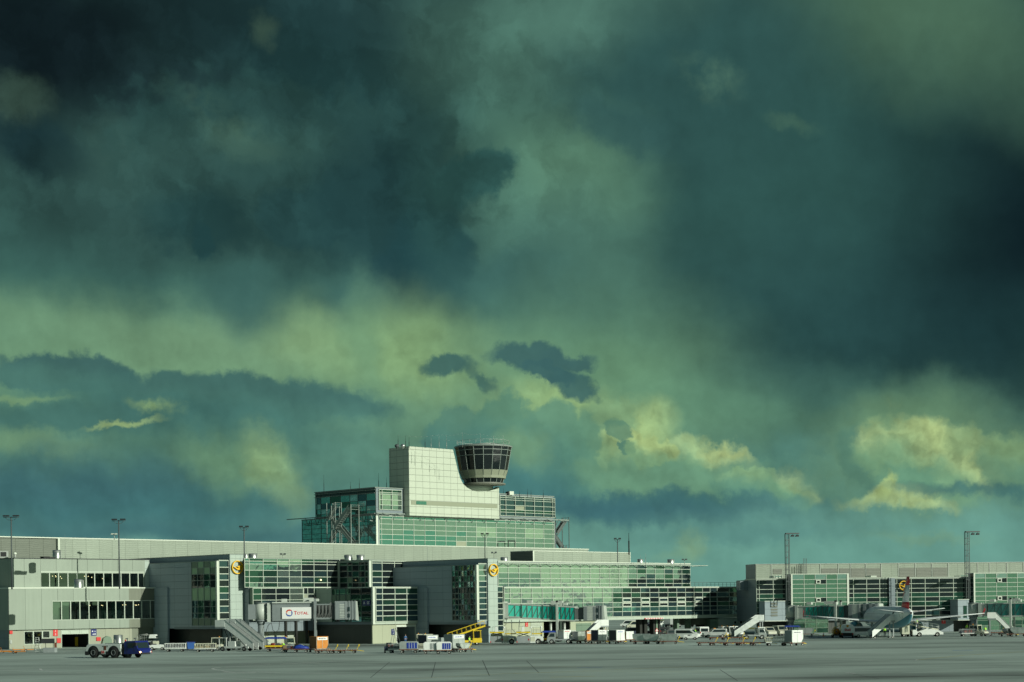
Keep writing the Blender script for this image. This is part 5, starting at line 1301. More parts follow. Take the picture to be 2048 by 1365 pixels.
# boarding vestibules
def vestibule(u0, u1, v1, v0, lou):
    yv = HM - 4.2
    x0, x1 = hF(u0, 1220, yv)[0], hF(u1, 1220, yv)[0]; z1, z0 = hF(u0, v1, yv)[1], hF(u0, v0, yv)[1]
    g = MB(); g.box(x0, x1, yv, HM - .16, z0, z1); o = g.build('vestibule', 'clad_pier', b)
    g = MB(); g.box(x0 - .1, x1 + .1, yv - .1, HM - .2, z0 - .15, z0 - .002); g.box(x0 - .06, x1 + .06, yv - .06, HM - .16, z1, z1 + .12); g.build('edge_trim', 'trim_white', o)
    if lou:
        g = MB()
        for k in range(5): g.box(x0 + (x1 - x0) * .3, x0 + (x1 - x0) * .62, yv - .06, yv - .001, z0 + .9 + k * .62, z0 + 1.3 + k * .62)
        g.build('vent', 'vent_dark', o)
    else:
        g = MB(); g.box(x1 - 1.3, x1 - .5, yv - .05, yv - .001, z0 + .4, z0 + 3.0); g.build('window', 'gl_darkgreen', o)
vestibule(1529.7, 1570.5, 1203.5, 1242, True); vestibule(1916, 1938, 1200, 1240, False)
# upper ribbed hall of the pier
yU = HM + 8
hu = hF(1511.5, 1150, yU)[0]; zU = hF(1511.5, 1129.6, yU)[1]
b2 = building('roof_hall', 'beige ribbed hall with louvre panels rising behind the dark glass pier building', 'building', hu, yU, H)
g = MB(); g.box(hu, hxr + 5, yU, yU + 7, zr1, zU); g.build('wall', 'clad_hall', b2)
g = MB(); g.box(hu - .03, hu - .001, yU + .1, yU + 7, zr1, zU - .01); g.build('end_wall', 'clad_grey', b2)
g = MB(); g.box(hu - .1, hxr + 5, yU - .12, yU + 7, zU, zU + .12); 
for u in (1543, 1640.5, 1676.5, 1701, 1731.5, 1762, 1797, 1830.5, 1863.5, 1896.5, 1955, 1979, 2013.5, 2047): x = hF(u, 1140, yU)[0]; g.box(x - .07, x + .07, yU - .1, yU - .001, zr1 + .17, zU - .002)
g.build('trim', 'galv', b2)
for u0, u1 in ((1546, 1564), (1643, 1674), (1679, 1699), (1702.5, 1729.5), (1733, 1760.5), (1799, 1829), (1832.5, 1861.5), (1865.5, 1894)):
    x0, x1 = hF(u0, 1140, yU)[0], hF(u1, 1140, yU)[0]; g = MB(); g.box(x0, x1, yU - .07, yU - .001, hF(1600, 1157, yU)[1] if u0 > 1600 else hF(1600, 1148, yU)[1], hF(1600, 1138, yU)[1]); g.build('louvre', 'vent_dark', b2)
g = MB(); x0 = hF(1480.5, 1167, HM + 6)[0]; g.box(x0, hu - .1, HM + 6, HM + 9, zr1 - 2.2, hF(1481, 1162.5, HM + 6)[1]); g.build('side_annex', 'clad_grey', b2)
for u0, u1 in ((1546, 1563), (1736, 1747), (1910, 1927)):
    x0, x1 = hF(u0, 1155, HM + 3)[0], hF(u1, 1155, HM + 3)[0]; g = MB(); g.box(x0, x1, HM + 3, HM + 6, zr1 + .17, hF(u0, 1153, HM + 3)[1]); o = g.build('skylight_box', 'trim_white', b); g = MB(); g.box(x0 + .2, x1 - .2, HM + 2.95, HM + 2.999, zr1 + .4, hF(u0, 1154, HM + 3)[1]); g.build('pane', 'gl_light', o)
g = MB()
for u in (1593, 1598, 1607, 1610, 1613): x, z = hF(u, 1117 if u > 1600 else 1130, yU - .8); g.bar((x, yU - .8, zr1 + .2), (x, yU - .8, z), .08)
for k in range(9): x, z = hF(1593, 1157 - 3 * k, yU - .8); x2 = hF(1613, 1150, yU - .8)[0]; g.bar((x, yU - .8, z), (x2, yU - .8, z), .05)
g.build('roof_ladder', 'pole', b2)
logo_sign(H, 1806.5, 1171.5, HM - .3, 1.02, 'yellow bird emblem on dark glass, half hidden behind the airliner tail fin')
# small green-grey gatehouse under the link
b = building('gatehouse', 'low green-grey gatehouse with two small square windows under the link bridge', 'building', *G.F(1438.5, 1262, 238.0)[:1], 238.0) if False else None
pg = at(1438.5, 1262, 384)
CUR[0] = CUR[1] = 0
t = thing('gatehouse', 'low green-grey gatehouse with two small white windows under the link bridge', 'building', (pg.x, pg.y, 0), R(20))
W_ = 6.3
g = MB(); g.box(0, W_, 0, 6, 0, 3.45); g.build('wall', 'clad_gate' if 'clad_gate' in M else 'clad_white', t)
g = MB(); g.box(-1.9, -.01, .6, 6, 0, 3.35); g.build('wing', 'clad_green', t)
g = MB(); g.box(-.1, W_ + .1, -.1, 6, 3.45, 3.58); g.build('roof', 'mull_grey', t)
for x in (3.5, 4.95):
    g = MB(); g.box(x, x + .75, -.05, -.001, 2.15, 2.95); f = g.build('window', 'trim_white', t); g = MB(); g.box(x + .14, x + .62, -.07, -.051, 2.3, 2.8); g.build('pane', 'gl_dark', f)

# ================================================================== masts and roof units
def flood_mast(u, vt, vb, Y, label, half, rz=0.0, r=.14):
    p, q = at(u, vt, Y), at(u, vb, Y); h = p.z - q.z
    t = thing('floodlight_mast', label, 'light mast', (q.x, q.y, q.z), rz, 'floodlight masts along the terminal roof')
    g = MB(); g.cyl((0, 0, -.2), (0, 0, h), r, r * .72, 10); g.build('pole', 'pole', t)
    g = MB(); g.bar((-half, 0, h - .1), (half, 0, h - .1), .1); g.tube([(-half * .8, 0, h - .1), (-half * .4, 0, h - .55), (0, 0, h - .65), (half * .4, 0, h - .55), (half * .8, 0, h - .1)], .035, 5); g.build('crossarm', 'pole', t)
    for s in (-1, 1):
        g = MB(); n_ = 3
        for k in range(n_):
            x = s * (half * .25 + half * .75 * (k + .5) / n_); w_ = half * .24; g.box(x - w_ / 2, x + w_ / 2, -.45, .2, h + .05, h + .28, top=(0, 0, .1, 0))
        g.build('floodlight', 'black', t)
    return t
flood_mast(24, 1034, 1177, 312, 'floodlight mast nearest the left edge, in front of the dark office side wall', 1.4)
flood_mast(239, 1041, 1176, 322, 'floodlight mast in front of the upper ribbon window of the office block', 1.25)
flood_mast(489.5, 1055, 1175, 333, 'floodlight mast at the right edge of the first gate pier', .9)
flood_mast(970, 1069.5, 1118, 350, 'floodlight mast behind the second gate pier, in front of the tower glass', .8, r=.1)
flood_mast(1236, 1079, 1174, 371, 'floodlight mast in front of the upper concourse glass', .75, r=.13)
def truss_mast(u, vt, vb, Y, label, arm):
    p, q = at(u, vt, Y), at(u, vb, Y); h = p.z - q.z; w_ = .72
    t = thing('lattice_mast', label, 'light mast', q, R(10), 'lattice floodlight masts at the right pier')
    g = MB()
    for i in (0, 1):
        for j in (0, 1): g.bar((i * w_, j * w_, -4.0), (i * w_, j * w_, h), .11)
    n_ = 8
    for k in range(n_ + 1):
        z = h * k / n_; g.bar((0, 0, z), (w_, 0, z), .09); g.bar((0, w_, z), (w_, w_, z), .07); g.bar((0, 0, z), (0, w_, z), .07); g.bar((w_, 0, z), (w_, w_, z), .07)
        if k < n_ and k % 2 == 0: g.bar((0, 0, z), (w_, 0, z + h / n_ * .55), .05)
    g.build('lattice_post', 'pole', t)
    g = MB(); g.box(0, arm, -.1, w_, h, h + .24); g.build('arm', 'pole', t)
    for x in (arm * .5, arm * .85): g = MB(); g.box(x - .4, x + .3, -.2, .3, h - .55, h - .2, top=(.2, 0, 0, 0)); g.bar((x, 0, h - .2), (x, 0, h), .06); g.build('floodlight', 'black', t)
    return t
truss_mast(1573, 1068.5, 1164, 366, 'lattice mast left of the first green glass bay', 2.9); truss_mast(1933, 1065, 1160, 366, 'lattice mast right of the airliner tail', 3.1)
whip(1257.5, 1066, 1107, 372, .11, 'tall black aerial on the right end of the plant room roof', base=.6)
for u, v0, v1 in ((1281, 1110, 1126), (1291, 1108, 1127)): whip(u, v0, v1, 366, .035, 'thin pale rod beside the vents on the concourse roof', m='galv')
whip(130, 1069, 1118, 345, .03, 'thin pale rod on the office block roof', m='galv')
vent_n = 0
def roof_vent(u0, u1, vt, vb, Y, label, m='steel'):
    c_ = at((u0 + u1) / 2, vb, Y); r = (u1 - u0) / 2 / FPX * Y; h = (vb - vt) / FPX * Y
    t = thing('roof_vent', label, 'roof vent', c_, R(20), 'round metal vents on the roofs')
    g = MB(); g.lathe([(r, 0), (r, h), (r * .9, h + .04), (.01, h + .06)], 24); g.build('drum', m, t)
    g = MB(); g.lathe([(r * 1.03, h * .8), (r * 1.03, h * .86)], 24); g.bar((r * 1.05, 0, 0), (r * 1.1, 0, h * .9), .07); g.build('rim', 'galv', t); return t
roof_vent(105.5, 121.5, 1101, 1117.5, 318, 'metal drum vent on the office block roof beside the white pilaster')
roof_vent(148.5, 166, 1159.5, 1176, 306, 'metal drum vent on the lower ledge in front of the upper windows')
roof_vent(497, 514.5, 1108, 1117.5, 337, 'second metal drum right of the first gate pier roof')
roof_vent(487, 496, 1108.5, 1117.5, 341, 'metal drum peeking out at the first gate pier roof edge')
roof_vent(688.5, 704.5, 1110.5, 1121, 342, 'left drum of the pair on the stepped glass block'); roof_vent(713, 729, 1110.5, 1121, 341, 'right drum of the pair on the stepped glass block')
roof_vent(1001, 1016, 1115, 1123.5, 348, 'metal drum vent beside the dark end of the plant room')
roof_vent(1274.5, 1286, 1119, 1127.3, 372, 'left metal drum vent on the far end of the concourse roof'); roof_vent(1334.5, 1348.5, 1119.5, 1128.3, 377, 'right metal drum vent on the far end of the concourse roof')
p = at(7, 1116.5, 316); t = thing('roof_vent', 'boxy grey air unit on the roof at the far left edge', 'roof vent', p, R(20)); g = MB(); g.box(-1.2, .8, -.8, .8, 0, 1.25); g.build('casing', 'galv', t); g = MB(); g.box(-.55, .45, -.85, -.801, .25, 1.05); g.build('grille', 'black', t)
p = at(30, 1117, 314); t = thing('roof_vent', 'small round-capped air pipe beside the first floodlight mast', 'roof vent', p); g = MB(); g.cyl((0, 0, 0), (0, 0, .7), .22, n=12); g.build('pipe', 'galv', t); g = MB(); g.lathe([(.3, .7), (.3, 1.0), (.01, 1.1)], 12); g.build('cap', 'trim_white', t)
p = at(98, 1117.5, 316); t = thing('roof_hatch', 'flat black hatch on the office block roof', 'hatch', p, R(45)); g = MB(); g.box(-1.4, 1.0, -.6, .6, 0, .25); g.box(-1.5, -.2, -.7, .7, .25, .33); g.build('lid', 'black', t)
for u, v, Y, lab in ((988, 1115, 342, 'small camera mast on top of the second gate pier'), (1369, 1128, 378, 'small camera mast at the right end of the concourse roof'), (228.5, 1078, 352, 'white camera gantry on the ribbed hall roof, left of the second mast'), (566, 1118, 345, 'small camera mast on the glazed terminal roof')):
    p = at(u, v, Y); t = thing('camera_mast', lab, 'camera', p); g = MB(); g.cyl((0, 0, -.2), (0, 0, .8), .06, n=8); g.bar((-.5, 0, .8), (.5, 0, .8), .06); g.build('mast', 'galv', t)
    for x in (-.35, .35): g = MB(); g.box(x - .22, x + .22, -.4, .2, .84, 1.08); g.build('camera', 'trim_white' if u < 400 else 'pole', t)

# ================================================================== materials of vehicles and gear
CUR[0] = CUR[1] = 0
mat('v_white', (0.80, 0.82, 0.80), 0.35, dirt=0.08, var=0.03, vscale=1.2)
mat('air_white', (0.86, 0.89, 0.90), 0.3, dirt=0.04, var=0.02, vscale=0.5)
mat('v_cream', (0.60, 0.60, 0.48), 0.4, dirt=0.10, var=0.04, vscale=1.2)
mat('v_grey', (0.30, 0.33, 0.34), 0.45, dirt=0.12, var=0.04, vscale=1.2)
mat('v_silver', (0.50, 0.53, 0.52), 0.38, metal=0.5, dirt=0.12, var=0.06, vscale=1.2)
mat('v_alu', (0.55, 0.58, 0.56), 0.35, metal=0.8, dirt=0.15, var=0.12, vscale=1.5, bump=0.4, bscale=3)
mat('v_blue', (0.010, 0.018, 0.16), 0.35, dirt=0.1, var=0.05, vscale=1.5)
mat('v_blue_mid', (0.02, 0.09, 0.32), 0.4)
mat('v_navy', (0.012, 0.022, 0.06), 0.5, var=0.15, vscale=2)
mat('v_orange', (0.62, 0.22, 0.03), 0.5, dirt=0.15, var=0.06, vscale=2)
mat('v_brown', (0.27, 0.11, 0.03), 0.6, dirt=0.15, var=0.06, vscale=2)
mat('v_yellow', (0.78, 0.55, 0.02), 0.45, dirt=0.12, var=0.05, vscale=2)
mat('v_dark', (0.05, 0.055, 0.06), 0.6, var=0.1)
mat('v_teal', (0.02, 0.22, 0.32), 0.35)
mat('rust', (0.16, 0.055, 0.03), 0.75, var=0.2, vscale=4)
mat('tyre', (0.012, 0.012, 0.013), 0.85)
mat('rim', (0.40, 0.40, 0.38), 0.4, metal=0.6)
mat('tarp_blue', (0.01, 0.04, 0.30), 0.55, bump=0.6, bscale=4)
mat('tarp_dark', (0.02, 0.03, 0.08), 0.6, bump=0.6, bscale=4)
mat('bag_mix', (0.05, 0.05, 0.07), 0.7, var=0.3, vscale=3)
mat('bag_red', (0.30, 0.04, 0.03), 0.6); mat('bag_tan', (0.32, 0.24, 0.14), 0.7)
mat('hivis', (0.45, 0.95, 0.06), 0.6); mat('skin', (0.50, 0.30, 0.20), 0.6); mat('cloth_navy', (0.02, 0.035, 0.09), 0.8); mat('hair', (0.03, 0.02, 0.015), 0.8)
mat('cloth_blue', (0.05, 0.14, 0.34), 0.8)
mat('head_glow', (1, .9, .7), 0.3, emit=(1.0, .62, .2), estr=6.0)
mat('lens_white', (0.7, 0.7, 0.65), 0.15); mat('lens_red', (0.5, 0.02, 0.02), 0.25); mat('lens_amber', (0.8, 0.3, 0.02), 0.3)
mat('bridge_grey', (0.22, 0.25, 0.26), 0.5, dirt=0.1, var=0.04, vscale=0.6)
mat('bridge_light', (0.52, 0.56, 0.52), 0.45, dirt=0.1, var=0.03, vscale=0.6)
mat('bellows', (0.13, 0.14, 0.14), 0.8)
mat('cable', (0.02, 0.02, 0.02), 0.7)
glass_mat('bridge_teal', (0.01, 0.46, 0.36), 0.1, 0.15); glass_mat('bridge_teal_light', (0.10, 0.78, 0.62), 0.1, 0.15)
glass_mat('bridge_teal_dark', (0.008, 0.19, 0.17), 0.15, 0.12)
glass_mat('veh_glass', (0.03, 0.05, 0.055), 0.35, 0.05)
mat('logo_red', (0.60, 0.02, 0.03), 0.45); mat('logo_blue', (0.02, 0.08, 0.40), 0.45); mat('logo_orange', (0.85, 0.25, 0.02), 0.45)

def wheel(par, x, y, r=.32, w=.22, rim='rim', n=20):
    s = 1 if y > 0 else -1
    g = MB(); g.T = Matrix.Translation((x, y, r)) @ Matrix.Rotation(R(90) * -s, 4, 'X')
    g.lathe([(r * .55, -w / 2), (r * .93, -w / 2), (r, -w * .3), (r, w * .3), (r * .93, w / 2), (r * .55, w / 2)], n)
    g.lathe([(r * .55, w / 2), (r * .55, -w / 2)], n); g.lathe([(.001, 0), (r * .55, 0)], n)
    o = g.build('wheel', 'tyre', par)
    q = MB(); q.T = g.T; q.lathe([(.001, w * .36), (r * .2, w * .4), (r * .5, w * .22), (r * .56, w * .36)], n); q.build('rim', rim, o); return o
def lamp_box(par, x, y, z, m, w=.2, h=.14, d=.06, nm='headlight'):
    g = MB(); g.box(x - d / 2, x + d / 2, y - w / 2, y + w / 2, z - h / 2, z + h / 2); return g.build(nm, m, par)
def veh(u, v, hd, nm, label, cat, group=None, Y=None):
    p = ground(u, v)
    return thing(nm, label, cat, (p.x, p.y, 0), R(hd), group)
def sidewin(par, pts, y, m='veh_glass', nm='window'):
    for s in (-1, 1):
        g = MB(); g.prism(pts, 'y', s * y, s * (y + .012)); g.build(nm, m, par)

# ------------------------------------------------------------------ cars, vans
def van(u, v, hd, label, body='v_white', L=4.9, Wd=1.9, Hh=2.0, kind='van', group='vans and cars on the apron', name='parked_van', beacon=False, far=False):
    t = veh(u, v, hd, name, label, 'van' if kind in ('van', 'minibus') else 'car', group)
    h = Wd / 2
    if kind in ('van', 'minibus'):
        prof = [(-L / 2, .38), (-L / 2, Hh - .25), (-L / 2 + .18, Hh), (L * .16, Hh), (L * .20, Hh - .04), (L * .36, 1.18), (L / 2 - .08, 1.0), (L / 2, .85), (L / 2, .36)]
        win = [(-L / 2 + .3, 1.15), (-L / 2 + .34, Hh - .28), (L * .15, Hh - .28), (L * .31, 1.15)]
    elif kind == 'suv':
        Hh = 1.75; prof = [(-L / 2, .42), (-L / 2, Hh - .3), (-L / 2 + .15, Hh), (L * .08, Hh), (L * .19, 1.12), (L / 2 - .1, 1.04), (L / 2, .9), (L / 2, .42)]
        win = [(-L / 2 + .3, 1.1), (-L / 2 + .34, Hh - .2), (L * .06, Hh - .2), (L * .15, 1.1)]
    elif kind == 'car':
        Hh = 1.45; prof = [(-L / 2, .35), (-L / 2, .95), (-L * .42, 1.0), (-L * .30, Hh), (L * .03, Hh), (L * .2, .98), (L / 2 - .1, .85), (L / 2, .7), (L / 2, .32)]
        win = [(-L * .37, 1.0), (-L * .28, Hh - .1), (L * .02, Hh - .1), (L * .15, 1.0)]
    else:  # pickup
        Hh = 1.75; prof = [(-L / 2, .5), (-L / 2, 1.05), (-L * .08, 1.05), (-L * .05, Hh), (L * .14, Hh), (L * .24, 1.1), (L / 2, 1.0), (L / 2, .45)]
        win = [(-L * .03, 1.12), (-L * .01, Hh - .15), (L * .12, Hh - .15), (L * .19, 1.12)]
    g = MB(); g.prism(prof, 'y', -h, h); g.build('body', body, t, bevel=.05)
    sidewin(t, win, h - .004)
    i = [k for k, p in enumerate(prof) if p[1] > Hh - .06][-1]; a, c = Vector((prof[i][0], 0, prof[i][1])), Vector((prof[i + 1][0], 0, prof[i + 1][1])); nrm = Vector((c.z - a.z, 0, -(c.x - a.x))).normalized() * -.012
    if nrm.x < 0: nrm = -nrm
    g = MB(); p0, p1 = a.lerp(c, .12) + nrm, a.lerp(c, .9) + nrm; g.quad(p0 + Vector((0, -h + .15, 0)), p1 + Vector((0, -h + .12, 0)), p1 + Vector((0, h - .12, 0)), p0 + Vector((0, h - .15, 0))); g.build('windscreen', 'veh_glass', t, fix=True)
    g = MB(); g.box(-L / 2 - .012, -L / 2 - .002, -h + .2, h - .2, (1.1 if kind != 'pickup' else .8), Hh - .32 if kind != 'pickup' else .95); g.build('rear_window', 'veh_glass' if kind != 'pickup' else body, t)
    g = MB(); g.box(-L / 2 - .08, -L / 2 + .1, -h + .02, h - .02, .32, .5); g.box(L / 2 - .1, L / 2 + .08, -h + .02, h - .02, .3, .48); g.build('bumper', 'v_dark', t)
    for s in (-1, 1):
        lamp_box(t, L / 2 - .02, s * (h - .28), .78, 'lens_white', .32, .18); lamp_box(t, -L / 2, s * (h - .12), .95, 'lens_red', .14, .34, .05, 'tail_light')
        for x in (-L * .31, L * .32): wheel(t, x, s * (h - .1), .33)
    g = MB(); g.box(-L / 2 - .03, -L / 2 - .013, -.27, .27, .62, .74); g.build('number_plate', 'v_dark' if kind == 'van' else 'sign_white', t)
    if beacon: g = MB(); g.box(-.2, .2, -.4, .4, Hh, Hh + .12); g.build('beacon', 'lens_amber', t)
    return t
van(1402.5, 1274.5, 100, 'white van seen from behind, just left of the concrete bridge head', Hh=2.1)
van(1375, 1279, -22, 'white minivan with open side parked nose to the right, behind the silver containers', Hh=2.0, L=4.6)
van(1354, 1277, 15, 'dark estate car half hidden behind the white minivan', 'v_dark', kind='suv', name='parked_car')
van(1275, 1272, 12, 'dark blue car behind the first silver container', 'v_navy', kind='suv', name='parked_car')
van(1331, 1271, 80, 'dark car in the shade beside the bridge piers', 'v_dark', kind='suv', name='parked_car')
van(1429, 1275.5, 186, 'light grey four-by-four in front of the gatehouse', 'v_silver', kind='suv', L=4.7, name='parked_car', beacon=True)
van(1561, 1272, -80, 'white van facing the camera under the boarding vestibule', 'v_cream', Hh=2.1)
van(1534, 1273, -70, 'cream service van left of the van under the boarding vestibule', 'v_cream', Hh=1.9)
van(1731, 1275.5, 4, 'silver minibus parked under the airliner wing', 'v_white', kind='minibus', L=5.2, Hh=2.1)
far = 'vehicles on the far apron seen under the bridge'
van(1270, 1257.5, 184, 'cream van on the far apron left of the black bridge piers', 'v_cream', Hh=2.2, group=far); van(1257, 1255, 170, 'white van behind the cream van on the far apron', Hh=2.2, group=far)
van(1328, 1253.5, 190, 'white and blue car on the far apron, right of the black piers', kind='suv', group=far, name='parked_car'); van(1335, 1254, 100, 'pale car beside the white truck on the far apron', 'v_silver', kind='car', group=far, name='parked_car')
van(1304, 1255, 30, 'dark car on the far apron between two black piers', 'v_navy', kind='car', group=far, name='parked_car')
def far_truck(u, v, hd, label, m, L=6, z1=3.2):
    t = veh(u, v, hd, 'parked_truck', label, 'truck', far)
    g = MB(); g.box(-L / 2, L * .22, -1.2, 1.2, .9, z1); g.build('cargo_box', m, t, bevel=.04)
    g = MB(); g.prism([(L * .24, .5), (L * .24, 2.3), (L * .4, 2.3), (L / 2, 1.4), (L / 2, .5)], 'y', -1.1, 1.1); g.build('cab', 'v_white', t, bevel=.06)
    g = MB(); g.prism([(L * .41, 2.2), (L * .415, 2.22), (L * .497, 1.42), (L * .492, 1.4)], 'y', -1.0, 1.0); g.build('windscreen', 'veh_glass', t)
    g = MB(); g.box(-L / 2, L * .45, -.5, .5, .55, .89); g.build('chassis', 'v_dark', t)
    for s in (-1, 1):
        for x in (-L * .32, L * .36): wheel(t, x, s * 1.0, .45, .3)
    return t
far_truck(1344, 1255, 60, 'white box truck on the far apron between the bridge piers', 'v_white'); far_truck(1351.5, 1255.5, 75, 'second white box truck on the far apron, close to the green pier', 'v_white', 5); far_truck(1369, 1254.5, 150, 'blue and white catering truck on the far apron', 'v_blue_mid', 6.5, 3.6)

# ------------------------------------------------------------------ tow tug (front left)
def pushback():
    t = veh(238, 1316, -27, 'pushback_tug', 'big white aircraft tug with a dark blue cab driving across the apron', 'aircraft tug')
    g = MB(); g.prism([(-4.9, .75), (-4.75, 1.75), (-4.4, 2.0), (1.55, 2.0), (1.55, .55), (-4.9, .55)], 'y', -1.45, 1.45)
    g.build('body', 'v_white', t, bevel=.07)
    g = MB(); g.box(1.56, 2.05, -1.3, 1.3, .5, 1.9); g.build('cab_gap', 'black', t)
    g = MB(); g.box(-1.4, 1.5, -1.35, 1.35, 2.01, 2.12); g.build('deck', 'v_silver', t)
    g = MB(); g.prism([(2.06, .55), (2.06, 2.25), (2.3, 2.42), (4.1, 2.42), (4.5, 1.35), (4.75, 1.15), (4.75, .62)], 'y', -1.4, 1.4); cabo = g.build('cab', 'v_blue', t, bevel=.05)
    g = MB(); g.add([(4.15, -1.22, 2.28), (4.51, -1.22, 1.4), (4.51, 1.22, 1.4), (4.15, 1.22, 2.28)], [(0, 1, 2, 3)]); g.build('windscreen', 'veh_glass', cabo, fix=True)
    for s in (-1, 1):
        g = MB(); g.prism([(2.75, 1.45), (2.75, 2.2), (3.75, 2.2), (3.75, 1.45)], 'y', s * 1.402, s * 1.415); g.build('window', 'veh_glass', cabo)
        g = MB(); g.box(2.6, 2.63, s * 1.401, s * 1.42, .7, 2.25); g.box(3.9, 3.93, s * 1.401, s * 1.42, .9, 2.2); g.build('door_gap', 'black', cabo)
        for x in (-3.45, .25):
            g = MB(); n = 16; g.prism([(x + 1.02 * math.cos(a), .75 + 1.02 * math.sin(a)) for a in [math.pi * k / n for k in range(n + 1)]] + [(x - 1.02, .5), (x + 1.02, .5)], 'y', s * 1.451, s * 1.462); g.build('wheel_arch', 'black', t)
            wheel(t, x, s * 1.22, .78, .6, 'v_blue', 32)
            g = MB(); g.T = Matrix.Translation((x, s * 1.5, .78)) @ Matrix.Rotation(R(90) * -s, 4, 'X'); g.lathe([(.35, .03), (.38, .03), (.38, .05), (.33, .05), (.33, .03)], 28); g.build('rim_ring', 'v_grey', t)
        g = MB(); g.box(-4.95, -4.3, s * 1.38, s * 1.52, .4, .95); g.box(-2.4, -2.05, s * 1.4, s * 1.5, .45, .95); g.box(1.2, 1.54, s * 1.4, s * 1.5, .45, .95); g.box(-1.15, -.7, s * 1.4, s * 1.5, .45, .95); g.build('rubber_guard', 'black', t)
        wheel(t, 2.6, s * 1.05, .5, .35, 'v_dark')
    g = MB(); g.box(-1.55, -1.1, -1.47, -1.451, 1.15, 1.75); g.build('vent', 'rust', t)
    g = MB(); g.box(-1.75, -1.62, -1.475, -1.451, 1.6, 1.75); g.box(-.95, -.85, -1.475, -1.451, 1.55, 1.8); g.build('handle', 'black', t)
    g = MB(); put_text(g, '58', .55, (-1.75, -1.47, .82), (1, 0, 0), (0, 0, 1), bold=.02); g.build('number', 'sign_red', t)
    for y in (-1.15, 1.15): lamp_box(t, 4.78, y, .85, 'head_glow' if y < 0 else 'lens_white', .28, .2); lamp_box(t, 4.79, y + (.2 if y > 0 else -.2), .82, 'lens_red', .1, .3, nm='side_marker')
    g = MB(); g.box(4.6, 4.82, -1.0, 1.0, .5, .75); g.build('bumper', 'black', t)
    for y in (-.9, .9): g = MB(); g.bar((2.3, y, 2.42), (2.3, y, 2.85), .07); g.bar((2.2, y - .2, 2.75), (2.2, y + .2, 2.75), .16); g.build('work_lamp', 'pole', t)
    g = MB(); g.cyl((2.2, -1.2, 2.35), (2.2, -1.2, 2.62), .1, n=10); g.build('beacon', 'lens_red', t)
    g = MB(); g.box(3.9, 4.5, -1.75, -1.45, 1.75, 2.2); g.box(3.9, 4.5, 1.45, 1.75, 1.75, 2.2, ); g.build('mirror', 'black', t)
    wheel(t, -1.75, 1.0, .45, .3); wheel(t, -1.75, -.9, .42, .3, 'v_dark')
pushback()

# ------------------------------------------------------------------ dollies, carts, containers
GD = 'dollies and carts standing on the apron'
def make_dolly(L=3.1, Wd=1.7, m='rust', handle=True):
    t = thing('cargo_dolly', 'x', 'dolly', (0, 0, 0), 0, GD)
    g = MB()
    for s in (-1, 1): g.box(-L / 2, L / 2, s * Wd / 2 - .05, s * Wd / 2 + .05, .42, .54)
    for k in range(5): x = -L / 2 + .06 + (L - .12) * k / 4; g.box(x - .05, x + .05, -Wd / 2 + .051, Wd / 2 - .051, .43, .53)
    g.build('frame', m, t)
    g = MB()
    for k in range(9): x = -L / 2 + .15 + (L - .3) * k / 8; g.cyl((x, -Wd / 2 + .1, .56), (x, Wd / 2 - .1, .56), .045, n=6)
    g.build('roller_bed', 'steel_dull', t)
    g = MB(); g.bar((L / 2, 0, .45), (L / 2 + 1.0, 0, .3), .08); 
    g.build('tow_bar', 'v_yellow' if handle else 'v_dark', t)
    if handle: g = MB(); g.bar((L / 2 - .1, .3, .5), (L / 2 + .25, .3, 1.3), .07); g.bar((L / 2 + .2, .3, 1.0), (L / 2 + .26, .3, 1.32), .14); g.build('brake_lever', 'v_yellow', t)
    for s in (-1, 1):
        for x in (-L * .36, L * .36): wheel(t, x, s * (Wd / 2 - .12), .2, .12, n=14)
    return t
DOL = make_dolly(); DOL_used = False
def dolly(u, v, hd, label, sc=1.0):
    global DOL_used
    p = ground(u, v); p.z = 0
    if not DOL_used: DOL_used = True; DOL.location = p; DOL.rotation_euler = (0, 0, R(hd)); DOL['label'] = label; return DOL
    return copy_tree(DOL, loc=p, rz=R(hd), label=label)
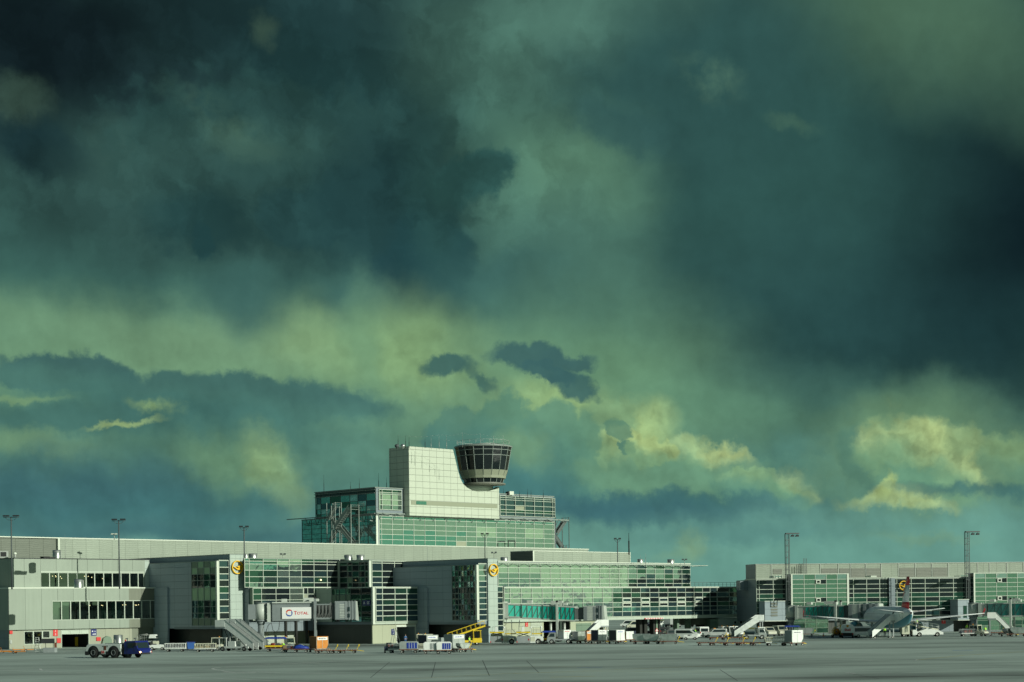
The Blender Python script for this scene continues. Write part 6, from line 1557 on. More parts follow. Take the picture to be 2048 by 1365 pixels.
def uld(u, v, hd, label, side='v_white', front=None, z0=.58, cut=True, kind='box', size=1.0, curtain_m=None, letter=None, lm='v_navy', group='cargo containers on dollies'):
    """cargo container; the cut corner leans out at +x"""
    p = ground(u, v); t = thing('cargo_container', label, 'container', (p.x, p.y, z0), R(hd), group)
    L, Wd, Hh = 2.0 * size, 1.5 * size, 1.62 * size
    if kind == 'igloo': L, Wd, Hh = 3.1 * size, 1.6 * size, 1.25 * size; prof = [(-L * .30, 0), (-L / 2, Hh * .5), (-L / 2, Hh), (L / 2, Hh), (L / 2, Hh * .5), (L * .30, 0)]
    else: prof = [(-L / 2, 0), (-L / 2, Hh), (L / 2, Hh), (L / 2, Hh * .32), (L * .34, 0)] if cut else [(-L / 2, 0), (-L / 2, Hh), (L / 2, Hh), (L / 2, 0)]
    g = MB(); g.prism(prof, 'y', -Wd / 2, Wd / 2); g.build('shell', side, t, bevel=.02)
    g = MB(); g.box(-L * .46 if kind != 'igloo' else -L * .28, L * .32 if kind != 'igloo' else L * .28, -Wd / 2 - .05, Wd / 2 + .05, -.09, -.002); g.build('base_plate', 'v_alu', t)
    if front: g = MB(); g.box(-L / 2 - .02, -L / 2 - .002, -Wd / 2 + .04, Wd / 2 - .04, .05 if kind != 'igloo' else Hh * .5, Hh - .05); g.build('curtain', front, t)
    for x in (-L / 2 + .04, 0.0, L / 2 - .04):
        zz = .02 if abs(x) < L * .3 else (Hh * .5 if kind == 'igloo' else .02 if x < 0 else Hh * .34)
        for s in (-1, 1): g = MB(); g.box(x - .03, x + .03, s * (Wd / 2 + .001), s * (Wd / 2 + .02), zz, Hh - .02); g.build('rib', 'v_alu', t)
    if letter:
        g = MB(); g.box(-L * .42, L * .42, -Wd / 2 - .03, -Wd / 2 - .021, Hh * .70, Hh * .93); g.build('name_plate', 'sign_white', t)
        g = MB(); x = -L * .34
        for k in range(7):
            w_ = L * (.05, .08, .04, .09, .06, .08, .05)[(k + letter) % 7]; g.box(x, x + w_, -Wd / 2 - .04, -Wd / 2 - .031, Hh * .78, Hh * (.84 + .02 * (k % 2))); x += w_ + L * .025
        g.build('name_strip', lm, t)
    return t
def load(u, v, hd, label, dl, **k):
    d = dolly(u, v, hd, dl); return uld(u, v, hd, label, **k)
def make_cart(kind, u, v, hd, label, frame='v_white', L=3.3, cover=None, group=GD, luggage=True, seed=0):
    t = veh(u, v, hd, 'baggage_cart', label, 'cart', group); Wd = 1.5; h = Wd / 2
    g = MB(); g.box(-L / 2, L / 2, -h, h, .48, .58); g.build('deck', 'v_white' if kind == 'cage' else 'rust', t)
    g = MB(); g.bar((L / 2, 0, .42), (L / 2 + .9, 0, .3), .07); g.build('tow_bar', 'v_dark', t)
    for s in (-1, 1):
        for x in (-L * .34, L * .34): wheel(t, x, s * (h - .1), .22, .13, n=14)
    zt = 1.35
    if kind == 'cage':
        g = MB()
        for s in (-1, 1):
            g.bar((-L / 2, s * h, zt), (L / 2, s * h, zt), .07); g.bar((-L / 2, s * h, .68), (L / 2, s * h, .68), .06)
            for k in range(14): x = -L / 2 + L * k / 13; g.bar((x, s * h, .6), (x, s * h, zt), .05)
        for x in (-L / 2, L / 2):
            for k in range(5): y = -h + Wd * k / 4; g.bar((x, y, .6), (x, y, zt), .05)
            g.bar((x, -h, zt), (x, h, zt), .06)
        g.build('cage', frame, t)
    elif kind == 'roof':
        zt = 2.0; g = MB()
        for x in (-L / 2 + .04, 0, L / 2 - .04):
            for s in (-1, 1): g.bar((x, s * (h - .04), .58), (x, s * (h - .04), zt), .06)
        g.build('posts', 'v_silver', t)
        g = MB(); g.prism([(-L / 2 - .1, zt), (-L / 2 + .3, zt + .28), (L / 2 - .3, zt + .28), (L / 2 + .1, zt)], 'y', -h - .06, h + .06); g.build('canopy', cover or 'tarp_blue', t, bevel=.04)
        g = MB(); g.box(-L / 2, L / 2, -h - .01, -h + .03, .75, 1.0); g.build('side_rail', 'v_yellow', t)
    elif kind == 'box':
        g = MB(); g.prism([(-L / 2 + .1, .58), (-L / 2 + .05, 1.55), (-L / 2 + .3, 1.75), (L / 2 - .3, 1.75), (L / 2 - .05, 1.55), (L / 2 - .1, .58)], 'y', -h + .02, h - .02); g.build('hood', frame, t, bevel=.06)
        g = MB(); g.box(-L * .1, L * .42, -h - .005, -h + .018, .7, 1.55); g.build('side_curtain', cover or 'tarp_blue', t)
        g = MB()
        for k in range(3): g.box(L * (.02 + .13 * k), L * (.035 + .13 * k), -h - .02, -h - .006, .7, 1.55)
        g.build('strap', 'sign_white', t)
    elif kind == 'low': g = MB(); g.box(-L / 2, -L / 2 + .05, -h, h, .6, 1.0); g.build('end_board', 'v_dark', t)
    if luggage:
        r_ = random.Random(seed)
        for k in range(4 if kind != 'box' else 0):
            x = -L * .38 + L * .25 * k; w_, d_, hh = r_.uniform(.3, .42), r_.uniform(.3, .5), r_.uniform(.35, .75)
            p = t.matrix_basis @ Vector((x, r_.uniform(-.2, .2), .585)); q = thing('suitcase', r_.choice(['dark', 'black', 'brown', 'navy']) + ' suitcase lying on the ' + label.split(',')[0], 'suitcase', p, R(hd + r_.uniform(-15, 15)), 'luggage on the carts')
            g = MB(); g.box(-w_, w_, -d_, d_, 0, hh); g.build('case', r_.choice(['bag_mix', 'bag_red', 'bag_tan', 'v_navy']), q, bevel=.05); g = MB(); g.bar((-.12, 0, hh + .05), (.12, 0, hh + .05), .03); g.bar((-.12, 0, hh), (-.12, 0, hh + .05), .03); g.bar((.12, 0, hh), (.12, 0, hh + .05), .03); g.build('handle', 'black', q)
    return t
def tractor(u, v, hd, label, body='v_white', cab=True, group='baggage tractors', L=2.9, cabm=None, bumper=None):
    t = veh(u, v, hd, 'baggage_tractor', label, 'tractor', group); h = .68
    g = MB(); g.prism([(-L / 2, .35), (-L / 2, .95), (-L * .02, .95), (L * .0, 1.0), (L * .44, .92), (L / 2, .75), (L / 2, .35)], 'y', -h, h); g.build('body', body, t, bevel=.05)
    if cab:
        x0, x1, zt = -L * .42, L * .06, 2.0
        g = MB()
        for x, xx in ((x0, x0), (x1 + .12, x1)):
            for s in (-1, 1): g.bar((x, s * (h - .05), .95), (xx, s * (h - .05), zt), .09)
        g.box(x0 - .06, x1 + .08, -h, h, zt, zt + .12); g.box(x0 - .04, x0 + .04, -h + .1, h - .1, .95, 1.25); g.build('cab', cabm or body, t)
        g = MB(); g.quad((x1 + .13, -h + .1, 1.0), (x1 + .13, h - .1, 1.0), (x1 + .02, h - .1, zt - .03), (x1 + .02, -h + .1, zt - .03)); g.build('windscreen', 'gl_vehicle', t, fix=True)
        for s in (-1, 1): g = MB(); g.quad((x0 + .08, s * (h - .06), 1.25), (x1 + .03, s * (h - .06), 1.25), (x1 - .04, s * (h - .06), zt - .05), (x0 + .08, s * (h - .06), zt - .05)); g.build('window', 'gl_vehicle', t, fix=True)
        g = MB(); g.cyl((x0 + .3, 0, zt + .12), (x0 + .3, 0, zt + .3), .08, n=10); g.build('beacon', 'lens_amber', t)
    g = MB(); g.box(-L * .34, -L * .1, -.4, .4, .95, 1.1); g.box(-L * .38, -L * .32, -.4, .4, 1.1, 1.55); g.build('seat', 'black', t)
    g = MB(); g.box(L / 2 - .02, L / 2 + .1, -h + .02, h - .02, .32, .56); g.build('bumper', bumper or 'v_dark', t)
    for s in (-1, 1):
        lamp_box(t, L / 2 + .01, s * .45, .72, 'lens_white', .18, .14)
        for x in (-L * .3, L * .3): wheel(t, x, s * (h - .08), .3, .2, n=18)
    return t

# left group
tractor(316, 1301, 0, 'white baggage tractor without cab, at the left end of the cage cart', 'v_white', cab=False)
make_cart('cage', 351, 1304, 0, 'white cage cart in front of the dark gate recess, loaded with blue bags', seed=1)
tractor(428, 1301, 175, 'white tractor with glazed cab behind the second cage cart', 'v_cream')
make_cart('cage', 411, 1304.5, 2, 'second white cage cart, left of the passenger stairs', frame='v_cream', seed=2)
t = veh(381.5, 1300, 20, 'waste_bin', 'dark blue wheeled bin between the two cage carts', 'bin')
g = MB(); g.box(-.6, .6, -.4, .4, .15, 1.25, top=(-.08, -.08, -.06, -.06)); g.build('tub', 'v_blue_mid', t, bevel=.03); g = MB(); g.box(-.72, .72, -.5, .5, 1.25, 1.36); g.build('lid', 'v_blue', t)
for s in (-1, 1):
    for x in (-.45, .45): wheel(t, x, s * .3, .1, .06, n=10)
make_cart('roof', 552, 1303.5, -3, 'baggage cart with a blue canopy and yellow side rail, right of the passenger stairs', seed=3)
tractor(586, 1301, 5, 'grey baggage tractor with a long roof under the passenger bridge', 'v_grey', L=3.4, cabm='v_cream')
make_cart('low', 582, 1305, 3, 'low dark cart in front of the grey tractor', L=2.4, seed=4, frame='v_dark'); make_cart('low', 602, 1305.5, 3, 'low cart covered with blue sheeting, left of the orange container', L=2.4, luggage=False)
p = ground(602, 1305.5); t = thing('tarpaulin', 'blue sheeting heaped on the low cart left of the orange container', 'tarpaulin', (p.x, p.y, .585), R(3))
g = MB(); g.loft([[(x, y * w_, z) for y, z in ((-.7, 0), (-.6, hh), (-.2, hh + .12), (.2, hh + .05), (.6, hh), (.7, 0))] for x, w_, hh in ((-1.2, .7, .15), (-.7, 1, .4), (-.1, .9, .55), (.5, 1, .35), (1.2, .8, .2))]); g.build('sheet', 'tarp_blue', t)
load(638, 1305, 45, 'tall orange and white container on the dolly under the passenger bridge', 'dolly under the tall orange container', side='v_orange', front='v_brown', size=1.15, letter=9)
dolly(651, 1307.5, 0, 'empty flat dolly just right of the orange container'); dolly(673, 1307.3, 4, 'middle one of three empty flat dollies beside the orange container'); dolly(694, 1307, -2, 'empty flat dolly with upright yellow lever, right end of the row of three')
# middle group
tractor(778, 1306.5, 95, 'dark tractor seen end on, at the left end of the middle cart row', 'v_navy', cab=False, L=2.4)
make_cart('cage', 794, 1306.5, 3, 'cage cart with light netting behind the dark tractor', frame='v_silver', L=2.6, seed=5)
make_cart('box', 818, 1306.8, 0, 'grey cart with a rolled blue curtain, middle cart row', frame='v_silver', L=2.9, cover='tarp_blue', luggage=False)
make_cart('cage', 841, 1306.5, -2, 'beige cage cart beside the tall navy container', frame='v_cream', L=2.2, seed=6)
load(857, 1304, 45, 'tall navy container with white end in the middle cart row', 'dolly under the tall navy container', side='v_silver', front='v_navy', size=1.2, letter=5, lm='logo_blue', cut=False)
make_cart('box', 864, 1308.5, 2, 'white hooded cart in front of the navy container', frame='v_white', L=2.6, cover='v_silver', luggage=False); make_cart('box', 888, 1308.3, 2, 'white hooded cart with blue curtain beside a yellow lever', frame='v_white', L=2.3, luggage=False)
load(909, 1304, 45, 'grey container with a pale end at the right of the middle cart row', 'dolly under the grey container with pale end', side='v_silver', front='v_grey', size=1.25, letter=5, lm='logo_blue')
load(926, 1305, 42, 'small metal container at the right end of the middle cart row', 'dolly under the small metal container', side='v_alu', kind='igloo', size=.62)
tractor(848, 1293, 10, 'cream tractor behind the navy container, left of two', 'v_cream', L=3.0); tractor(862, 1293.5, 12, 'cream tractor behind the navy container, right of two', 'v_cream', L=3.0)
uld(878, 1294, -30, 'green-grey empty container standing behind the two cream tractors', 'v_grey', size=.9, z0=.1)
# belt loader
def belt_loader():
    t = veh(941, 1290.5, 8, 'belt_loader', 'yellow belt loader with its conveyor raised towards the gate pier', 'belt loader')
    g = MB(); g.box(-3.6, 1.2, -.9, .9, .45, .85); g.box(.3, 1.9, -.95, .95, .4, 1.2); g.build('chassis', 'v_yellow', t, bevel=.04)
    g = MB()
    for x in (.5, 1.75):
        for s in (-1, 1): g.bar((x, s * .85, 1.2), (x - .05, s * .85, 2.45), .1)
    g.box(.35, 1.85, -.95, .95, 2.45, 2.56); g.build('cab', 'v_yellow', t)
    g = MB(); g.quad((1.78, -.8, 1.25), (1.78, .8, 1.25), (1.72, .8, 2.42), (1.72, -.8, 2.42)); g.build('windscreen', 'gl_vehicle', t, fix=True)
    a, b_ = Vector((-3.9, 0, 1.25)), Vector((2.6, 0, 3.35)); d = (b_ - a)
    for s in (-1, 1): g = MB(); g.bar(a + Vector((0, s * .5, 0)), b_ + Vector((0, s * .5, 0)), .1, .28); g.build('conveyor_side', 'v_yellow', t)
    g = MB(); g.bar(a + Vector((0, 0, .12)), b_ + Vector((0, 0, .12)), .9, .06); g.build('belt', 'black', t)
    g = MB()
    for s in (-1, 1):
        for k in range(9): q = a + d * (k / 8) + Vector((0, s * .55, .1)); g.bar(q, q + Vector((-.15, 0, .75)), .04)
        g.bar(a + Vector((-.15, s * .55, .85)), b_ + Vector((-.15, s * .55, .85)), .05)
    g.build('handrail', 'v_yellow', t)
    g = MB(); g.bar((-1.6, .3, .85), (-.6, .3, 2.1), .14); g.bar((-1.6, -.3, .85), (-.6, -.3, 2.1), .14); g.build('lift_arm', 'v_navy', t)
    g = MB(); g.box(2.3, 3.5, -.5, .5, 3.0, 3.25); g.build('nose', 'black', t)
    for s in (-1, 1):
        lamp_box(t, 1.92, s * .7, .8, 'lens_white')
        for x in (-2.7, 1.1): wheel(t, x, s * .8, .36, .25)
belt_loader()
# two container loaders with yellow decks
def deck_loader(u, v, label):
    t = veh(u, v, 0, 'container_loader', label, 'loader', 'container loaders beside the gate pier')
    g = MB(); g.box(-2.35, -.05, -1.3, 1.3, .25, 1.42); g.build('rear_panel', 'v_grey', t, bevel=.03)
    g = MB(); g.prism([(0.0, .25), (0.0, 1.5), (.9, 1.55), (2.2, 1.35), (2.35, 1.0), (2.35, .6), (1.9, .6), (1.75, 1.0), (1.2, 1.0), (1.0, .6), (1.0, .25)], 'y', -1.3, 1.3); g.build('body', 'v_white', t, bevel=.04)
    g = MB()
    for i in range(-1, 2, 2):
        g.bar((-2.0, i * 1.0, 1.45), (-.2, i * 1.0, 2.0), .1); g.bar((-.2, i * 1.0, 1.45), (-2.0, i * 1.0, 2.0), .1)
    g.build('scissor_lift', 'black', t)
    g = MB(); g.box(-2.4, .1, -1.35, 1.35, 2.0, 2.22); g.box(.3, 2.2, -1.1, 1.1, 1.75, 1.92); g.build('deck', 'v_yellow', t)
    g = MB()
    for k in range(8): x = -2.3 + .33 * k; g.cyl((x, -1.2, 2.26), (x, 1.2, 2.26), .05, n=6)
    g.build('roller_bed', 'steel_dull', t)
    g = MB(); g.box(-1.5, -.95, -1.35, -.7, 2.22, 3.1, top=(.1, .1, .1, .05)); g.build('control_desk', 'v_white', t, bevel=.03)
    g = MB(); g.bar((-1.95, -1.3, 2.2), (-1.95, -1.3, 3.1), .06); g.bar((-1.95, -1.3, 3.1), (-.8, -1.3, 3.2), .06)
    for x in (.3, .6): g.bar((x, -1.3, 1.5), (x, -1.3, 3.0), .06)
    for k in range(7): x = .4 + .27 * k; g.bar((x, 1.1, 1.9), (x, 1.1, 2.5), .05)
    g.bar((.4, 1.1, 2.5), (2.1, 1.1, 2.5), .05); g.build('handrail', 'galv', t)
    g = MB(); g.lathe([(.01, -.16), (.14, -.1), (.16, 0), (.1, .13), (.01, .16)], 12, (.15, -1.35, 2.95)); g.bar((.15, -1.35, 1.5), (.15, -1.35, 2.85), .06); g.build('lamp_post', 'v_white', t)
    for s in (-1, 1):
        wheel(t, 1.45, s * 1.2, .48, .3, n=20)
        g = MB(); g.box(-2.34, -2.2, s * 1.31, s * 1.33, .3, .6); g.box(-.3, -.12, s * 1.31, s * 1.33, .7, 1.0); g.build('reflector', 'lens_red', t)
    g = MB(); g.box(.1, .9, -1.33, -1.301, .5, 1.3); g.build('hatch', 'v_cream', t); return t
deck_loader(1007, 1288.8, 'white loader with yellow deck directly beside the gate pier'); deck_loader(1060, 1288.8, 'white loader with yellow deck in front of the red wall sign')
t = veh(1085, 1287.8, 0, 'lamp_pedestal', 'white lamp post on a flat base at the right of the loaders', 'post'); g = MB(); g.box(-.8, 1.0, -.5, .5, 0, .3); g.build('base', 'v_white', t, bevel=.03); g = MB(); g.cyl((-.2, 0, .3), (-.2, 0, 2.7), .12, n=12); g.build('post', 'v_white', t); g = MB(); g.lathe([(.01, 2.65), (.18, 2.75), (.2, 2.95), (.1, 3.1), (.01, 3.12)], 12, (-.2, 0, 0)); g.build('lamp', 'v_white', t)
g = None
t = veh(1037, 1286.5, 0, 'cable_derrick', 'pair of dark cable posts standing between the two loaders', 'post'); g = MB(); g.bar((-1.2, .8, 0), (-1.2, .8, 2.6), .1); g.bar((-1.2, .8, 2.6), (-1.2, .8, 4.2), .13); g.bar((-1.2, .8, 2.6), (.1, .8, 1.2), .08); g.bar((.1, .8, 0), (.1, .8, 2.7), .1); g.bar((.1, .8, 2.7), (.25, .8, 4.2), .12); g.build('post', 'pole', t)
# right of the loaders
make_cart('roof', 1098, 1288, 2, 'low cart with blue cover and yellow rail, right of the white lamp post', L=2.6, seed=7)
def flatbed(u, v, hd, label, m='v_grey', L=4.4, cabside=1):
    t = veh(u, v, hd, 'service_truck', label, 'truck', 'service trucks on the apron')
    g = MB(); g.box(-L / 2, L * .2, -.95, .95, .62, .85); g.prism([(L * .2, .4), (L * .2, .9), (L / 2, .9), (L / 2, .4)], 'y', -.95, .95); g.build('chassis', m, t, bevel=.03)
    g = MB(); g.prism([(L * .17, .86), (L * .17, 2.0), (L * .38, 2.0), (L * .48, 1.2), (L / 2, .9)], 'y', -.9, .9); g.build('cab', m, t, bevel=.05)
    sidewin(t, [(L * .21, 1.25), (L * .21, 1.85), (L * .365, 1.85), (L * .44, 1.25)], .896)
    g = MB(); g.add([(L * .385, -.8, 1.97), (L * .485, -.8, 1.22), (L * .485, .8, 1.22), (L * .385, .8, 1.97)], [(0, 1, 2, 3)]); g.build('windscreen', 'veh_glass', t, fix=True)
    for s in (-1, 1):
        lamp_box(t, L / 2 + .01, s * .7, .7, 'lens_white')
        for x in (-L * .33, L * .32): wheel(t, x, s * .85, .42, .28)
    return t
flatbed(1120, 1288, 180, 'grey flatbed truck carrying a white cabinet', 'v_grey', 4.6)
uld(1129.5, 1287.8, 42, 'white cabinet container with a red and grey end, on the grey flatbed', 'v_white', 'v_silver', z0=.9, size=.95, cut=False, letter=7, lm='logo_red')
load(1158, 1287.5, 42, 'metal frame container behind the striped post', 'dolly under the metal frame container', side='v_alu', front='v_grey', size=.95)
load(1175, 1287, 45, 'small orange container with white top panel', 'dolly under the small orange container', side='v_orange', front='v_brown', size=1.0, letter=3)
load(1198, 1287.8, 45, 'container with a navy curtain and white end, left of the dark grey one', 'dolly under the navy curtained container', side='v_white', front='v_navy', size=1.12, cut=False, letter=7)
load(1234, 1288, 45, 'container with a dark grey curtain and white end, left of the silver scoops', 'dolly under the dark grey curtained container', side='v_white', front='v_dark', size=1.12, cut=False, letter=7, lm='logo_blue')
load(1256, 1285, 32, 'low white container with orange edge beside the dark grey curtained one', 'dolly under the low white container', side='v_white', front='v_orange', size=.85)
load(1283, 1288.5, -12, 'left one of the silver scoop containers in front of the bridge piers', 'dolly under the left silver scoop container', side='v_alu', kind='igloo', size=.93)
load(1303, 1288.5, -14, 'middle one of the silver scoop containers in front of the bridge piers', 'dolly under the middle silver scoop container', side='v_alu', kind='igloo', size=.85)
load(1338, 1288.6, -8, 'silver scoop container standing apart in front of the white minivan', 'dolly under the single silver scoop container', side='v_alu', kind='igloo', size=.9)
t = veh(1381, 1280.5, -8, 'baggage_tractor', 'small white open tractor in front of the white minivan', 'tractor', 'baggage tractors'); 
g = MB(); g.prism([(-1.3, .35), (-1.3, 1.0), (-.6, 1.0), (-.5, .8), (.1, .8), (.3, 1.15), (1.2, 1.0), (1.3, .7), (1.3, .35)], 'y', -.6, .6); g.build('body', 'v_white', t, bevel=.06)
g = MB(); g.box(-.6, -.1, -.4, .4, .8, .95); g.build('seat', 'black', t)
for s in (-1, 1):
    for x in (-.85, .85): wheel(t, x, s * .52, .3, .2)
for u, v, hd, lab, kw in ((1450, 1274.5, -60, 'white tractor with cab and yellow bumper in front of the gatehouse', dict(bumper='v_yellow')), (1462, 1274.5, -50, 'white tractor with cab beside the one with the yellow bumper', {}), (1474, 1274, -55, 'white tractor half hidden by the leaning white stairs', {}), (1522.5, 1277, -70, 'narrow white tractor at the nose of the grey truck', {})): tractor(u, v, hd, lab, L=3.1, **kw)
flatbed(1508, 1279, 0, 'grey crew truck under the leaning white stairs', 'v_silver', 4.4)
for u, v, hd, lab in ((1434, 1280.5, 2, 'empty flat dolly behind the front row, under the four-by-four'), (1469, 1280.5, -3, 'empty dolly at the foot of the leaning white stairs'), (1413, 1291.8, 0, 'empty flat dolly at the left end of the front right row'), (1436, 1291.6, 3, 'empty flat dolly with yellow lever, second in the front right row'), (1467, 1292, -2, 'empty flat dolly with yellow lever, third in the front right row'), (1489, 1291.5, 2, 'empty flat dolly, fourth in the front right row'), (1522, 1292, 0, 'empty flat dolly left of the long cage cart')): dolly(u, v, hd, lab)
make_cart('cage', 1552, 1292, 2, 'long empty cage cart left of the big white container', frame='v_cream', L=3.4, luggage=False)
load(1588, 1292, 32, 'big white container with grey side at the right end of the front row', 'dolly under the big white container', side='v_white', front='v_grey', size=1.15, letter=9, lm='v_navy')
make_cart('roof', 1584, 1275, 0, 'cart with a flat blue canopy behind the big white container', L=3.0, luggage=False)
load(1612, 1273.5, -10, 'open grey-white scoop container by the green glass ground floor', 'dolly under the open scoop container', side='v_silver', kind='igloo', size=.9)
t = veh(1647, 1273, 0, 'traffic_cone', 'red and white traffic cone on the empty apron left of the tanker', 'cone'); g = MB(); g.box(-.25, .25, -.25, .25, 0, .05); g.lathe([(.18, .05), (.03, .75)], 14); g.build('cone', 'v_orange', t); g = MB(); g.lathe([(.135, .3), (.095, .5)], 14); g.build('band', 'sign_white', t)
tractor(1217, 1284, -60, 'small white tractor glimpsed between the navy and dark grey curtained containers', L=2.8)
tractor(1148, 1284.5, 10, 'white tractor behind the metal frame container', L=2.8)
van(1452, 1268, 175, 'cream van in the shade behind the white tractors', 'v_cream', Hh=1.9)
# tanker
def tanker():
    t = veh(1695, 1276, 80, 'fuel_truck', 'white fuel truck seen from behind with red lettering and a yellow shell badge', 'truck')
    g = MB(); g.prism([(-1.18, .95), (-1.18, 2.2), (-.7, 2.55), (.7, 2.55), (1.18, 2.2), (1.18, .95)], 'x', -2.6, 1.2); g.build('tank', 'v_white', t, bevel=.06)
    g = MB(); g.box(-2.55, 3.2, -1.0, 1.0, .35, .94); g.build('chassis', 'black', t)
    g = MB(); g.box(1.4, 3.2, -1.1, 1.1, .95, 2.4, top=(0, .4, .05, .05)); g.build('cab', 'v_white', t, bevel=.05)
    g = MB(); put_text(g, 'Shell', .62, (-2.68, 0, 1.52), (0, -1, 0), (0, 0, 1), bold=.02); g.build('lettering', 'logo_red', t)
    g = MB(); n = 7
    fan = [(-.16, -.16), (.16, -.16), (.12, -.08)] + [(.26 * math.sin(a), .02 + .24 * math.cos(a)) for a in [R(105 - 210 * k / 10) for k in range(11)]] + [(-.12, -.08)]
    g.prism([(-p[0], p[1] + 2.2) for p in fan], 'x', -2.69, -2.67); g.build('shell_badge', 'logo_yellow', t)
    g = MB()
    for k in range(5): a = R(-60 + 30 * k); g.quad((-2.70, 0.012, 2.06), (-2.70, -.012, 2.06), (-2.70, -.23 * math.sin(a) - .012, 2.22 + .22 * math.cos(a)), (-2.70, -.23 * math.sin(a) + .012, 2.22 + .22 * math.cos(a)))
    g.build('shell_rib', 'logo_red', t, fix=True)
    for s in (-1, 1):
        lamp_box(t, -2.6, s * .95, .75, 'lens_red', .2, .2, nm='tail_light')
        for x in (-1.7, 2.4): wheel(t, x, s * .95, .45, .3)
tanker()
t = veh(1673, 1275.5, 90, 'hose_cart', 'cluttered orange and yellow hose cart left of the fuel truck', 'cart')
g = MB(); g.box(-.9, .9, -.8, .8, .35, .6); g.build('deck', 'v_dark', t)
g = MB(); g.T = Matrix.Translation((0, 0, 1.15)) @ Matrix.Rotation(R(90), 4, 'Y'); g.lathe([(.2, -.4), (.6, -.4), (.6, -.34), (.45, -.3), (.45, .3), (.6, .34), (.6, .4), (.2, .4)], 18); g.build('hose_reel', 'v_orange', t)
g = MB(); g.bar((-.7, -.7, .6), (-.7, -.7, 2.4), .09); g.bar((-.7, .7, .6), (-.7, .3, 2.1), .09); g.bar((-.7, -.7, 2.4), (-.2, .4, 1.8), .08); g.tube([(-.8, .75, .6), (-.8, 1.0, 1.2), (-.8, .7, 1.8), (-.7, .2, 2.1)], .07, 8); g.build('boom', 'v_yellow', t)
for s in (-1, 1):
    for x in (-.6, .6): wheel(t, x, s * .75, .28, .2)
# right end
tractor(1957, 1272.8, -50, 'cream tractor with wide white cab in front of the right jet bridge column', 'v_cream', L=3.6)
make_cart('cage', 1936, 1273, 5, 'open cart behind the wide cream tractor', frame='v_grey', L=3.0, seed=9)
load(2018, 1273.5, 32, 'grey metal scoop container at the right edge, darker of two', 'dolly under the darker scoop container', side='v_silver', front='v_grey', kind='igloo', size=.75); load(2036, 1273.5, -10, 'bright metal scoop container at the right edge', 'dolly under the bright scoop container', side='v_alu', kind='igloo', size=.9)
dolly(1989, 1270.5, 0, 'empty flat dolly by the green ground floor at the right')

# ------------------------------------------------------------------ passenger stairs
def air_stairs(u, v, hd, label, rise=3.9, run=5.6, truck=True, m='v_white', plat=1.9, sm='v_silver', under=True, wd=1.5, base_z=.35):
    """foot of the flight at the origin, climbing towards -x"""
    t = veh(u, v, hd, 'passenger_stairs', label, 'stairs', 'mobile passenger stairs'); h = wd / 2
    n = 15; g = MB()
    for k in range(n): x = -run * k / n; g.box(x - run / n, x, -h + .06, h - .06, base_z + rise * k / n, base_z + rise * k / n + .05)
    g.build('steps', 'galv', t)
    g = MB()
    for k in range(n): x = -run * k / n; g.box(x - run / n + .0, x - run / n + .03, -h + .06, h - .06, base_z + rise * k / n + .051, base_z + rise * (k + 1) / n - .002)
    g.build('risers', 'v_dark', t)
    zt = base_z + rise
    for s in (-1, 1):
        g = MB(); g.prism([(.1, base_z - .15), (.1, base_z + .95), (-run, zt + 1.05), (-run, zt - .25), (-run + .4, zt - .45)], 'y', s * h, s * (h - .05)); g.build('side_panel', m, t)
        g = MB(); g.bar((.12, s * h, base_z + 1.0), (-run, s * h, zt + 1.1), .09); g.build('handrail', sm, t)
    g = MB(); g.box(-run - plat, -run, -h, h, zt - .25, zt); g.build('platform', 'v_grey', t)
    for s in (-1, 1): g = MB(); g.box(-run - plat, -run - .001, s * h - .025, s * h + .025, zt, zt + 1.1); g.build('platform_side', m, t)
    if truck:
        g = MB(); g.box(-run - 1.2, -.8, -.85, .85, .45, .75); g.build('chassis', m, t, bevel=.03)
        g = MB(); g.box(-run + .6, -run + 2.0, -.8, .8, .75, 1.6); g.build('engine_cover', m, t, bevel=.03)
        g = MB()
        for x in (-run - 1.1, -run + .3):
            for s in (-1, 1): g.bar((x, s * .8, .7), (x, s * .8, 2.1), .08)
        g.box(-run - 1.15, -run + .35, -.85, .85, 2.1, 2.18); g.build('cab', m, t)
        g = MB(); g.quad((-run - 1.1, -.72, 1.1), (-run - 1.1, .72, 1.1), (-run - 1.1, .72, 2.05), (-run - 1.1, -.72, 2.05)); g.build('windscreen', 'gl_vehicle', t, fix=True)
        g = MB(); g.bar((-run + .8, .5, 1.4), (-run - .3, .5, zt - .3), .1); g.bar((-run + .8, -.5, 1.4), (-run - .3, -.5, zt - .3), .1); g.bar((-2.2, .5, .7), (-run + .2, .5, zt - .6), .08); g.build('strut', 'v_dark', t)
        for s in (-1, 1):
            for x in (-run - .4, -1.6): wheel(t, x, s * .82, .38, .25)
    else:
        g = MB(); g.box(-run - plat + .2, -run - plat + .4, -h + .1, -h + .25, 0.1, zt - .26); g.box(-run - plat + .2, -run - plat + .4, h - .25, h - .1, 0.1, zt - .26); g.box(-run - .2, -run - .05, -h + .1, h - .1, .25, .4); g.build('leg', 'v_grey', t)
        for s in (-1, 1): wheel(t, -run - plat + .5, s * (h - .1), .2, .12); wheel(t, -.5, s * (h - .1), .2, .12)
    return t
air_stairs(511, 1302.5, -26, 'white passenger stairs in front of the gate pier, the nearer pair of two', rise=3.6, run=5.4)
air_stairs(531, 1300, -26, 'white passenger stairs behind the nearer pair in front of the gate pier', rise=3.7, run=5.4)
air_stairs(1467, 1277, 195, 'long white stairs leaning up to the right in front of the gatehouse', rise=3.0, run=5.0, truck=False, plat=1.1, m='v_silver')
air_stairs(1168, 1285, 200, 'pale passenger stairs parked behind the metal containers', rise=2.6, run=3.0, truck=False, plat=1.6)
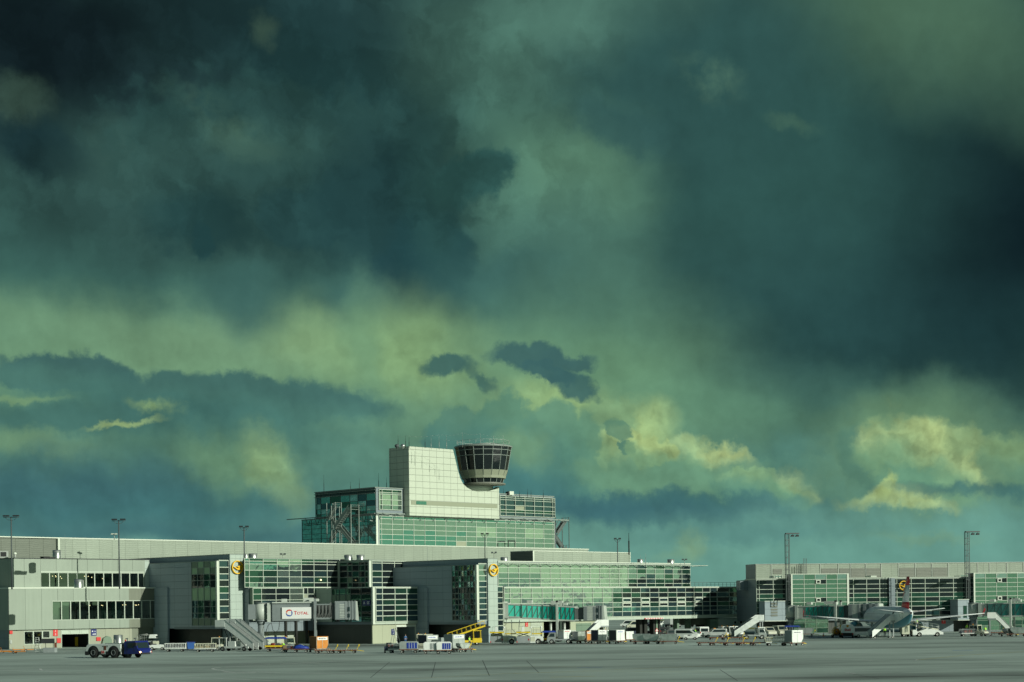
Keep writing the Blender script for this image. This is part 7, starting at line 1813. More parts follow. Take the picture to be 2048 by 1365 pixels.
air_stairs(1741, 1277.6, 203, 'pale stairs set against the rear door of the airliner', rise=2.9, run=3.9, truck=False, plat=1.0, m='v_white')
air_stairs(2022, 1272, -8, 'white stairs rising to the left in front of the right glass bay', rise=3.0, run=2.8, truck=False, plat=1.4)

# baggage loader at the airliner
def bag_loader():
    t = veh(1851, 1273.5, 0, 'belt_loader', 'white belt loader with railings at the right side of the airliner', 'belt loader')
    g = MB(); g.prism([(-2.6, .35), (-2.6, 1.3), (-1.9, 1.3), (-1.7, .9), (.2, 1.6), (2.4, 1.15), (3.2, .75), (3.2, .35)], 'y', -.85, .85); g.build('body', 'v_white', t, bevel=.04)
    a, b_ = Vector((-3.9, 0, 2.5)), Vector((2.4, 0, 1.3))
    g = MB(); g.bar(a, b_, 1.1, .22); g.build('conveyor', 'v_cream', t)
    g = MB()
    for s in (-1, 1):
        for hh in (.5, .95): g.bar(a + Vector((0, s * .55, hh)), b_ + Vector((0, s * .55, hh)), .07)
        for k in range(6): q = a.lerp(b_, k / 5) + Vector((0, s * .55, 0)); g.bar(q, q + Vector((0, 0, .95)), .07)
    g.build('handrail', 'v_white', t)
    g = MB(); g.box(-4.6, -3.2, -.9, .9, .5, 2.2); g.build('lift_box', 'v_cream', t); g = MB(); g.bar((-1.9, -.8, 1.3), (-1.9, -.8, 3.0), .14); g.build('post', 'v_white', t)
    for s in (-1, 1):
        for x in (-1.3, 2.1): wheel(t, x, s * .8, .42, .26)
        wheel(t, -4.2, s * .75, .3, .2)
bag_loader()
# lavatory / de-icing truck at the left
t = veh(302, 1299.5, 0, 'service_truck', 'white service truck with folded pipework on its roof, behind the aircraft tug', 'truck', 'service trucks on the apron')
g = MB(); g.box(-2.6, .7, -1, 1, .6, 1.5); g.build('body', 'v_grey', t, bevel=.03); g = MB(); g.box(.2, 1.2, -1.05, 1.05, .35, 1.45); g.build('tank', 'v_cream', t, bevel=.04)
g = MB(); g.box(-.2, 1.1, -.95, .95, 1.95, 2.6, top=(.15, .2, 0, 0)); g.build('cab', 'v_white', t, bevel=.05); g = MB(); g.box(1.0, 1.12, -.8, .8, 2.0, 2.35); g.build('windscreen', 'veh_glass', t)
g = MB(); g.tube([(-2.2, -.6, 1.5), (-2.2, -.6, 2.5), (-.4, -.6, 2.7), (-.3, -.2, 1.9)], .05); g.tube([(-1.8, .4, 1.5), (-1.9, .4, 2.35), (-.5, .4, 2.5)], .05); g.bar((-2.3, -.6, 2.0), (-.2, -.6, 2.05), .05)
for k in range(5): g.bar((-2.2 + .4 * k, -.6, 1.5), (-2.2 + .4 * k, -.6, 2.5), .04)
g.build('pipework', 'galv', t)
for s in (-1, 1):
    for x in (-1.8, .6): wheel(t, x, s * .85, .4, .28)
# drum behind the tug
p = ground(236.5, 1301.5); t = thing('metal_drum', 'tall shiny metal drum standing on the apron behind the aircraft tug', 'drum', (p.x, p.y, 0)); g = MB(); g.lathe([(.78, 0), (.78, 2.6), (.7, 2.66), (.01, 2.66)], 28); g.build('drum', 'steel', t); g = MB(); g.lathe([(.8, 1.2), (.8, 1.28)], 28); g.bar((-.1, -.82, .2), (-.4, -.82, 1.9), .1); g.build('rim', 'galv', t)
# tow bars, ladder, skip at the far left
def towbar(u, v, hd, label, L=4.2):
    t = veh(u, v, hd, 'tow_bar', label, 'tow bar', 'orange tow bars lying by the walls')
    g = MB(); g.bar((-L / 2, 0, .35), (L / 2, 0, .3), .13); g.bar((-L / 2, 0, .35), (-L / 2 - .3, .3, .4), .1); g.bar((-L / 2, 0, .35), (-L / 2 - .3, -.3, .4), .1); g.build('bar', 'v_orange', t)
    g = MB(); g.box(-.5, .4, -.45, .45, .2, .34); g.bar((.2, 0, .3), (-.1, .2, .95), .05); g.bar((.3, -.5, .25), (.3, .5, .25), .1); g.build('axle_frame', 'v_orange', t)
    for s in (-1, 1): wheel(t, .3, s * .5, .2, .12, n=12)
    return t
towbar(2, 1306.5, 10, 'orange tow bar cut by the left edge of the photo', 3.0); towbar(26, 1307.5, -8, 'orange tow bar lying nearest the camera at the left wall'); towbar(48, 1303.5, 18, 'dark and orange tow bar behind, left of the step ladder', 3.2)
towbar(772, 1285.5, 6, 'orange tow bar along the cream wall beside the garage doorway', 4.5); towbar(796, 1284.5, 2, 'orange tow bar in front of the right garage doorway', 2.6); towbar(1486, 1289.5, 5, 'orange tow bar lying between the dollies of the front right row', 2.6)
def step_ladder(u, v, hd, label, Hh=2.6, lean=.55):
    t = veh(u, v, hd, 'step_ladder', label, 'ladder', 'aluminium ladders by the walls')
    g = MB()
    for s in (-1, 1): g.bar((-lean - .3, s * .35, 0), (0, s * .22, Hh), .06)
    for k in range(8): f = (k + .6) / 8; x = (-lean - .3) * (1 - f); g.bar((x, -.33, Hh * f), (x, .33, Hh * f), .14, .04)
    g.build('climbing_side', 'v_alu', t)
    g = MB()
    for s in (-1, 1): g.bar((lean + .5, s * .4, 0), (.1, s * .22, Hh * .92), .05)
    g.bar((lean * .6, -.33, Hh * .4), (lean * .6, .33, Hh * .4), .04); g.build('prop_side', 'v_alu', t); return t
step_ladder(75, 1305.5, -65, 'aluminium step ladder in front of the ground floor windows'); step_ladder(790, 1289, -40, 'aluminium step ladder leaning beside the garage doorway', 3.0)
t = veh(98, 1305.5, -5, 'waste_skip', 'grey skip with a raised lid beside the step ladder', 'skip')
g = MB(); g.box(-.8, 1.2, -.6, .6, 0, .8); g.build('tub', 'v_grey', t, bevel=.03); g = MB(); g.box(-1.4, .8, .3, .5, 1.5, 2.3, top=(.1, -.1, -.3, .3)); g.build('lid', 'v_dark', t); g = MB(); g.box(.9, 1.2, .0, .4, .8, 1.6); g.build('side_box', 'rust', t); g = MB(); g.bar((-.7, .4, .8), (-.7, .4, 1.5), .07); g.bar((.6, .4, .8), (.6, .4, 1.5), .07); g.build('post', 'v_dark', t)

# ================================================================== people
def skin_mesh(chains, sub=2):
    """chains: list of lists of (point, radius); chain starts on an existing point when it is shared"""
    vs = []; es = []; rad = []; idx = {}
    for ch in chains:
        prev = None
        for p, r in ch:
            key = (round(p[0], 4), round(p[1], 4), round(p[2], 4))
            if key not in idx: idx[key] = len(vs); vs.append(p); rad.append(r)
            k = idx[key]
            if prev is not None and prev != k: es.append((prev, k))
            prev = k
    me = bpy.data.meshes.new('sk'); me.from_pydata(vs, es, []); ob = bpy.data.objects.new('sk', me); COL.objects.link(ob)
    md = ob.modifiers.new('s', 'SKIN'); md.use_smooth_shade = True
    for i, sv in enumerate(me.skin_vertices[0].data): sv.radius = (rad[i], rad[i]) if not isinstance(rad[i], tuple) else rad[i]; sv.use_root = (i == 0)
    if sub: ms = ob.modifiers.new('u', 'SUBSURF'); ms.levels = sub; ms.render_levels = sub
    bpy.context.view_layer.update()
    m2 = bpy.data.meshes.new_from_object(ob.evaluated_get(bpy.context.evaluated_depsgraph_get()))
    bpy.data.objects.remove(ob); bpy.data.meshes.remove(me); return m2
def add_me(me, nm, m, par):
    me.name = nm; me.materials.clear(); me.materials.append(M[m]); o = bpy.data.objects.new(nm, me); COL.objects.link(o); o.parent = par; return o
PPL = 'ground crew on the apron'
def person(pos, hd, label, pose='stand', top='hivis', legs='cloth_navy', cap=None):
    t = thing('person', label, 'person', pos, R(hd), PPL)
    V = Vector
    hip, chest, neck, head = V((0, 0, .95)), V((.02, 0, 1.32)), V((.02, 0, 1.5)), V((.05, 0, 1.66))
    feet = [V((0, .11, .06)), V((0, -.11, .06))]; knees = [V((.03, .11, .5)), V((.03, -.11, .5))]
    el = [V((-.04, .25, 1.14)), V((-.04, -.25, 1.14))]; ha = [V((.08, .26, .88)), V((.08, -.26, .88))]
    if pose == 'walk': feet = [V((.34, .1, .08)), V((-.36, -.1, .14))]; knees = [V((.24, .1, .52)), V((-.06, -.1, .5))]; el = [V((-.2, .24, 1.16)), V((.08, -.25, 1.14))]; ha = [V((-.18, .25, .9)), V((.28, -.24, .98))]
    if pose == 'bend': hip = V((-.18, 0, .88)); chest = V((.16, 0, 1.16)); neck = V((.30, 0, 1.26)); head = V((.44, 0, 1.28)); el = [V((.32, .2, .96)), V((.32, -.2, .96))]; ha = [V((.5, .18, .8)), V((.5, -.18, .8))]; knees = [V((.02, .12, .48)), V((-.02, -.12, .48))]
    if pose == 'reach': ha = [V((.42, .2, 1.12)), V((.4, -.2, 1.05))]; el = [V((.16, .25, 1.12)), V((.14, -.25, 1.1))]
    sh = [chest.lerp(neck, .55) + V((0, s * .17, 0)) for s in (1, -1)]
    up = (neck - hip).normalized()
    body = [[(hip, .13), (hip.lerp(chest, .5), .12), (chest, .14), (neck - up * .06, .07), (neck, .055), (neck + (head - neck) * .5, .07), (head, .098), (head + (head - neck).normalized() * .10, .075)]]
    for i in (0, 1):
        s = 1 if i == 0 else -1
        body.append([(hip, .13), (hip + V((0, s * .1, -.06)), .085), (knees[i], .055), (feet[i] + V((0, 0, .03)), .04), (feet[i] + V((.13, 0, -.02)), .035)])
        body.append([(chest, .14), (sh[i], .055), (el[i], .04), (ha[i], .028), (ha[i] + (ha[i] - el[i]).normalized() * .06, .032)])
        d = (ha[i] - el[i]).normalized(); w0 = ha[i] + d * .07; sd = V((0, 1, 0)) if abs(d.y) < .8 else V((1, 0, 0)); fw = d.cross(sd).normalized()
        for k, ln in enumerate((.068, .078, .072, .056)):
            b0 = ha[i] + d * .06; q = w0 + fw * (.028 - .018 * k); body.append([(b0, .032), (q, .009), (q + d * ln * .5, .0085), (q + d * ln * .9 + sd * (-s * .02), .0075)])
        body.append([(ha[i] + d * .06, .032), (ha[i] + d * .04 + fw * .04, .010), (ha[i] + d * .075 + fw * .055 - sd * s * .01, .0085)])
    add_me(skin_mesh(body, 1), 'body', 'skin', t)
    tr = [[(hip + up * .04, .145), (hip, .15)]]
    for i in (0, 1):
        s = 1 if i == 0 else -1; tr.append([(hip, .15), (hip + V((0, s * .1, -.07)), .105), (knees[i], .078), (feet[i] + V((0, 0, .07)), .068)])
    add_me(skin_mesh(tr, 1), 'trousers', legs, t)
    jk = [[(hip + up * .03, .155), (hip.lerp(chest, .5), .155), (chest, .17), (neck - up * .04, .085)]]
    for i in (0, 1): jk.append([(chest, .17), (sh[i], .075), (el[i], .058), (ha[i].lerp(el[i], .12), .044)])
    add_me(skin_mesh(jk, 1), 'jacket', top, t)
    ax = (head - neck).normalized()
    hr = [[(head + ax * .02 - V((.03, 0, 0)), .098), (head + ax * .10 - V((.015, 0, 0)), .088)]]
    add_me(skin_mesh(hr, 1), 'cap' if cap else 'hair', cap or 'hair', t)
    g = MB()
    f = head + V((.09, 0, -.01))
    g.box(f.x, f.x + .03, -.012, .012, f.z - .02, f.z + .02)
    g.build('nose', 'skin', t)
    g = MB()
    for s in (-1, 1): g.box(f.x + .0, f.x + .012, s * .035 - .01, s * .035 + .01, f.z + .025, f.z + .038)
    g.box(f.x - .004, f.x + .008, -.022, .022, f.z - .05, f.z - .042); g.build('face_marks', 'hair', t)
    for p_ in feet: g = MB(); g.box(p_.x - .08, p_.x + .2, p_.y - .05, p_.y + .05, p_.z - .06, p_.z + .04, top=(.02, .08, .01, .01)); g.build('shoe', 'black', t, bevel=.015)
    if top == 'hivis':
        g = MB(); a = hip.lerp(chest, .35); g.lathe([(.168, -.02), (.172, .03)], 16, (a.x, a.y, a.z)); g.build('reflective_band', 'sign_white', t)
    return t
def gp(u, v, z=0): p = ground(u, v, z); return p
person(gp(811, 1288.5), -70, 'worker in blue overalls standing in the dark garage doorway', 'stand', 'cloth_blue', 'cloth_blue')
person(gp(939, 1293.5), -35, 'worker in a bright yellow jacket walking beside the yellow belt loader', 'walk')
person(gp(569, 1303), -160, 'worker in a yellow vest bending over between two carts', 'bend', 'hivis', 'cloth_navy')
person(gp(1769.5, 1273), -90, 'worker in a yellow vest standing under the airliner fuselage', 'stand')
_p = at(1834.5, 1256.5, 330); person(_p, 170, 'worker in a yellow vest standing up on the white belt loader', 'reach')
person(gp(1934, 1272.5) + Vector((0, 0, .6)), -60, 'worker in a yellow vest on the open cart behind the wide cream tractor', 'stand')
person(gp(1971, 1271.5), 100, 'worker in a yellow vest at the right of the wide cream tractor', 'reach')
person(gp(1391, 1275), -100, 'worker in a yellow vest between the white minivan and the white van', 'stand'); person(gp(1386, 1274), -60, 'worker in dark clothes beside the white minivan nose', 'stand', 'cloth_navy')
person(gp(1549, 1271.5), -80, 'worker in dark clothes left of the white van under the vestibule', 'stand', 'cloth_navy')
person(gp(1105, 1286), 10, 'worker in a yellow vest behind the grey flatbed truck, by the low covered cart', 'bend')

# ================================================================== airliner
def airliner():
    p = at(1822, 1227, 314.6)
    t = thing('airliner', 'white airliner with teal belly and red and white tail fin, parked nose to the pier', 'aeroplane', (p.x, p.y, 0), R(90))
    n = 36
    def ring(x, zc, rw, rh): return [(x, rw * math.cos(2 * math.pi * k / n), zc + rh * math.sin(2 * math.pi * k / n)) for k in range(n)]
    st = [(0, 4.62, .22, .26), (.7, 4.58, .5, .56), (2, 4.45, .85, .95), (4, 4.22, 1.28, 1.4), (6.5, 3.98, 1.66, 1.75), (9.5, 3.8, 1.9, 1.98), (13, 3.74, 1.975, 2.07), (30, 3.74, 1.975, 2.07), (32.5, 3.7, 1.9, 1.98), (34.5, 3.58, 1.62, 1.7), (36.2, 3.38, 1.1, 1.15), (37.2, 3.25, .55, .58), (37.57, 3.2, .12, .12)]
    fine = []
    for a, b in zip(st, st[1:]):
        m_ = 3
        for k in range(m_): fine.append(tuple(a[j] + (b[j] - a[j]) * k / m_ for j in range(4)))
    fine.append(st[-1])
    g = MB(); rings = [ring(*s) for s in fine]; g.loft(rings)
    nf = len(g.f) - 2
    for i in range(nf):
        seg = i // n; k = i % n; zc = fine[seg][1]; z = (g.v[g.f[i][0]][2] + g.v[g.f[i][2]][2]) / 2
        if math.sin(2 * math.pi * (k + .5) / n) < -.60: g.mi[i] = 1
    g.build('fuselage', ['air_white', 'v_teal'], t)
    g = MB(); g.cyl((-.12, 0, 4.62), (.12, 0, 4.62), .2, n=16); g.build('tail_exhaust', 'black', t)
    def surf(nm, root_x, root_y, root_z, c0, c1, span, sweep, dih, th=.11, mats='v_white', sgn=1, parent=None, vertical=False):
        g = MB(); rr = []
        for f in (0, .33, .66, 1.0):
            c = c0 + (c1 - c0) * f; x = root_x - sweep * f; y = root_y + span * f; z = root_z + dih * f; q = []
            for a, h in ((0, 0), (.05, .35), (.25, .5), (.5, .46), (.8, .2), (1, .02), (.8, -.12), (.5, -.3), (.25, -.36), (.05, -.22)):
                px, hh = x - c * a, h * th * c
                q.append((px, hh, z) if vertical else (px, sgn * y, z + hh))
            rr.append(q)
        g.loft(rr); return g.build(nm, mats, parent or t)
    for s in (-1, 1):
        w = surf('wing', 22.2, 1.5, 2.75, 6.6, 1.5, 15.4, 7.4, 1.55, .12, 'air_white', s)
        for y_ in (4.5, 8.5, 12.3):
            f = (y_ - 1.5) / 15.4; g = MB(); x = 22.2 - 7.4 * f - (6.6 - 5.1 * f) * .8; z = 2.75 + 1.55 * f - .2
            g.lathe([(.01, -1.7), (.16, -1.2), (.2, 0), (.12, .9), (.01, 1.1)], 10); g.v = [(x + v[2], s * y_ + v[0], z + v[1]) for v in g.v]; g.build('flap_fairing', 'v_white', w)
        g = MB(); g.bar((14.9, s * 16.9, 4.2), (13.7, s * 17.0, 5.3 - .2), .08, .5); g.build('wingtip_fence', 'logo_red', w)
        surf('tailplane', 4.6, .9, 4.75, 3.4, 1.4, 5.4, 2.6, .62, .1, 'air_white', s)
        g = MB(); g.T = Matrix.Translation((20.5, s * 5.75, 1.95)) @ Matrix.Rotation(R(90), 4, 'Y'); g.lathe([(.6, -1.9), (.95, -1.2), (1.12, .2), (1.12, 1.9), (1.02, 2.4), (.92, 2.45), (.85, 2.2), (.85, 1.0), (.01, 1.0)], 28); e = g.build('engine', 'v_teal', t)
        g = MB(); g.T = Matrix.Translation((18.9, s * 5.75, 1.95)) @ Matrix.Rotation(R(90), 4, 'Y'); g.lathe([(.01, -1.5), (.25, -1.3), (.5, -.4), (.62, -.3)], 20); g.build('exhaust_cone', 'steel_dull', e)
        g = MB(); g.box(18.2, 21.2, s * 5.75 - .12, s * 5.75 + .12, 2.7, 3.25); g.build('pylon', 'v_white', t)
        g = MB(); g.bar((18.0, s * 3.8, .5), (18.0, s * 3.3, 2.8), .28); g.bar((18.0, s * 3.8, .9), (18.4, s * 2.2, 2.6), .14); gear = g.build('landing_gear', 'v_grey', t)
        for dy in (-.35, .35):
            g = MB(); g.T = Matrix.Translation((18.0, s * 3.8 + dy, .58)) @ Matrix.Rotation(R(90), 4, 'X'); g.lathe([(.001, -.18), (.5, -.18), (.58, -.1), (.58, .1), (.5, .18), (.001, .18)], 22); g.build('tyre', 'tyre', gear)
    g = MB(); g.bar((31.5, 0, .4), (31.5, 0, 2.2), .18); gear = g.build('nose_gear', 'v_grey', t)
    for dy in (-.25, .25): g = MB(); g.T = Matrix.Translation((31.5, dy, .38)) @ Matrix.Rotation(R(90), 4, 'X'); g.lathe([(.001, -.1), (.38, -.1), (.38, .1), (.001, .1)], 18); g.build('tyre', 'tyre', gear)
    # fin: red foot and tip, white middle
    def finpart(nm, f0, f1, m):
        g = MB(); rr = []
        for f in (f0, (f0 + f1) / 2, f1):
            c = 6.0 + (2.1 - 6.0) * f; x = 7.6 - 4.6 * f; z = 5.3 + 5.9 * f
            rr.append([(x - c * a, h * .10 * c, z) for a, h in ((0, 0), (.05, .3), (.3, .5), (.6, .4), (1, .03), (1, -.03), (.6, -.4), (.3, -.5), (.05, -.3))])
        g.loft(rr); return g.build(nm, m, t)
    finpart('fin_root', 0, .22, 'logo_red'); finpart('fin', .22, .74, 'air_white'); finpart('fin_tip', .74, 1.0, 'logo_red')
    g = MB(); g.prism([(5.3, 7.4), (3.4, 8.5), (4.2, 8.4), (3.0, 9.3), (4.0, 9.0), (2.6, 9.8), (4.6, 8.7), (3.9, 8.7)], 'y', .29, .30); g.build('tail_arrow', 'logo_red', t)
    # doors, windows
    def on_side(x, z, s=1):
        for a, b in zip(st, st[1:]):
            if a[0] <= x <= b[0]: f = (x - a[0]) / (b[0] - a[0]); zc, rw, rh = [a[j] + (b[j] - a[j]) * f for j in (1, 2, 3)]; break
        q = max(0.0, 1 - ((z - zc) / rh) ** 2); return s * rw * math.sqrt(q)
    for s in (-1, 1):
        g = MB()
        for k in range(34):
            x = 9.4 + k * .62; y = on_side(x, 4.25, s) + s * .006; g.quad((x, y, 4.12), (x + .26, on_side(x + .26, 4.25, s) + s * .006, 4.12), (x + .26, on_side(x + .26, 4.45, s) + s * .008, 4.45), (x, on_side(x, 4.45, s) + s * .008, 4.45))
        g.build('cabin_windows', 'black', t)
    g = MB(); x0, x1 = 6.9, 7.75; zz = [3.15, 3.6, 4.1, 4.6, 5.0]
    for a, b in zip(zz, zz[1:]): g.quad((x0, on_side(x0, a) + .012, a), (x1, on_side(x1, a) + .012, a), (x1, on_side(x1, b) + .012, b), (x0, on_side(x0, b) + .012, b))
    g.build('rear_door', 'black', t)
    g = MB(); cx_, cz_ = 3.2, 4.35
    g.add([(cx_ + .75 * math.cos(a), on_side(max(.1, cx_ + .75 * math.cos(a)), cz_ + .75 * math.sin(a)) + .02, cz_ + .75 * math.sin(a)) for a in [2 * math.pi * k / 20 for k in range(20)]], [tuple(range(20))]); g.build('round_badge', 'v_silver', t)
    g = MB()
    for dx in (0, .5): g.quad((7.4 + dx, on_side(7.4, 5.0) + .02, 5.0), (7.7 + dx, on_side(7.7, 5.0) + .02, 5.0), (7.0 + dx, on_side(7.0, 5.45) + .03, 5.45), (6.8 + dx, on_side(6.8, 5.45) + .03, 5.45))
    g.build('side_arrow', 'logo_red', t)
    return t
airliner()

# ================================================================== passenger boarding bridges
def rotunda(t, x, y, r, z0, z1, legm='galv', leg_r=.55):
    g = MB(); g.cyl((x, y, z0), (x, y, z1), r, n=32); g.build('rotunda', 'bridge_light', t)
    g = MB(); g.cyl((x, y, z1), (x, y, z1 + .15), r + .1, n=32); g.build('rotunda_rim', 'bridge_grey', t)
    g = MB(); g.cyl((x, y, z0 - .3), (x, y, z0 - .002), r + .05, r * .95, n=32); g.build('rotunda_rim', 'bridge_grey', t)
    g = MB(); g.cyl((x, y, 0), (x, y, z0 - .31), leg_r, n=20); g.cyl((x, y, z0 - 1.0), (x, y, z0 - .31), leg_r, r * .8, n=20); g.build('pedestal', 'bridge_grey', t)
def boarding_bridge(label, A, B, z0, z1, zt0, zt1, sections, cab, col_f, rot=True, colm='bridge_light', r=1.05, top_gear=True, glazed=True, seed=0):
    """tunnel from plan point A to B; z0,z1 floor heights, zt0,zt1 roof heights"""
    A, B = Vector((A[0], A[1], 0)), Vector((B[0], B[1], 0)); d = B - A; L = d.length; hd = math.atan2(d.y, d.x)
    t = thing('boarding_bridge', label, 'jet bridge', (A.x, A.y, 0), hd, 'passenger boarding bridges')
    if rot: rotunda(t, 0, 0, r, zt0 - 3.05 if zt0 - z0 > 3.2 else z0, zt0)
    if rot: g = MB(); g.box(r + .15, r + .75, -1.35, 1.35, z0 - .45, zt0 + .1); g.build('collar', 'bridge_light', t)
    F = lambda f: (z0 + (z1 - z0) * f, zt0 + (zt1 - zt0) * f)
    for (f0, f1, w, grow, m, lat) in sections:
        x0, x1 = L * f0, L * f1; (a0, b0), (a1, b1) = F(f0), F(f1); a0 -= grow; a1 -= grow; b0 += grow; b1 += grow
        tm_ = 'bridge_light' if glazed else 'bridge_grey'
        o = MB(); o.prism([(x0, a0 - .28), (x0, a0), (x1, a1), (x1, a1 - .28)], 'y', -w, w); so = o.build('tunnel_floor', tm_, t)
        o = MB(); o.prism([(x0, b0 - .22), (x0, b0), (x1, b1), (x1, b1 - .22)], 'y', -w, w); o.build('tunnel_roof', tm_, t)
        g = MB(); g.prism([(x0, a0 + .002), (x0, b0 - .222), (x1, b1 - .222), (x1, a1 + .002)], 'y', -w + .08, w - .08); g.build('side_glass' if m.startswith('bridge_teal') else 'side_panel', m, so)
        if lat:
            n_ = lat
            for s in (-1, 1):
                g = MB()
                for k in range(n_ + 1):
                    f = k / n_; x = x0 + (x1 - x0) * f; za, zb_ = a0 + (a1 - a0) * f, b0 + (b1 - b0) * f - .22
                    g.bar((x, s * (w - .04), za), (x, s * (w - .04), zb_), .09)
                    if k < n_: xn = x0 + (x1 - x0) * (k + 1) / n_; g.bar((x, s * (w - .05), za), (xn, s * (w - .05), b0 + (b1 - b0) * (k + 1) / n_ - .22), .07)
                g.build('lattice', 'mull_dark' if 'light' not in m else 'mull_grey', so)
    # lift column
    if col_f:
        x = L * col_f; a, b_ = F(col_f)
        for s in (-1, 1): g = MB(); g.box(x - .2, x + .2, s * 1.9 - .2, s * 1.9 + .2, 1.2, b_ + .75); g.build('lift_column', colm, t)
        g = MB(); g.box(x - .28, x + .28, -2.3, 2.3, .9, 1.5); g.box(x - .25, x + .25, -1.69, 1.69, a - .65, a - .3); g.build('bogie_beam', 'galv', t)
        for s in (-1, 1): wheel(t, x, s * 1.5, .5, .4); g = MB(); g.box(x - .18, x + .18, s * 1.9 - .26, s * 1.9 + .26, b_ + .76, b_ + 1.1); g.build('motor', 'black', t)
    if top_gear:
        for f, w_ in ((.30, .5), (.62, 1.1), (.78, .4)):
            x = L * f; b_ = F(f)[1]; g = MB(); g.box(x, x + w_ * 2, -.6, .6, b_ + .25, b_ + .25 + .65 * w_ ** .3); g.build('roof_unit', 'bridge_light', t, bevel=.05)
    return t, L, hd, F
def cabin(t, L, F, W_, hh, dz, bell, m='bridge_light'):
    a, b_ = F(1.0); a -= dz; b_ += dz
    g = MB(); g.box(L, L + .9, -1.25, 1.25, a + .1, b_ - .1); g.build('cab_neck', 'bellows', t)
    g = MB(); g.box(L + .9, L + .9 + W_, -1.75, 1.75, a - .1, b_ + .15); c_ = g.build('cab', m, t, bevel=.05)
    g = MB()
    for k in range(9): g.box(L + 1.0 + W_ * .35, L + 1.0 + W_ * .75, -1.79, -1.751, a + .3 + k * .28, a + .42 + k * .28)
    g.build('cab_louvre', 'bridge_light', c_)
    g = MB(); g.box(L + 1.0, L + .9 + W_ * .32, -1.79, -1.751, a, b_); g.box(L + .9 + W_ * .82, L + .9 + W_, -1.8, -1.751, a, b_); g.build('cab_rib', 'bridge_grey', c_)
    g = MB(); x = L + .9 + W_; n_ = 6
    for k in range(n_):
        i = k % 2; g.box(x + bell * k / n_, x + bell * (k + 1) / n_ - .001, -1.6 - .1 * i, 1.6 + .1 * i, a - .05 - .1 * i, b_ + .1 + .1 * i)
    g.build('bellows', 'bridge_grey', t)
    g = MB(); g.box(x + .15, x + .5, -1.74, -1.701, a + 1.4, a + 2.2); g.box(x + .15, x + .5, -1.74, -1.701, a + .3, a + 1.0); g.build('cab_window', 'veh_glass', t)
    g = MB(); g.prism([(x + bell, a - .2), (x + bell + .5, a - .3), (x + bell + .25, b_ + .1), (x + bell, b_ + .2)], 'y', -1.65, 1.65); g.build('canopy', 'bridge_light', t)
# 1: with the round red and blue logo
YA = 315
A = at(522, 1240, YA); Bp = at(660, 1240, YA + 1)
t, L, hd, F = boarding_bridge('grey passenger bridge with a big white advertising panel, beside the left gate pier', (A.x, A.y), (Bp.x, Bp.y), 4.85, 4.85, 7.75, 7.75,
    [(.12, .18, 1.2, -.15, 'bridge_grey', 0), (.17, .76, 1.55, .0, 'bridge_grey', 0), (.76, 1.0, 1.3, -.2, 'bellows', 0)], 1, .79, glazed=False, colm='bridge_grey')
cabin(t, L, F, 2.2, 3, .1, 1.6, 'bridge_grey')
g = MB(); g.box(L * .17, L * .77, -1.75, 1.75, 7.76, 7.98); g.build('roof_gutter', 'bridge_light', t)
g = MB(); g.box(-2.2, -.9, -1.1, 1.1, 4.9, 7.6); g.build('vestibule_link', 'bridge_grey', t)
g = MB(); pts = []
for k in range(5):
    x = L * .785 + k * .62
    pts += [(x, -1.36, 7.3), (x + .05, -1.4, 5.9), (x + .16, -1.4, 5.35), (x + .31, -1.4, 5.2), (x + .46, -1.4, 5.35), (x + .55, -1.4, 5.9), (x + .6, -1.36, 7.3)]
g.tube(pts, .045, 6); g.build('cable_loop', 'cable', t)
g = MB(); g.tube([(1.9, -1.2, 4.3), (2.2, -1.5, 2.9), (2.7, -1.5, 2.6), (3.2, -1.5, 3.0), (3.4, -1.3, 4.6), (3.4, -1.2, 6.8)], .05, 6); g.tube([(.8, -1.0, .2), (.9, -1.1, 2.6), (1.3, -1.2, 3.8), (1.9, -1.2, 4.3)], .05, 6); g.build('hanging_cable', 'cable', t)
# the panel on its side
xs0, xs1 = (at(564.5, 1227, YA).x - A.x), (at(623, 1227, YA).x - A.x)
g = MB(); g.box(xs0, xs1, -1.68, -1.56, 4.93, 7.0); pn = g.build('advert_panel', 'sign_white', t)
cxm = xs0 + (xs1 - xs0) * .25; czm = 5.98
def crescent(r0, r1, a0, a1, w0, w1, ox, oz, m, nm):
    g = MB(); n_ = 22; P1 = []; P2 = []
    for k in range(n_ + 1):
        f = k / n_; a = R(a0 + (a1 - a0) * f); w_ = max(.012, w0 * math.sin(math.pi * f) ** .7)
        P1.append((cxm + ox + r0 * math.cos(a), czm + oz + r0 * math.sin(a))); P2.append((cxm + ox + (r0 - w_) * math.cos(a), czm + oz + (r0 - w_) * math.sin(a)))
    for k in range(n_): g.prism([P1[k], P1[k + 1], P2[k + 1], P2[k]], 'y', -1.70, -1.681)
    g.build(nm, m, pn)
crescent(.60, 0, 30, 175, .26, 0, 0, 0.04, 'logo_red', 'emblem_red'); crescent(.60, 0, 175, 330, .24, 0, 0, -.02, 'logo_blue', 'emblem_blue'); crescent(.52, 0, -60, 60, .2, 0, .06, 0, 'logo_blue', 'emblem_blue'); crescent(.48, 0, 80, 230, .1, 0, -.02, 0, 'logo_orange', 'emblem_orange')
g = MB(); put_text(g, 'T', .92, (xs0 + (xs1 - xs0) * .455, -1.682, 5.96), (1, 0, 0), (0, 0, 1), bold=.02); put_text(g, 'OTAL', .70, (xs0 + (xs1 - xs0) * .70, -1.682, 5.90), (1, 0, 0), (0, 0, 1), bold=.02, sx=1.12); g.build('lettering', 'logo_red', pn)
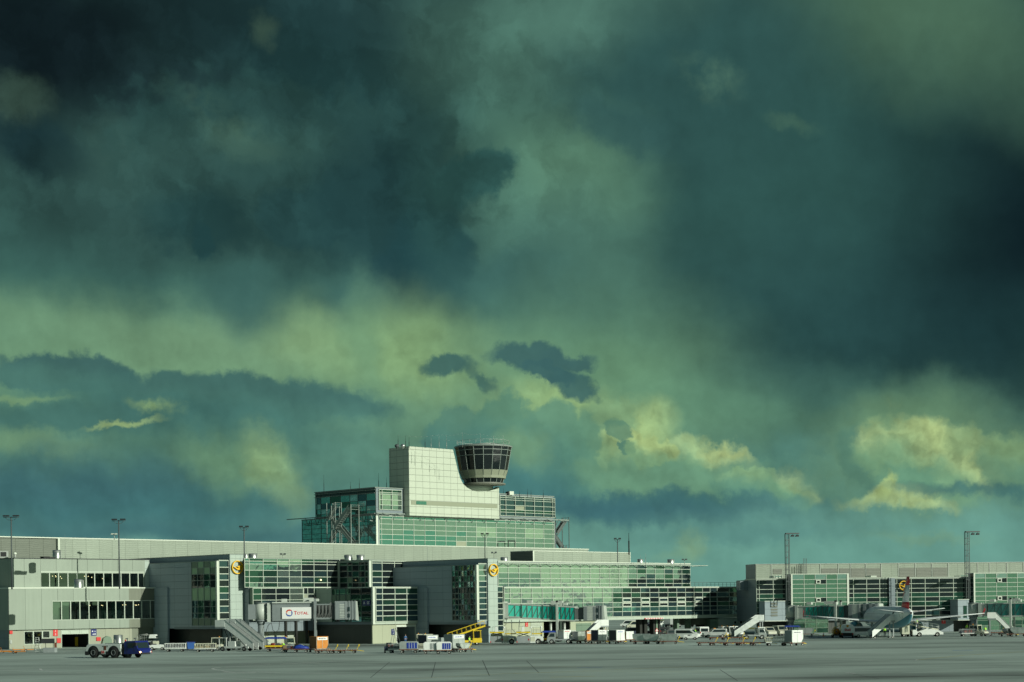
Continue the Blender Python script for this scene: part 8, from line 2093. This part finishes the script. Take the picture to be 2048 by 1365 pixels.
# 2: teal glass, descending to the right
A = at(1010, 1220, 331); Bp = at(1160, 1225, 328)
t, L, hd, F = boarding_bridge('teal glazed passenger bridge sloping down to the right from the second gate pier', (A.x, A.y), (Bp.x, Bp.y), 4.85, 4.1, 7.3, 6.3,
    [(.0, .06, 1.4, .1, 'bridge_light', 0), (.06, .25, 1.25, -.05, 'bridge_teal_light', 2), (.25, .53, 1.4, .06, 'bridge_teal_light', 4), (.53, .95, 1.55, .14, 'bridge_teal', 7), (.95, 1.0, 1.4, 0, 'bellows', 0)], 1, .72, rot=False)
cabin(t, L, F, 2.3, 3, .15, 1.3)
g = MB(); g.box(-.9, .2, -1.5, 1.5, 4.2, 7.6); g.build('collar', 'bridge_light', t)
g = MB(); g.tube([(-.3, -1.6, 4.6), (-.3, -1.7, 3.6), (.0, -1.7, 3.1), (.5, -1.7, 3.2), (.6, -1.6, 4.4)], .05, 6); g.build('hanging_cable', 'cable', t)
# 3: to the airliner
A = at(1582, 1220, 357); Bp = at(1692, 1223, 352)
t, L, hd, F = boarding_bridge('teal glazed passenger bridge docked to the airliner', (A.x, A.y), (Bp.x, Bp.y), 3.75, 3.65, 6.05, 6.0,
    [(.14, .3, 1.3, 0, 'bridge_light', 0), (.3, .52, 1.3, .0, 'bridge_teal', 3), (.52, 1.0, 1.45, .1, 'bridge_teal_dark', 5)], 1, .86)
cabin(t, L, F, 2.4, 3, .2, 3.6)
# 4: right edge
A = at(1947, 1220, 357); Bp = at(2060, 1223, 352)
t, L, hd, F = boarding_bridge('dark teal passenger bridge cut by the right edge of the photo', (A.x, A.y), (Bp.x, Bp.y), 3.75, 3.7, 6.15, 6.1,
    [(.14, .26, 1.3, -.05, 'bridge_light', 0), (.28, 1.0, 1.45, .08, 'bridge_teal_dark', 6)], 1, .69)
cabin(t, L, F, 2.4, 3, .1, 1)

# ================================================================== signs on the walls
def wall_sign(fr, u, v, yf, w_, h_, m, lines, label, tm='sign_white', flip=False, ax='F', nm='wall_sign', cat='sign'):
    if ax == 'F': x, z = fr.F(u, v, yf); pos = fr.w(x, yf - .01, z); rz = fr.r
    else: y, z = fr.S(u, v, yf); pos = fr.w(yf - .01, y, z); rz = fr.r - math.pi / 2
    t = thing(nm, label, cat, pos, rz)
    g = MB(); g.box(-w_ / 2, w_ / 2, -.08, 0, -h_ / 2, h_ / 2); g.build('plate', m, t)
    g = MB()
    for s, sz, ox_, oz_ in lines: put_text(g, s, sz, (ox_, -.085, oz_), (1, 0, 0), (0, 0, 1), bold=.02, flip=flip)
    if g.v: g.build('lettering', tm, t)
    return t
wall_sign(G, 187.3, 1265.5, gyg, 1.15, 1.2, 'sign_blue', [('A20', .42, .05, -.32), ('■', .3, -.3, .22), ('→', .4, .2, .22)], 'dark blue gate number sign right of the left garage doorway')
wall_sign(G, 110.5, 1265.5, gyg, .95, 1.3, 'sign_red', [('1', .5, 0, .25), ('||', .34, 0, -.3)], 'red rectangular wall sign above the waste skip')
wall_sign(G, 785.5, 1264.5, gyM3 + .4, .75, 1.1, 'sign_blue', [('A', .4, 0, .25), ('22', .36, 0, -.25)], 'small dark blue sign left of the right garage doorway')
wall_sign(G, 1052.8, 1248.5, gyE, .75, 1.05, 'sign_red', [('↑', .5, 0, .2), ('||', .34, 0, -.26)], 'red and white sign on the cream wall behind the loaders')
wall_sign(G, 733.5, 1206.3, gxM3 - .13, 2.2, 1.0, 'sign_blue', [('A', .75, -.65, 0), ('22', .72, .5, 0)], 'blue sign with mirrored A 22 lettering on the dark glass corner', flip=True, ax='S')  # plate stands in for a sign's reflection in the glass
x_, z_ = G.F(617.5, 1260, gyq)
wall_sign(G, 618, 1258, gyq, .55, 1.3, 'v_orange', [('|', .5, 0, 0)], 'orange notice on the wall behind the bridge columns', tm='sign_white')
wall_sign(H, 1887, 1243.5, HM + .5, .9, .9, 'sign_red', [('1', .5, 0, 0)], 'faint red sign on the dark ground floor wall below the right wing')
p = at(1313.5, 1262, 372); t = thing('warning_sign', 'red and white triangular warning sign on the bridge pier', 'sign', p, R(20)); g = MB(); g.prism([(-.42, -.1), (.42, -.1), (0, .65)], 'y', -.06, 0); g.build('triangle', 'sign_red', t); g = MB(); g.prism([(-.26, -.01), (.26, -.01), (0, .45)], 'y', -.075, -.061); g.build('triangle_face', 'sign_white', t); g = MB(); g.box(-.22, .22, -.05, 0, -.65, -.2); g.build('plate', 'sign_white', t); g = MB(); g.bar((0, .03, -2.5), (0, .03, .3), .08); g.build('post', 'galv', t)
